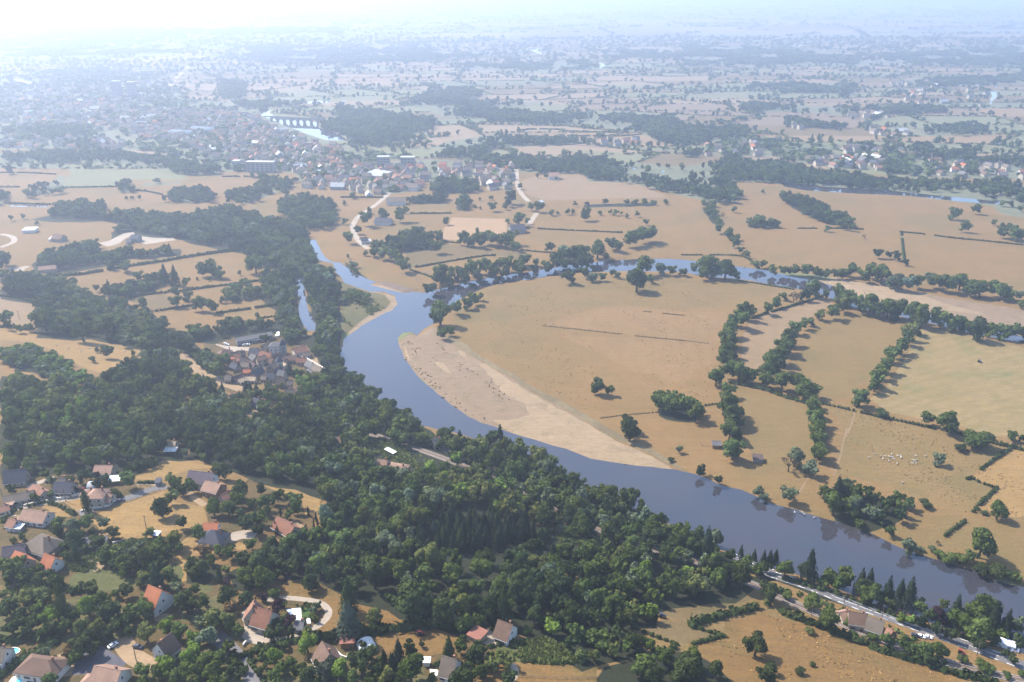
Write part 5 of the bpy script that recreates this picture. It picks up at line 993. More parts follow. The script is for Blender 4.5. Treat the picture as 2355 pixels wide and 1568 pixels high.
for k, c in dict(orange=(.38, .135, .065), terracotta=(.27, .14, .095), pink=(.31, .19, .135), brown=(.17, .105, .075), redbrown=(.24, .11, .07), greybrown=(.17, .135, .105), slate=(.075, .075, .09), grey=(.15, .14, .14), purple=(.13, .10, .115),
                 beige=(.40, .30, .20), redmetal=(.27, .12, .085), white=(.72, .71, .68), palegrey=(.42, .42, .42), darkbrown=(.10, .07, .065)).items(): roof_mat(k, c)
for k, c in dict(wall_white=(.50, .48, .44), wall_cream=(.50, .43, .33), wall_beige=(.36, .30, .22), wall_stone=(.30, .26, .21), wall_wood=(.30, .16, .07), wall_grey=(.30, .29, .27), wall_brick=(.30, .16, .11)).items(): plain(k, c, .9, .18, .7)
plain('window_dark', (.03, .035, .045), .25, .2, 1); plain('shutter', (.16, .10, .07), .7, .2, 1); plain('door_wood', (.12, .07, .045), .7, .2, 1); plain('chimney_brick', (.30, .15, .10), 1, .3, 2); plain('fascia', (.6, .58, .54), .6, .1, 1)
plain('window_frame', (.55, .53, .50), .6, .1, 1)
HOUSES = []
def wall_mesh(L, Wd, h, rise, style):
    mb = MB(); a, b = L / 2, Wd / 2
    if style == 'gable':
        V = [(-a, -b, 0), (a, -b, 0), (a, b, 0), (-a, b, 0), (-a, -b, h), (a, -b, h), (a, b, h), (-a, b, h), (-a, 0, h + rise - .1), (a, 0, h + rise - .1)]
        mb.add(V, [(0, 1, 5, 4), (2, 3, 7, 6), (1, 2, 6, 9, 5), (3, 0, 4, 8, 7), (4, 5, 9, 8), (6, 7, 8, 9)])
    else: mb.box(-a, a, -b, b, 0, h)
    return mb
def roof_mesh(L, Wd, h, rise, style, ov=.45, th=.22):
    mb = MB(); a, b = L / 2 + ov, Wd / 2 + ov; dz = rise / (Wd / 2) * ov if Wd else 0
    if style == 'gable':
        z0 = h - dz + .06; z1 = h + rise + .06
        for s in (-1, 1):
            mb.add([(-a, s * b, z0), (a, s * b, z0), (a, 0, z1), (-a, 0, z1), (-a, s * b, z0 + th), (a, s * b, z0 + th), (a, 0, z1 + th), (-a, 0, z1 + th)],
                   [(0, 1, 2, 3) if s > 0 else (3, 2, 1, 0), (4, 7, 6, 5) if s > 0 else (5, 6, 7, 4), (0, 4, 5, 1), (0, 3, 7, 4), (1, 5, 6, 2)])
        mb.box(-a, a, -.14, .14, z1 + th - .06, z1 + th + .08)
    elif style == 'hip':
        z0 = h + .02; c = max(.3, a - b); mb.add([(-a, -b, z0), (a, -b, z0), (a, b, z0), (-a, b, z0), (-a, -b, z0 + th), (a, -b, z0 + th), (a, b, z0 + th), (-a, b, z0 + th), (-c, 0, z0 + rise + th), (c, 0, z0 + rise + th)],
            [(3, 2, 1, 0), (0, 1, 5, 4), (1, 2, 6, 5), (2, 3, 7, 6), (3, 0, 4, 7), (4, 5, 9, 8), (6, 7, 8, 9), (5, 6, 9), (7, 4, 8)])
    elif style == 'flat':
        V0 = h + .02; mb.add([(-a, -b, V0), (a, -b, V0), (a, b, V0 + rise), (-a, b, V0 + rise), (-a, -b, V0 + th), (a, -b, V0 + th), (a, b, V0 + rise + th), (-a, b, V0 + rise + th)], [(3, 2, 1, 0), (4, 5, 6, 7), (0, 1, 5, 4), (1, 2, 6, 5), (2, 3, 7, 6), (3, 0, 4, 7)])
    elif style == 'barrel':
        n = 10
        for k in range(n):
            t0, t1 = math.pi * k / n, math.pi * (k + 1) / n
            mb.add([(-a, b * math.cos(t0), h + rise * math.sin(t0)), (a, b * math.cos(t0), h + rise * math.sin(t0)), (a, b * math.cos(t1), h + rise * math.sin(t1)), (-a, b * math.cos(t1), h + rise * math.sin(t1))], [(0, 1, 2, 3)])
        for s in (-1, 1): mb.add([(s * a, b * math.cos(math.pi * k / n), h + rise * math.sin(math.pi * k / n)) for k in range(n + 1)], [tuple(range(n + 1))])
    return mb
def house(label, s, Wd, h, roof, wall='wall_white', style='gable', pitch=.42, det=2, name='house', group=None, chim=1, cat=None, dz=0.0):
    P = pts(s); rise = Wd / 2 * pitch * 1.9 if style in ('gable', 'hip') else Wd * .08 if style == 'flat' else Wd * .45
    top = h + (rise if style in ('gable', 'hip', 'barrel') else 0); A, B = W(P[:2], top); c = (A + B) / 2; L = float(np.hypot(*(B - A))); ang = math.atan2(*(B - A)[::-1])
    if style == 'hip': L += Wd * .55
    L = max(L, 2.5); zs = [gz(c[0] + dx * math.cos(ang) * L / 2 - dy * math.sin(ang) * Wd / 2, c[1] + dx * math.sin(ang) * L / 2 + dy * math.cos(ang) * Wd / 2) for dx in (-1, 0, 1) for dy in (-1, 0, 1)]
    z = sum(zs) / 9; lo = z - min(zs) + .3
    root = empty(name, (c[0], c[1], z), ang); tag(root, label, cat or name.replace('_', ' '), group)
    wm = wall_mesh(L, Wd, h, rise, style); wm.v = [(x, y, zz if zz > 0 else -lo) for x, y, zz in wm.v]
    if style not in ('barrel',) and name != 'carport': wm.obj('wall', [wall], root)
    elif name == 'carport':
        for sx in (-1, 1):
            for sy in (-1, 1): m2 = MB(); m2.cyl(sx * (L / 2 - .2), sy * (Wd / 2 - .2), -lo, h, .1, .1, 6); m2.obj('post', ['wall_wood'], root)
    rf = roof_mesh(L, Wd, h, rise, style).obj('roof', ['roof_' + roof], root)
    if style == 'barrel': m2 = MB(); m2.box(-L / 2, L / 2, -Wd / 2, Wd / 2, -lo, max(.25, h)); m2.obj('footing', ['wall_grey'], root)
    if det >= 1 and chim and style in ('gable', 'hip'):
        for q in range(chim):
            x = (.3 if q == 0 else -.3) * L * (1 if hash(label) % 2 else 1); m2 = MB(); zt = h + rise + 1.1; m2.box(x - .35, x + .35, .35, 1.05, h + rise * .5, zt); m2.box(x - .45, x + .45, .25, 1.15, zt, zt + .18)
            ch = m2.obj('chimney', ['chimney_brick'], rf)
    if det >= 1 and style in ('gable', 'hip') and name != 'carport':
        rr = random.Random(len(label) * 7 + int(L * 10)); floors = 2 if h > 4.6 else 1
        for side in (-1, 1):
            nw = max(2, int(L / 3.1)); 
            if det == 1: nw = min(nw, 4)
            for fl in range(floors):
                for i in range(nw):
                    x = -L / 2 + (i + .5) * L / nw; zb = .95 + fl * 2.7; y = side * (Wd / 2)
                    if fl == 0 and i == nw // 2 and side == -1:
                        m2 = MB(); m2.box(x - .5, x + .5, min(y, y + side * .06), max(y, y + side * .06), -.1, 2.1); d_ = m2.obj('door', ['door_wood'], root)
                        if det > 1: m3 = MB(); m3.box(x + .32, x + .4, min(y + side * .06, y + side * .12), max(y + side * .06, y + side * .12), .95, 1.15); m3.obj('handle', ['fascia'], d_)
                        continue
                    w2 = .55 if rr.random() < .7 else .85; hh_ = min(1.25, h - zb - .25) if fl == floors - 1 else 1.25
                    if hh_ < .5: continue
                    m2 = MB(); m2.box(x - w2, x + w2, min(y, y + side * .05), max(y, y + side * .05), zb, zb + hh_); wi = m2.obj('window', ['window_dark'], root)
                    if det > 1:
                        m3 = MB(); ya, yb = y + side * .05, y + side * .09
                        for s_ in (-1, 1): m3.box(x + s_ * (w2 + .3) - .28, x + s_ * (w2 + .3) + .28, min(y, yb), max(y, yb), zb, zb + hh_)
                        m3.obj('shutters', ['shutter' if rr.random() < .6 else 'window_frame'], wi)
        for e_ in (-1, 1):
            if style == 'gable' and rise > 2:
                m2 = MB(); x = e_ * L / 2; m2.box(min(x, x + e_ * .05), max(x, x + e_ * .05), -.5, .5, h + .2, h + 1.3); m2.obj('window', ['window_dark'], root)
            m2 = MB(); x = e_ * L / 2; m2.box(min(x, x + e_ * .05), max(x, x + e_ * .05), -Wd * .25 - .5, -Wd * .25 + .5, .95, 2.1); m2.obj('window', ['window_dark'], root)
        if det > 1:
            for side in (-1, 1):
                m2 = MB(); m2.box(-L / 2 - .4, L / 2 + .4, min(side * (Wd / 2 + .45), side * (Wd / 2 + .6)), max(side * (Wd / 2 + .45), side * (Wd / 2 + .6)), h - (rise / (Wd / 2)) * .45 - .1, h - (rise / (Wd / 2)) * .45 + .06)
                if style in ('gable', 'hip'): m2.obj('gutter', ['fascia'], rf)
    HOUSES.append(root); return root
GH = 'houses of the hillside hamlet'; GV = 'houses of the riverside village'
hs = [("long house with a dark slate roof at the left edge", "l 60,235 370,205", 9, 3, 'slate', 'wall_beige', 'gable', .6), ("house with slate-grey roof behind the low garden wall", "l 800,400 1055,400", 8, 3.2, 'slate', 'wall_beige', 'gable', .5),
 ("small brown gable rising behind the slate-grey house", "l 860,335 950,335", 6, 3.6, 'greybrown', 'wall_beige', 'gable', .6), ("small house with a rust-brown roof by the dark blue car", "l 480,435 640,525", 6, 2.8, 'terracotta', 'wall_cream', 'gable', .35),
 ("very long low house with a mottled grey-brown roof", "l 50,605 480,520", 7, 2.8, 'greybrown', 'wall_stone', 'gable', .35), ("small house with an orange roof cut by the left edge", "l -40,770 110,722", 6, 2.6, 'terracotta', 'wall_white', 'gable', .3),
 ("long bungalow with a pink tiled roof and white walls", "l 345,795 690,838", 9, 3, 'pink', 'wall_white', 'gable', .38), ("little house with rust tiles next to the white-roofed shed", "l 130,935 235,955", 6, 2.8, 'terracotta', 'wall_white', 'gable', .4),
 ("bungalow with brick-pink roof below the wood edge", "l 1390,150 1640,160", 8.5, 3, 'pink', 'wall_beige', 'gable', .35), ("tall two-storey villa with a pale terracotta hip roof", "l 1360,500 1460,500", 9, 5.6, 'pink', 'wall_cream', 'hip', .35),
 ("low left wing of the terracotta villa", "l 1230,515 1310,510", 6, 3.2, 'pink', 'wall_cream', 'hip', .3), ("low right wing of the terracotta villa facing the white van", "l 1490,565 1630,575", 6.5, 2.9, 'pink', 'wall_cream', 'gable', .4),
 ("large house with a hipped grey-brown roof", "l 500,1150 690,1215", 12, 3.2, 'greybrown', 'wall_stone', 'hip', .45), ("house with a dark purple-brown roof at the left edge", "l 40,1345 355,1305", 7, 3.2, 'purple', 'wall_white', 'gable', .5),
 ("house with a bright orange roof in front of the purple-brown one", "l 225,1405 390,1510", 7, 3, 'orange', 'wall_stone', 'gable', .5), ("small orange-roofed house with white fascia and gable", "l 655,1440 800,1500", 7.5, 3.2, 'orange', 'wall_white', 'gable', .6),
 ("low grey-roofed house half hidden by bushes", "l 1200,1225 1470,1200", 8, 2.5, 'grey', 'wall_stone', 'hip', .3), ("large house with purplish roof and white walls on the hill edge", "a 1155,275 1300,300", 9, 5, 'purple', 'wall_white', 'gable', .5),
 ("wooden chalet-like house with pale orange roof", "a 1255,340 1345,365", 9, 4.6, 'pink', 'wall_wood', 'gable', .35), ("little tan-roofed annexe below the wooden house", "a 1345,425 1405,405", 6, 2.6, 'terracotta', 'wall_beige', 'gable', .4),
 ("beige house among trees at the top of the golden hilltop", "a 1020,98 1072,104", 6.5, 3.4, 'beige', 'wall_cream', 'gable', .4), ("house with a large dark hip roof below the oaks", "a 1265,635 1335,648", 10, 3, 'slate', 'wall_beige', 'hip', .5),
 ("orange-roofed rear wing of the dark hip-roofed house", "a 1245,597 1330,600", 6, 3.4, 'orange', 'wall_white', 'gable', .35), ("tall house with a bright orange roof and white gable", "a 908,978 985,1012", 10.5, 4.6, 'orange', 'wall_white', 'gable', .62),
 ("house with a steep brown roof and white gables among trees", "a 1042,1270 962,1332", 9, 4.4, 'brown', 'wall_white', 'gable', .6), ("wide brown-roofed house with cream walls at lower left", "a 165,1415 325,1440", 10, 3.4, 'brown', 'wall_white', 'hip', .4),
 ("big house with a pink-brown roof cut by the bottom edge", "a 580,1470 735,1500", 11, 3.2, 'pink', 'wall_white', 'gable', .42), ("small front wing of the big pink-brown house at the bottom", "a 525,1535 600,1545", 6, 2.6, 'pink', 'wall_white', 'hip', .35),
 ("white-walled house cut by the left edge beside the blue pool", "a -45,1355 35,1362", 8, 4, 'greybrown', 'wall_white', 'gable', .5),
 ("main wing of the villa, brown roof with an orange patch", "m 445,175 685,245", 9.5, 3.6, 'redbrown', 'wall_cream', 'gable', .6), ("steep cross wing of the villa with a lit red-brown roof", "m 428,75 400,190", 8.5, 3.4, 'terracotta', 'wall_cream', 'gable', .7),
 ("small pool house with a grey roof and white walls", "m 1035,395 1150,400", 5, 2.4, 'grey', 'wall_white', 'gable', .3), ("long brown-roofed house ringed by thin cypresses", "b 130,562 232,622", 8.5, 3, 'redbrown', 'wall_cream', 'gable', .45),
 ("steep purplish-brown roofed house in front of the red shed", "m 1430,690 1530,870", 10, 3.4, 'brown', 'wall_cream', 'gable', .6), ("white house with a brown roof at the lower edge of the wood", "b 1480,1190 1562,1222", 9.5, 3.6, 'brown', 'wall_white', 'gable', .55),
 ("low garage with a rusty flat roof by the curved drive", "b 1315,1255 1385,1290", 6, 2.6, 'redmetal', 'wall_beige', 'flat', .2), ("house with a half brown, half dark roof at the bottom edge", "b 1140,1410 1222,1432", 9.5, 3.2, 'greybrown', 'wall_white', 'gable', .6),
 ("red-roofed house buried in the wood above the railway", "b 478,72 520,80", 7, 3.4, 'terracotta', 'wall_cream', 'gable', .5), ("pink-roofed house in the railway clearing", "b 745,208 800,218", 7, 3, 'pink', 'wall_cream', 'gable', .4),
 ("flat brown-roofed house beside the pink one in the clearing", "b 820,232 900,252", 8, 2.6, 'pink', 'wall_brick', 'hip', .25), ("grey-roofed house between railway and river trees", "b 1080,90 1130,86", 7, 3.2, 'grey', 'wall_beige', 'gable', .5),
 ("pale orange low end of the railway cottage row", "n 175,200 285,192", 7, 2.8, 'pink', 'wall_cream', 'gable', .35), ("dark brown-roofed section of the railway cottage row", "n 290,190 495,235", 8, 4.2, 'brown', 'wall_cream', 'gable', .5),
 ("grey-brown roofed section with cream walls of the railway cottage row", "n 512,255 695,318", 8.5, 4.2, 'greybrown', 'wall_cream', 'gable', .5), ("small orange-roofed barn ending the railway cottage row", "n 735,385 800,425", 7, 3.2, 'terracotta', 'wall_brick', 'gable', .45),
 ("small house with an orange roof on the wooded river bank", "c 1010,618 1045,632", 6, 2.8, 'orange', 'wall_brick', 'gable', .4)]
for q in hs: house(q[0], q[1], q[2], q[3], q[4], q[5], q[6], q[7], 2, group=GH if q[1][0] in 'alm' else None)
house("white flat-roofed shed on the golden lawn", "l 215,1045 320,1050", 3.5, 2.2, 'white', 'wall_grey', 'flat', det=0, name='shed'); house("white-roofed open carport beside the round tree", "l 1595,350 1755,345", 5, 2.5, 'white', name='carport', style='flat', det=0, cat='carport')
house("grey barrel-roofed shelter between two gardens", "l 1290,400 1390,395", 6.5, 1.2, 'palegrey', 'wall_grey', 'barrel', det=0, name='shed'); house("long white canopy below the beige hilltop house", "a 1005,150 1075,154", 4, 2.4, 'white', name='carport', style='flat', det=0, cat='carport')
house("dark little shed at the end of the clipped hedge", "l 2285,375 2334,375", 4, 2.3, 'slate', 'wall_grey', 'flat', det=0, name='shed'); house("tiny white-roofed hut at the foot of the hayfield", "l 2240,1140 2320,1150", 3, 2.2, 'white', 'wall_wood', 'flat', det=0, name='shed')
house("shed with a rusty red sheet-metal roof", "m 1705,635 1900,625", 6.5, 2.8, 'redmetal', 'wall_wood', 'flat', det=0, name='shed'); house("white arched polytunnel on a gravel pad", "m 2050,630 2120,765", 6.5, .1, 'white', 'wall_grey', 'barrel', det=0, name='polytunnel', cat='greenhouse')
house("small grey field barn beside the tree row", "c 1222,98 1274,100", 6, 2.6, 'grey', 'wall_wood', 'gable', .3, det=0, name='barn'); house("ruined brown stone hut in the pasture", "c 1470,195 1530,200", 6, 2.4, 'darkbrown', 'wall_stone', 'flat', det=0, name='hut')
house("long narrow white canopy in the railway clearing", "b 795,145 845,170", 2.5, 2.4, 'white', name='carport', style='flat', det=0, cat='carport'); house("white lean-to by the half brown roof", "b 1030,1435 1052,1436", 2.5, 2.4, 'white', 'wall_white', 'flat', det=0, name='shed')
house("orange lean-to with dark open front at the left edge", "l 100,695 205,688", 5, 2.6, 'pink', name='carport', style='flat', det=0, cat='carport')
vl = [("k 480,275 1040,190", 11, 4.5, 'grey', 'wall_grey', 'gable', .25), ("k 235,470 385,460", 13, 4, 'brown', 'wall_stone', 'hip', .45), ("k 410,500 620,490", 9, 4, 'darkbrown', 'wall_stone', 'gable', .5), ("k 390,580 470,585", 5, 5, 'orange', 'wall_brick', 'gable', .3), ("k 475,592 545,600", 6, 4, 'terracotta', 'wall_stone', 'gable', .4),
 ("k 700,440 845,455", 12, 5, 'slate', 'wall_stone', 'gable', .5), ("k 725,525 800,560", 9, 4.5, 'grey', 'wall_stone', 'gable', .5), ("k 860,485 1040,525", 10, 4.5, 'redbrown', 'wall_stone', 'gable', .5), ("k 1040,350 1180,352", 9, 8.5, 'grey', 'wall_white', 'hip', .45), ("k 900,385 1020,350", 9, 4.5, 'greybrown', 'wall_stone', 'gable', .45),
 ("k 1385,440 1570,405", 12, 4.5, 'terracotta', 'wall_white', 'gable', .4), ("k 1520,512 1640,500", 7, 3.5, 'greybrown', 'wall_white', 'gable', .4), ("k 800,575 950,562", 8, 6.5, 'brown', 'wall_cream', 'gable', .4), ("k 570,660 690,672", 9, 4, 'greybrown', 'wall_cream', 'gable', .4), ("k 415,665 510,700", 8, 4, 'slate', 'wall_stone', 'gable', .5),
 ("k 555,590 670,600", 9, 4.5, 'darkbrown', 'wall_stone', 'gable', .5), ("k 600,775 715,780", 7, 3.5, 'orange', 'wall_cream', 'gable', .35), ("k 725,790 885,745", 9, 5, 'slate', 'wall_stone', 'gable', .55), ("k 1010,700 1090,640", 9, 5, 'greybrown', 'wall_stone', 'gable', .5), ("k 1075,775 1185,735", 8, 5, 'slate', 'wall_stone', 'gable', .55),
 ("k 1150,780 1250,800", 8, 5, 'grey', 'wall_cream', 'gable', .6), ("k 910,830 1085,840", 9, 4.5, 'slate', 'wall_cream', 'gable', .45), ("k 1120,910 1240,920", 10, 4.5, 'darkbrown', 'wall_stone', 'gable', .5), ("k 320,860 410,870", 8, 4, 'greybrown', 'wall_cream', 'gable', .5), ("k 440,875 600,855", 8, 4, 'darkbrown', 'wall_stone', 'gable', .5),
 ("k 510,930 635,905", 8, 3.2, 'beige', 'wall_cream', 'gable', .3), ("k 655,885 790,900", 8, 3.2, 'beige', 'wall_cream', 'gable', .35), ("k 1285,960 1370,960", 6, 6, 'greybrown', 'wall_cream', 'gable', .5), ("k 1265,1095 1370,1085", 8, 3.5, 'greybrown', 'wall_cream', 'gable', .4), ("k 1430,1040 1540,1060", 8, 4, 'brown', 'wall_stone', 'gable', .5),
 ("k 405,1125 560,1140", 9, 3.2, 'terracotta', 'wall_brick', 'gable', .35), ("k 760,1215 850,1240", 9, 4.5, 'slate', 'wall_stone', 'gable', .5), ("k 850,1265 965,1280", 9, 4.5, 'slate', 'wall_stone', 'gable', .4), ("k 1210,1400 1390,1430", 11, 3.5, 'brown', 'wall_stone', 'gable', .45), ("k 1260,565 1440,570", 8, 4, 'brown', 'wall_stone', 'gable', .45),
 ("k 1440,595 1580,600", 8, 4, 'redbrown', 'wall_cream', 'gable', .45), ("k 1600,640 1700,690", 9, 4, 'grey', 'wall_stone', 'gable', .45), ("k 1715,700 1830,770", 9, 4, 'greybrown', 'wall_cream', 'gable', .45), ("k 1740,800 1850,850", 9, 4, 'darkbrown', 'wall_stone', 'gable', .5), ("k 1620,770 1700,840", 8, 4, 'grey', 'wall_stone', 'gable', .5),
 ("k 1220,665 1275,690", 6, 5, 'beige', 'wall_cream', 'gable', .4), ("k 1050,565 1165,545", 8, 5, 'darkbrown', 'wall_stone', 'gable', .5), ("k 960,590 1060,600", 8, 4.5, 'brown', 'wall_stone', 'gable', .5), ("k 1190,590 1260,600", 8, 4.5, 'darkbrown', 'wall_stone', 'gable', .5), ("k 450,530 560,540", 8, 4, 'brown', 'wall_stone', 'gable', .5), ("k 880,880 960,890", 6, 3.5, 'greybrown', 'wall_cream', 'gable', .4),
 ("k 700,640 790,690", 7, 4, 'darkbrown', 'wall_stone', 'gable', .5), ("k 390,620 470,640", 7, 4, 'brown', 'wall_stone', 'gable', .5)]
SPV = {0: "long grey metal-roofed warehouse above the village street", 3: "tiny building with a bright orange lit roof in the village's upper left", 8: "tall white manor with a grey mansard roof and dormers", 10: "large white house with a salmon-red roof at the village's east end", 12: "cream-fronted tall house in the village centre",
       16: "cottage with a vivid orange roof in the lower village", 27: "light stone chapel-like house at the village's lower end", 30: "lone building with an orange roof below the rail bed", 31: "left building of the slate-roofed farm under the village", 32: "right building of the slate-roofed farm under the village", 33: "broad brown roof deep in the trees below the farm",
       25: "left of two sand-coloured roofs at the village's foot", 26: "right of two sand-coloured roofs at the village's foot"}
rn = dict(brown='brown', darkbrown='dark brown', slate='dark slate', grey='grey', greybrown='grey-brown', redbrown='red-brown', terracotta='rust-coloured', beige='sand-coloured', orange='orange')
items = []
for i, q in enumerate(vl):
    P_ = pts(q[0]).mean(0); items.append(dict(u=P_[0], i=i, d=SPV.get(i) or f"village house with {rn[q[3]]} roof and {q[4][5:]}{'-coloured' if q[4] == 'wall_cream' else ''} walls in the {'upper' if P_[1] < 815 else 'middle' if P_[1] < 855 else 'lower'} rows".replace('and stone walls', 'and stone walls')))
unique_labels(items, lambda t: t['d'])
for t in items:
    q = vl[t['i']]; house(t['lab'], q[0], q[1] * .74, q[2] * .88, q[3], q[4], q[5], q[6], 1, name='warehouse' if t['i'] == 0 else 'manor' if t['i'] == 8 else 'house', group=GV)
house("long white-roofed loading canopy in front of the grey warehouse", "k 615,325 850,300", 3.5, 2.6, 'white', name='carport', style='flat', det=0, cat='canopy')
# manor dormers and the church-like tower
def tower(label, s, w, h, roof, wall, name='tower', spire=5.0):
    P = W(pts(s), h)[0]; z = gz(*P); root = empty(name, (P[0], P[1], z), .3); tag(root, label, name); mb = MB(); mb.box(-w / 2, w / 2, -w / 2, w / 2, -.5, h); mb.obj('wall', [wall], root)
    m2 = MB(); a = w / 2 + .3; m2.add([(-a, -a, h), (a, -a, h), (a, a, h), (-a, a, h), (0, 0, h + spire)], [(3, 2, 1, 0), (0, 1, 4), (1, 2, 4), (2, 3, 4), (3, 0, 4)]); m2.obj('roof', ['roof_' + roof], root)
    for k in range(2):
        m3 = MB(); m3.box(-.5, .5, -w / 2 - .06, -w / 2, h * .35 + k * 3, h * .35 + k * 3 + 1.6); m3.obj('window', ['window_dark'], root)
tower("square corner tower on the right of the manor", "k 1215,375", 5.5, 11, 'slate', 'wall_grey'); tower("short grey church tower in the middle of the village", "k 1165,640", 5, 10, 'slate', 'wall_cream', spire=4)
far_b = [("white-roofed long farm building at the far left", "e 165,30 250,28", 12, 4, 'white', 'wall_white', 'flat'), ("white low shed beside the far left copse", "e 345,92 430,90", 10, 3, 'white', 'wall_white', 'flat'), ("brown-roofed farm shed behind the shed with the white front", "e 370,65 435,70", 12, 4, 'brown', 'wall_stone', 'gable'),
 ("long tan-roofed barn at the edge of the slope wood", "e 265,285 385,280", 9, 4, 'pink', 'wall_beige', 'gable'), ("dark-roofed house by the quarry yard", "e 905,70 960,72", 10, 4.5, 'slate', 'wall_grey', 'gable'), ("small house on the dark quarry heap side", "e 870,100 900,98", 8, 3, 'grey', 'wall_grey', 'gable'),
 ("white farmhouse beside the winding lane", "f 130,90 175,85", 9, 4, 'slate', 'wall_white', 'gable'), ("tiny white outbuilding of the white farm", "f 180,98 200,97", 6, 3, 'white', 'wall_white', 'gable'), ("big dark-roofed barn above the ploughed strip", "i 1160,1552 1260,1545", 16, 5, 'slate', 'wall_grey', 'gable'),
 ("dark-roofed farmhouse on the winding lane", "i 235,1500 340,1505", 14, 4, 'slate', 'wall_white', 'gable'), ("second roof of the farm on the winding lane", "i 255,1480 310,1478", 10, 4, 'greybrown', 'wall_white', 'gable'), ("white-roofed barn by the lane junction", "i 1362,1383 1382,1378", 10, 4, 'white', 'wall_white', 'gable'),
 ("large house above the dark hedge on the winding lane", "i 310,1365 440,1362", 14, 5, 'greybrown', 'wall_white', 'gable'), ("grey factory roof among the garden trees", "i 205,1215 290,1180", 30, 6, 'palegrey', 'wall_grey', 'flat'), ("brown-roofed building by the factory", "i 440,1262 530,1266", 16, 5, 'greybrown', 'wall_white', 'gable'),
 ("low buildings' pink roof by the hazy field top", "i 1430,1190 1500,1190", 16, 5, 'pink', 'wall_white', 'gable')]
for lab, s, wd, h, rf, wl, st in far_b: house(lab, s, wd, h, rf, wl, st, .35, 0, name='barn' if 'barn' in lab or 'shed' in lab else 'house', cat='building')
def block(label, s, wd, h, name='apartment_block', mat='wall_grey', bays=8, floors=5):
    P = pts(s); A, B = W(P[:2], h * .5); c = (A + B) / 2; L = np.hypot(*(B - A)); ang = math.atan2(*(B - A)[::-1]); root = empty(name, (c[0], c[1], 0), ang); tag(root, label, 'apartment block')
    mb = MB(); mb.box(-L / 2, L / 2, -wd / 2, wd / 2, -.5, h); mb.obj('wall', [mat], root); m2 = MB(); m2.box(-L / 2 - .3, L / 2 + .3, -wd / 2 - .3, wd / 2 + .3, h, h + .6); m2.obj('roof', ['roof_palegrey'], root)
    for k in range(floors):
        for s_ in (-1, 1):
            for q in range(bays):
                x = -L / 2 + (q + .5) * L / bays; m3 = MB(); y = s_ * wd / 2; m3.box(x - L / bays * .25, x + L / bays * .25, min(y, y + s_ * .1), max(y, y + s_ * .1), 1 + k * (h - 1) / floors, 1 + k * (h - 1) / floors + 1.5); m3.obj('window', ['window_dark'], root)
block("long white apartment block at the town's near edge", "h 1705,1148 1895,1150", 13, 17, bays=6, floors=4); block("short white apartment block left of the long one", "h 1612,1142 1660,1142", 13, 17, bays=3, floors=4)
block("pale tower block on the left in the hazy town", "h 780,618 832,618", 18, 45, bays=3, floors=6); block("pale tower block on the right in the hazy town", "h 885,620 935,620", 18, 42, bays=3, floors=6)
block("white apartment slab behind the near wood, left one", "i 248,1115 332,1115", 14, 18, bays=4, floors=4); block("white apartment slab behind the near wood, right one", "i 410,1118 505,1118", 14, 18, bays=4, floors=4)
def sawtooth(label, s, n, wd):
    P = pts(s); A, B = W(P[:2], 8); c = (A + B) / 2; L = np.hypot(*(B - A)); ang = math.atan2(*(B - A)[::-1]); root = empty('factory', (c[0], c[1], 0), ang); tag(root, label, 'factory'); mb = MB(); mb.box(-L / 2, L / 2, -wd / 2, wd / 2, -.5, 7); mb.obj('wall', ['wall_grey'], root)
    for k in range(n):
        x = -L / 2 + k * L / n; d = L / n; m2 = MB(); m2.add([(x, -wd / 2, 7), (x + d * .9, -wd / 2, 7), (x + d * .45, -wd / 2, 11), (x, wd / 2, 7), (x + d * .9, wd / 2, 7), (x + d * .45, wd / 2, 11)], [(0, 1, 2), (5, 4, 3), (0, 2, 5, 3), (1, 4, 5, 2)]); m2.obj('roof', ['roof_white'], root)
sawtooth("white saw-tooth factory roof, left of the pair in the town", "h 1175,905 1310,912", 10, 20); sawtooth("white saw-tooth factory roof, right of the pair in the town", "h 1320,880 1455,890", 10, 20)
# bridge with round arches over the far river
def bridge():
    A, B = wflat("h 1870,838", 0)[0], wflat("h 2195,852", 0)[0]; c = (A + B) / 2; L = np.hypot(*(B - A)); ang = math.atan2(*(B - A)[::-1]); root = empty('arch_bridge', (c[0], c[1], 0), ang); tag(root, 'dark stone bridge with round arches over the bright far river', 'bridge')
    H, n, wd = 10.5, 7, 7.0; mb = MB(); span = L / n; N_ = 14
    for k in range(n):
        x0 = -L / 2 + k * span; r = span * .40
        for q in range(N_):
            xa, xb = x0 + span * q / N_, x0 + span * (q + 1) / N_
            def bot(x):
                d = abs(x - (x0 + span / 2)); return -1.6 if d >= r else min(8.2, 8.2 * math.sqrt(max(0, 1 - (d / r) ** 2)) + 0)
            mid = bot((xa + xb) / 2); za, zb = (bot(xa), bot(xb)) if mid > -1 else (-1.6, -1.6); za, zb = max(za, -1.6), max(zb, -1.6)
            mb.add([(xa, -wd / 2, za), (xb, -wd / 2, zb), (xb, -wd / 2, H), (xa, -wd / 2, H), (xa, wd / 2, za), (xb, wd / 2, zb), (xb, wd / 2, H), (xa, wd / 2, H)], [(0, 1, 2, 3), (7, 6, 5, 4), (0, 4, 5, 1), (3, 2, 6, 7)])
    mb.obj('arches', ['wall_stone'], root); m2 = MB(); m2.box(-L / 2 - 20, L / 2 + 20, -wd / 2 - .4, wd / 2 + .4, H, H + .5); m2.obj('deck', ['asphalt'], root)
    for s in (-1, 1): m3 = MB(); m3.box(-L / 2 - 20, L / 2 + 20, s * (wd / 2 + .1) - .2, s * (wd / 2 + .1) + .2, H + .5, H + 1.5); m3.obj('parapet', ['wall_stone'], root)
bridge()
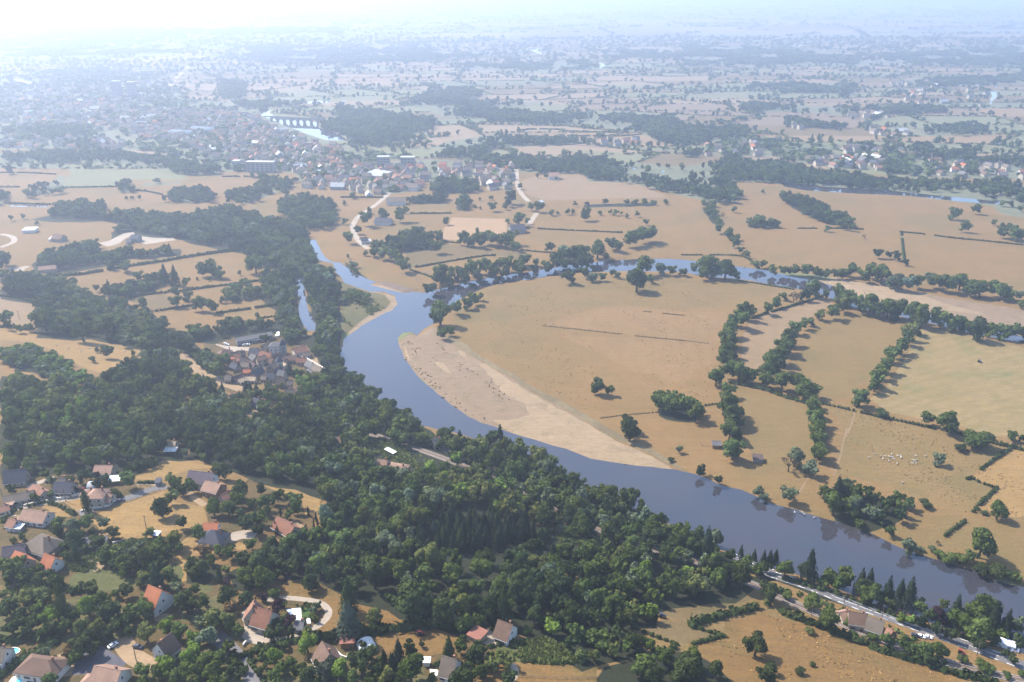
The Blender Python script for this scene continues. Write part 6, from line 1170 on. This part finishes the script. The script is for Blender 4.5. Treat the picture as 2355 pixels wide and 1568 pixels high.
# distant town: single houses first, the rest in one mass
def town_house_mesh(L, wd, h, rf, wl):
    mb = wall_mesh(L, wd, h, wd * .42, 'gable'); r2 = roof_mesh(L, wd, h, wd * .42, 'gable', .4); mb.add(r2.v, r2.f, 1); o = mb.obj('town_house', [wl, 'roof_' + rf]); return o
protos = []
for L, wd, h, rf, wl in ((13, 9, 5, 'terracotta', 'wall_cream'), (14, 9, 5.5, 'grey', 'wall_beige'), (12, 9, 4, 'brown', 'wall_cream'), (15, 10, 5.5, 'slate', 'wall_cream'), (14, 9, 7, 'greybrown', 'wall_cream'), (22, 13, 5, 'palegrey', 'wall_grey'), (13, 9, 5, 'orange', 'wall_white'), (13, 9, 4, 'white', 'wall_white')):
    protos.append(town_house_mesh(L, wd, h, rf, wl).data)
for o in [o for o in col.objects if o.name.startswith('town_house')]: bpy.data.objects.remove(o)
TH = []
for poly, n in (("h 900,760 1420,745 1780,800 1960,860 2150,950 2355,1010 2355,1180 2050,1180 1880,1150 1560,1110 1480,1080 1300,990 1050,960 900,900", 620), ("h 0,760 900,640 900,900 660,870 130,860 0,840", 200), ("h 0,640 500,600 1050,560 1080,690 900,760 0,760", 130), ("h 660,940 860,990 820,1030 600,1000", 16), ("h 0,930 520,940 520,1010 0,1010", 22),
                ("i 0,1110 240,1150 560,1130 620,1240 560,1250 560,1290 300,1300 200,1350 0,1250", 70), ("i 900,1130 1190,1120 1180,1290 960,1300", 30), ("i 680,1130 900,1130 840,1230 700,1230", 16), ("h 2060,1150 2355,1190 2355,1290 2100,1280", 26), ("j 150,1000 520,940 560,1080 160,1060", 16), ("j 860,1090 1380,1070 1380,1160 900,1130", 34), ("j 1100,1000 1560,1030 1560,1060 1100,1050", 12),
                ("j 1640,1090 2355,1150 2355,1240 1640,1180", 24), ("j 720,800 900,820 900,890 740,880", 8), ("j 1260,870 1560,900 1540,930 1270,915", 10), ("j 1400,560 2100,560 2100,760 1500,700", 26), ("j 1120,780 1440,770 1440,800 1160,805", 9), ("j 1050,380 1400,380 1400,430 1100,430", 10), ("i 1780,940 2160,960 2160,1000 1800,1000", 10), ("h 0,440 900,430 1300,400 1300,440 900,480 0,540", 26)):
    Wd = wp(poly, 4); x0, y0 = Wd.min(0); x1, y1 = Wd.max(0); cand = rng.uniform((x0, y0), (x1, y1), (n * 12, 2)); cand = cand[inside(cand, Wd)]; kept = []
    for p in cand:
        if len(kept) >= n: break
        if all(abs(p[0] - q[0]) > 15 or abs(p[1] - q[1]) > 13 for q in kept): kept.append(p)
    TH += kept
TA = np.array(TH); TH = [p for p, b in zip(TH, over_water(TA[:, 0], TA[:, 1], 9. + 0 * TA[:, 0])) if not b]
TH.sort(key=lambda p: p[1]); wts = [3, 2.2, 4, 2, 3.5, .35, .8, .25]
GR = rng.choice(8, len(TH), p=np.array(wts) / sum(wts)); tcol = ['rust-roofed', 'grey-roofed', 'brown-roofed', 'large slate-roofed', 'tall grey-brown roofed', 'big flat pale grey roofed', 'orange-roofed', 'white-roofed']; nsolo = 170; mass = MB()
def zone(p):
    u, v = proj(p[0], p[1], 4.); u = float(u); v = float(v)
    if u > 1500: return 'in the hamlets of the right-hand plain'
    if v > 395: return 'among garden trees at the near town edge'
    return 'in the denser middle of the distant town'
its = [dict(p=p, k=int(k), u=float(proj(p[0], p[1], 4.)[0])) for p, k in zip(TH[:nsolo], GR)]
for t in its: t['lab'] = f"{tcol[t['k']]} house {zone(t['p'])}"
for t in its:
    p = t['p']; o = bpy.data.objects.new('town_house', protos[t['k']]); col.objects.link(o); o.location = (p[0], p[1], 0); o.rotation_euler = (0, 0, random.choice((.2, .35, 1.8, 1.9, -.2)) + random.uniform(-.15, .15)); tag(o, t['lab'], 'house', t['lab'].replace(' house ', ' houses '))
VV, FF, MM = [], [], []; mats_ = ['wall_cream', 'wall_white', 'wall_beige', 'wall_grey', 'roof_terracotta', 'roof_grey', 'roof_brown', 'roof_slate', 'roof_greybrown', 'roof_palegrey', 'roof_orange', 'roof_white']
for p, k in zip(TH[nsolo:], GR[nsolo:]):
    me = protos[int(k)]; a = random.choice((.2, .35, 1.8, 1.9, -.2)) + random.uniform(-.15, .15); s = 1 + max(0, p[1] - 2200) / 5000; ca, sa = math.cos(a) * s, math.sin(a) * s; n = len(VV)
    VV += [(v.co.x * ca - v.co.y * sa + p[0], v.co.x * sa + v.co.y * ca + p[1], v.co.z * s) for v in me.vertices]
    mm = [mats_.index(m.name) for m in me.materials]
    for f in me.polygons: FF.append(tuple(i + n for i in f.vertices)); MM.append(mm[f.material_index])
tag(mesh_obj('town_houses', VV, FF, mats_, fmat=MM), 'hundreds of small roofs making up the distant hazy town', kind='stuff')

# ---------------------------------------------------------------- garden structures, walls, pools
plain('pool_tile', (.30, .62, .70), .3, .1, 1); plain('cover_white', (.80, .80, .80), .5, .08, 1); plain('stone_white', (.62, .56, .47), .9, .15, .7)
def slab(name, label, cat, s, h, mat, z0=-.3, parent=None, up=0.0):
    P = wp(s); zz = max(height(P)) + up; n = len(P); mb = MB(); V = [(x, y, zz + z0) for x, y in P] + [(x, y, zz + h) for x, y in P]
    mb.add(V, [tuple(range(n))[::-1], tuple(range(n, 2 * n))] + [(i, (i + 1) % n, n + (i + 1) % n, n + i) for i in range(n)]); o = mb.obj(name, [mat], parent)
    if label: tag(o, label, cat)
    return o
def water2():
    m, nt, o = nodes_of('pool_water'); p = N(nt, 'ShaderNodeBsdfPrincipled'); p.inputs['Base Color'].default_value = (.10, .52, .62, 1); p.inputs['Roughness'].default_value = .08; nt.links.new(p.outputs[0], o.inputs[0])
water2()
def pool(label, su, mat='pool_water', cop=None):
    P = smooth_line(wp(su), 2, True); c = P.mean(0); zz = float(max(height(P))) + .25; root = empty('swimming_pool', (c[0], c[1], zz)); tag(root, label, 'swimming pool'); Q = P - c; n = len(Q)
    mb = MB(); mb.add([(x, y, -.05) for x, y in Q], [tuple(range(n))]); mb.obj('water', [mat], root); m2 = MB(); m2.add([(x, y, 0) for x, y in Q] + [(x * 1.16, y * 1.16, 0) for x, y in Q] + [(x * 1.16, y * 1.16, -1.0) for x, y in Q] + [(x, y, -.3) for x, y in Q],
        [(i, n + i, n + (i + 1) % n, (i + 1) % n) for i in range(n)] + [(n + i, 2 * n + i, 2 * n + (i + 1) % n, n + (i + 1) % n) for i in range(n)] + [(i, (i + 1) % n, 3 * n + (i + 1) % n, 3 * n + i) for i in range(n)]); m2.obj('coping', ['stone_white'], root)
pool("kidney-shaped turquoise pool behind the left-edge house", "a 58,1372 85,1358 118,1366 122,1382 98,1398 66,1394"); 
slab('terrace', "pale terrace round the pool at the bottom left corner", 'terrace', "a 40,1590 75,1540 110,1528 175,1540 165,1568 140,1600", .15, 'stone_white')
pool("turquoise pool on the pale terrace at the bottom left corner", "a 90,1568 110,1550 140,1556 125,1578")
tr = slab('terrace', "bright white terrace beside the villa lawn", 'terrace', "m 898,215 1118,200 1128,375 1045,378 1000,330", .2, 'cover_white')
slab('pool_cover', "pale rectangular pool cover on the bright terrace", 'pool cover', "m 950,240 1080,232 1085,340 1000,320", .32, 'pool_tile' if False else 'cover_white', z0=.22)
for k in range(5): o = slab('stone_step', "flight of white garden steps right of the pool house, step %s from the top" % ['first', 'second', 'third', 'fourth', 'fifth'][k], 'step', "m %d,%d %d,%d %d,%d %d,%d" % (1195 + 3 * k, 350 + 16 * k, 1262, 352 + 16 * k, 1262, 362 + 16 * k, 1195 + 3 * k, 360 + 16 * k), .3, 'cover_white')
slab('terrace', "white terrace of the house at the bottom edge", 'terrace', "b 1060,1500 1155,1510 1150,1545 1065,1535", .8, 'stone_white')
slab('terrace', "pale crazy terrace beside the purplish-brown house", 'terrace', "m 1590,850 1660,830 1740,900 1700,945 1640,900", .3, 'stone_white')
slab('well_cap', "small white square beside the white gable house", 'slab', "a 400,868 430,862 445,870 420,880", .5, 'cover_white')
def gwall(label, s, h, th, mat='stone_white', name='garden_wall'):
    P = densify(wp(s), 4); zz = height(P); Q = ribbon(P, th); n = len(P); mb = MB()
    V = [(P[i][0] + (Q[i][0] - P[i][0]), Q[i][1], zz[i] - .3) for i in range(n)] + [(*Q[i], zz[i] + h) for i in range(n)] + [(*Q[2 * n - 1 - i], zz[i] + h) for i in range(n)] + [(*Q[2 * n - 1 - i], zz[i] - .3) for i in range(n)]
    F_ = [(r * n + i, r * n + i + 1, (r + 1) * n + i + 1, (r + 1) * n + i) for r in range(3) for i in range(n - 1)] + [(0, n, 2 * n, 3 * n), (n - 1, 4 * n - 1, 3 * n - 1, 2 * n - 1)]
    mb.add(V, F_); tag(mb.obj(name, [mat]), label, 'wall', 'low garden and field walls')
for q in (("low stone wall along the street in front of the slate-grey house", "l 690,565 850,650 1000,620 1200,575", 1.2, .5), ("low wall beside the very long low house", "l 350,750 500,715 700,680", 1.2, .5), ("white block wall below the villa drive", "l 1180,830 1350,790 1600,745", 1.0, .6), ("white open-topped builder's enclosure by the van", "l 1320,780 1315,720 1480,695 1490,730", 1.3, .5),
          ("pale zigzag garden wall right of the purplish-brown house", "m 1700,900 1790,930 1800,890 1870,880", .8, .5), ("garden wall at the bottom of the villa forecourt", "m 270,760 290,720 320,700", 1.2, .5), ("stone wall below the village running toward the tan roofs", "k 420,975 500,955", 1.2, .6), ("long pale wall at the village's river side", "k 1500,580 1600,620 1740,700 1880,780", 1.5, .8),
          ("retaining wall under the slate-roofed village terrace", "k 830,910 960,925 1060,940", 2, .6), ("low wall near the grey low house and orange lawn", "l 1640,1290 1760,1260", .8, .4)): gwall(q[0], q[1], q[2], q[3])
# ---------------------------------------------------------------- vehicles
plain('paint_white', (.72, .72, .72), .35, .05, 1); plain('paint_dark', (.03, .035, .06), .3, .1, 1); plain('paint_red', (.20, .035, .025), .35, .1, 1); plain('paint_silver', (.40, .40, .42), .3, .05, 1); plain('glass_dark', (.02, .025, .03), .15, .1, 1); plain('rubber', (.02, .02, .02), .9, .1, 1)
def vehicle(label, s, paint, kind='car', heading=None, rz=0):
    P = wp(s); c = P[0]; ang = math.atan2(*(P[1] - P[0])[::-1]) if len(P) > 1 else rz; z = gz(*c) + .12
    L, wd, H = dict(car=(4.2, 1.75, 1.45), van=(5.6, 2.1, 2.5), camper=(6.8, 2.3, 2.9), tractor=(3.2, 1.6, 2.0))[kind]
    nm = dict(car='parked_car', van='delivery_van', camper='camper_van', tractor='tractor')[kind]; root = empty(nm, (c[0], c[1], z), ang); tag(root, label, kind if kind != 'camper' else 'camper van')
    def extr(pr, w, nm_, mat, par=root, inset=0):
        n = len(pr); mb = MB(); mb.add([(x, -w / 2 + (inset if zz > pr[0][1] + .01 else 0), zz) for x, zz in pr] + [(x, w / 2 - (inset if zz > pr[0][1] + .01 else 0), zz) for x, zz in pr], [tuple(range(n))[::-1], tuple(range(n, 2 * n))] + [(i, (i + 1) % n, n + (i + 1) % n, n + i)[::1] for i in range(n)]); return mb.obj(nm_, [mat], par)
    a = L / 2
    if kind == 'car':
        body = extr([(-a, .3), (a, .3), (a + .02, .62), (a - .15, .82), (a - 1.15, .95), (-a + .3, .98), (-a, .85)], wd, 'body', paint); extr([(-a + .45, .97), (a - 1.1, .95), (a - 1.75, 1.38), (-a + .9, 1.38)], wd - .08, 'windows', 'glass_dark', root, .12); extr([(-a + .9, 1.385), (a - 1.8, 1.385), (a - 1.9, 1.45), (-a + 1.0, 1.45)], wd - .34, 'roof', paint)
    elif kind == 'tractor':
        extr([(-.2, .8), (a, .8), (a, 1.4), (-.2, 1.5)], .9, 'bonnet', paint); extr([(-1.5, .8), (-.2, .8), (-.2, 2.2), (-1.4, 2.2)], 1.3, 'cab', 'glass_dark'); extr([(-1.6, 2.2), (-.1, 2.2), (-.1, 2.35), (-1.6, 2.35)], 1.5, 'roof', paint)
    else:
        f = .9 if kind == 'van' else 1.2
        extr([(-a, .35), (a, .35), (a, .95), (a - .7, 1.15), (a - f - .3, H * .78), (a - f - .6, H - .05), (-a + .05, H)], wd, 'body', paint); extr([(a - .68, 1.2), (a - .66, 1.22), (a - f - .25, H * .77), (a - f - .3, H * .76)], wd - .2, 'windscreen', 'glass_dark')
        for sy in (-1, 1): mb = MB(); y = sy * wd / 2; mb.box(a - f - .9, a - f + .1, min(y, y + sy * .02), max(y, y + sy * .02), H * .5, H * .72); mb.obj('side_window', ['glass_dark'], root)
    for sx in (-1, 1):
        for sy in (-1, 1):
            r_ = .33 if kind != 'tractor' else (.8 if sx < 0 else .45); mb = MB(); n = 10; x = sx * (a - .8 if kind != 'tractor' else a - .7); y = sy * (wd / 2 - .08)
            V = [(x + r_ * math.cos(6.283 * k / n), y + e * .11, r_ + r_ * math.sin(6.283 * k / n) - .0) for e in (-1, 1) for k in range(n)]; mb.add(V, [tuple(range(n)), tuple(range(n, 2 * n))[::-1]] + [(k, n + k, n + (k + 1) % n, (k + 1) % n) for k in range(n)]); mb.obj('wheel', ['rubber'], root)
    return root
for q in (("white delivery van on the villa drive", "l 1600,705 1690,675", 'paint_white', 'van'), ("dark car ahead of the white van", "l 1760,680 1810,665", 'paint_dark', 'car'), ("dark blue car by the rust-brown roof", "l 690,605 730,600", 'paint_dark', 'car'), ("red car beside the slate-grey house", "l 1170,510 1210,505", 'paint_red', 'car'), ("white car behind the low street wall", "l 1040,565 1090,560", 'paint_white', 'car'),
          ("dark blue car on the earth drive at the bottom left", "a 845,1360 870,1365", 'paint_dark', 'car'), ("white car in the shaded yard at the bottom left", "a 690,1350 715,1335", 'paint_white', 'car'), ("dark car parked between cottages and main road", "n 1070,490 1105,500", 'paint_dark', 'car'), ("white car next to the dark one by the main road", "n 1130,500 1165,512", 'paint_white', 'car'), ("white car nearer the road edge by the cottages", "n 1210,510 1250,520", 'paint_white', 'car'),
          ("camper van under the firs, farthest from the road", "n 2070,545 2110,560", 'paint_white', 'camper'), ("camper van second in the parking bay", "n 2140,575 2180,590", 'paint_white', 'camper'), ("camper van at the right end of the parking bay", "n 2215,590 2255,605", 'paint_white', 'camper'), ("camper van nearest the road in the parking bay", "n 2130,620 2170,640", 'paint_white', 'camper'), ("camper van at the near right of the bay", "n 2195,640 2240,655", 'paint_white', 'camper'),
          ("small silver car at the left of the parking bay", "n 2045,590 2070,600", 'paint_silver', 'car'), ("red machine on the verge below the road", "n 1615,700 1640,710", 'paint_red', 'tractor'), ("small red tractor in the orange paddock", "b 1010,1282 1035,1280", 'paint_red', 'tractor'), ("dark trailer-like tractor on the olive paddock", "c 920,1175 940,1178", 'paint_dark', 'tractor'),
          ("white coach-like camper at the slate farm", "k 880,1390 965,1365", 'paint_white', 'camper'), ("white car, left of two in the village yard", "k 318,380 345,384", 'paint_white', 'car'), ("white car, right of two in the village yard", "k 345,392 370,396", 'paint_white', 'car'), ("silver car in the middle of the village yard row", "k 625,402 650,400", 'paint_silver', 'car'), ("white car at the right of the village yard row", "k 670,397 695,394", 'paint_white', 'car'),
          ("dark car in the mown field, tiny", "g 2050,950 2080,960", 'paint_dark', 'tractor'), ("dark car left in the village yard", "k 540,410 565,408", 'paint_dark', 'car'), ("white van on the winding lane", "i 358,1275 366,1262", 'paint_white', 'van')): vehicle(*q)
for lab, s, r_ in (("white round tank behind the manor, larger one", "k 1170,220", 2.6), ("white round tank behind the manor, smaller one", "k 1140,258", 2.0), ("white round table-like tank in the village centre", "k 745,632", 1.6)):
    P = wp(s)[0]; z = gz(*P); root = empty('water_tank', (P[0], P[1], z)); tag(root, lab, 'tank'); mb = MB(); mb.cyl(0, 0, -.3, 1.6, r_, r_, 16); mb.obj('body', ['cover_white'], root); m2 = MB(); m2.cyl(0, 0, 1.6, 2.1, r_ * 1.04, r_ * .2, 16); m2.obj('lid', ['cover_white'], root)
# ---------------------------------------------------------------- cattle
plain('hide_cream', (.46, .43, .37), 1, .12, 3)
def cow_mesh(graze):
    me = bpy.data.meshes.new('cow'); hz_ = .35 if graze else 1.45
    V = [(0, 0, 1.05), (.55, 0, 1.08), (-.6, 0, 1.1), (-.95, 0, 1.15), (.95, 0, 1.15), (1.2, 0, .9 if graze else 1.35), (1.45, 0, hz_), (1.72, 0, hz_ - .18), (-1.0, 0, .6)]
    E = [(0, 1), (0, 2), (2, 3), (1, 4), (4, 5), (5, 6), (6, 7), (3, 8)]; Rr = [.40, .40, .40, .24, .30, .19, .17, .09, .03]
    for sx, bx, bi in ((1, .62, 1), (-1, -.72, 2)):
        for sy in (-1, 1):
            n = len(V); V += [(bx, sy * .24, .72), (bx - .02 + (.06 if sx < 0 else 0), sy * .24, .38), (bx, sy * .24, .02)]; E += [(bi, n), (n, n + 1), (n + 1, n + 2)]; Rr += [.15, .085, .07]
    for sy in (-1, 1): n = len(V); V.append((1.38, sy * .26, hz_ + .1)); E.append((6, n)); Rr.append(.04)
    me.from_pydata(V, E, []); o = bpy.data.objects.new('cow_src', me); col.objects.link(o); sk = o.modifiers.new('s', 'SKIN')
    for i, r_ in enumerate(Rr): me.skin_vertices[0].data[i].radius = (r_, r_)
    me.skin_vertices[0].data[0].use_root = True; sb = o.modifiers.new('b', 'SUBSURF'); sb.levels = 1; sb.render_levels = 1
    dg = bpy.context.evaluated_depsgraph_get(); m2 = bpy.data.meshes.new_from_object(o.evaluated_get(dg)); m2.materials.clear(); m2.materials.append(MATS['hide_cream']); bpy.data.objects.remove(o); return m2
CW = [cow_mesh(True), cow_mesh(False)]
herds = [("cream-white cow of the loose herd on the pasture above the copse", "cattle grazing on the pasture above the river bend copse", "d 615,198 652,175 685,190 700,204 715,188 737,190 737,216 755,175 752,195 758,195 790,187 788,234 808,186 812,194 810,198 887,212 902,186 905,214 904,232 879,233 963,188 820,350 768,205 895,222"),
 ("cream-white cow drinking at the muddy river bank", "cattle at the muddy river bank", "d 165,520 212,522 226,532 285,550 202,516"),
 ("tiny white cow on the tan field by the confluence", "cattle on the tan field by the confluence", "f 410,335 425,340 455,325 470,345 480,350 505,345 515,365 530,350 540,372 535,385 520,382 495,362 440,350 460,355 510,372"),
 ("tiny white cow beside the copse end behind the confluence", "cattle beside the copse end behind the confluence", "f 575,325 585,318 600,322 612,328 590,332 608,318 580,335"), ("pale cow grazing alone-looking on the left slope field", "cattle on the left slope field", "e 470,850 390,830 560,870 620,850 860,870")]
for lab, grp, s in herds:
    for P, q in zip(wp(s, .7), range(99)):
        o = bpy.data.objects.new('cow', CW[random.random() > .6]); col.objects.link(o); o.location = (P[0], P[1], max(-1.35, gz(*P))); a = random.uniform(0, 6.28); o.rotation_euler = (0, 0, a); o.scale = (.72,) * 3; tag(o, lab, 'cow', grp)
# ---------------------------------------------------------------- poles, guard rail, fences
plain('pole_wood', (.16, .13, .10), 1, .3, 2); plain('galvanised', (.45, .45, .46), .5, .15, 1)
def pole(label, s, h=8.5):
    P = wp(s)[0]; z = gz(*P); root = empty('utility_pole', (P[0], P[1], z)); tag(root, label, 'pole', 'wooden utility poles'); mb = MB(); mb.cyl(0, 0, -.5, h, .2, .14, 7); mb.obj('shaft', ['pole_wood'], root); m2 = MB(); m2.box(-.9, .9, -.08, .08, h - .7, h - .55); m2.obj('crossarm', ['pole_wood'], root)
for lab, s in (("utility pole by the upper left end of the main road", "n 215,160"), ("utility pole above the brown cottage roof", "n 670,275"), ("utility pole right of the parked cars by the road", "n 1340,515"), ("utility pole between the road and camper bay", "n 1795,720"), ("utility pole by the earth drive and dark blue car", "a 832,1440"), ("leaning pole at the foot of the golden hayfield", "l 2140,1090"),
               ("utility pole on the hamlet lawn by the terracotta villa", "l 965,680"), ("utility pole at the left of the very long low house", "l 60,690"), ("railway mast at the upper left of the open track", "b 930,155"), ("railway mast by the cottages' garden", "d 265,1165"), ("railway mast near the bottom right of the track", "d 1160,1480"), ("pole at the upper left tan field", "e 135,655")): pole(lab, s)
def rail_fence(label, s, h=1.0, step=2.5, mat='pole_wood', name='fence', beams=(.5, .95)):
    P = densify(wp(s), step); zz = height(P); root = empty(name, (P[0][0], P[0][1], zz[0])); tag(root, label, name.replace('_', ' '), 'rail and post fences'); o0 = np.array((P[0][0], P[0][1], zz[0]))
    for p, z in list(zip(P, zz))[:95]: mb = MB(); mb.box(p[0] - o0[0] - .07, p[0] - o0[0] + .07, p[1] - o0[1] - .07, p[1] - o0[1] + .07, z - o0[2] - .3, z - o0[2] + h); mb.obj('post', [mat], root)
    for b in beams: mb = MB(); mb.tube([(p[0] - o0[0], p[1] - o0[1], z - o0[2] + b) for p, z in zip(P, zz)], .06 if name == 'fence' else .14, 4); mb.obj('rail', [mat], root)
rail_fence("wooden rail fence along the asphalt villa drive", "l 1640,750 1900,660 2100,590 2334,520"); rail_fence("post fence between hayfield and thicket", "l 1720,1270 1900,1240 2100,1190"); rail_fence("fence on the upper side of the villa drive", "l 1990,440 2100,440 2200,470", step=2)
rail_fence("fence on the orange lawn below the street wall", "l 860,680 1000,650 1200,600"); rail_fence("post fence along the bottom picture edge", "c 30,1535 200,1545 400,1552 520,1545", step=4); rail_fence("fence round the small field barn", "c 1150,110 1160,130 1280,130", step=3)
rail_fence("steel guard rail on the river side of the main road", "n 0,-25 250,50 500,150 750,250 1000,350 1250,440 1600,560", h=.7, step=4.5, mat='galvanised', name='guard_rail', beams=(.6,))
# ---------------------------------------------------------------- haze: one even volume of air round everything
mb = MB(); mb.box(-17500, 17500, -700, 26500, -20, 308)
hz = mb.obj('haze', []) if False else mesh_obj('haze', mb.v, mb.f, [])
m, nt, o = nodes_of('haze_air'); pv = N(nt, 'ShaderNodeVolumePrincipled')
pv.inputs['Color'].default_value = (.70, .79, .98, 1); pv.inputs['Density'].default_value = HAZE_D; pv.inputs['Anisotropy'].default_value = .58
nt.links.new(pv.outputs[0], o.inputs['Volume']); hz.data.materials.append(m); tag(hz, kind='stuff')
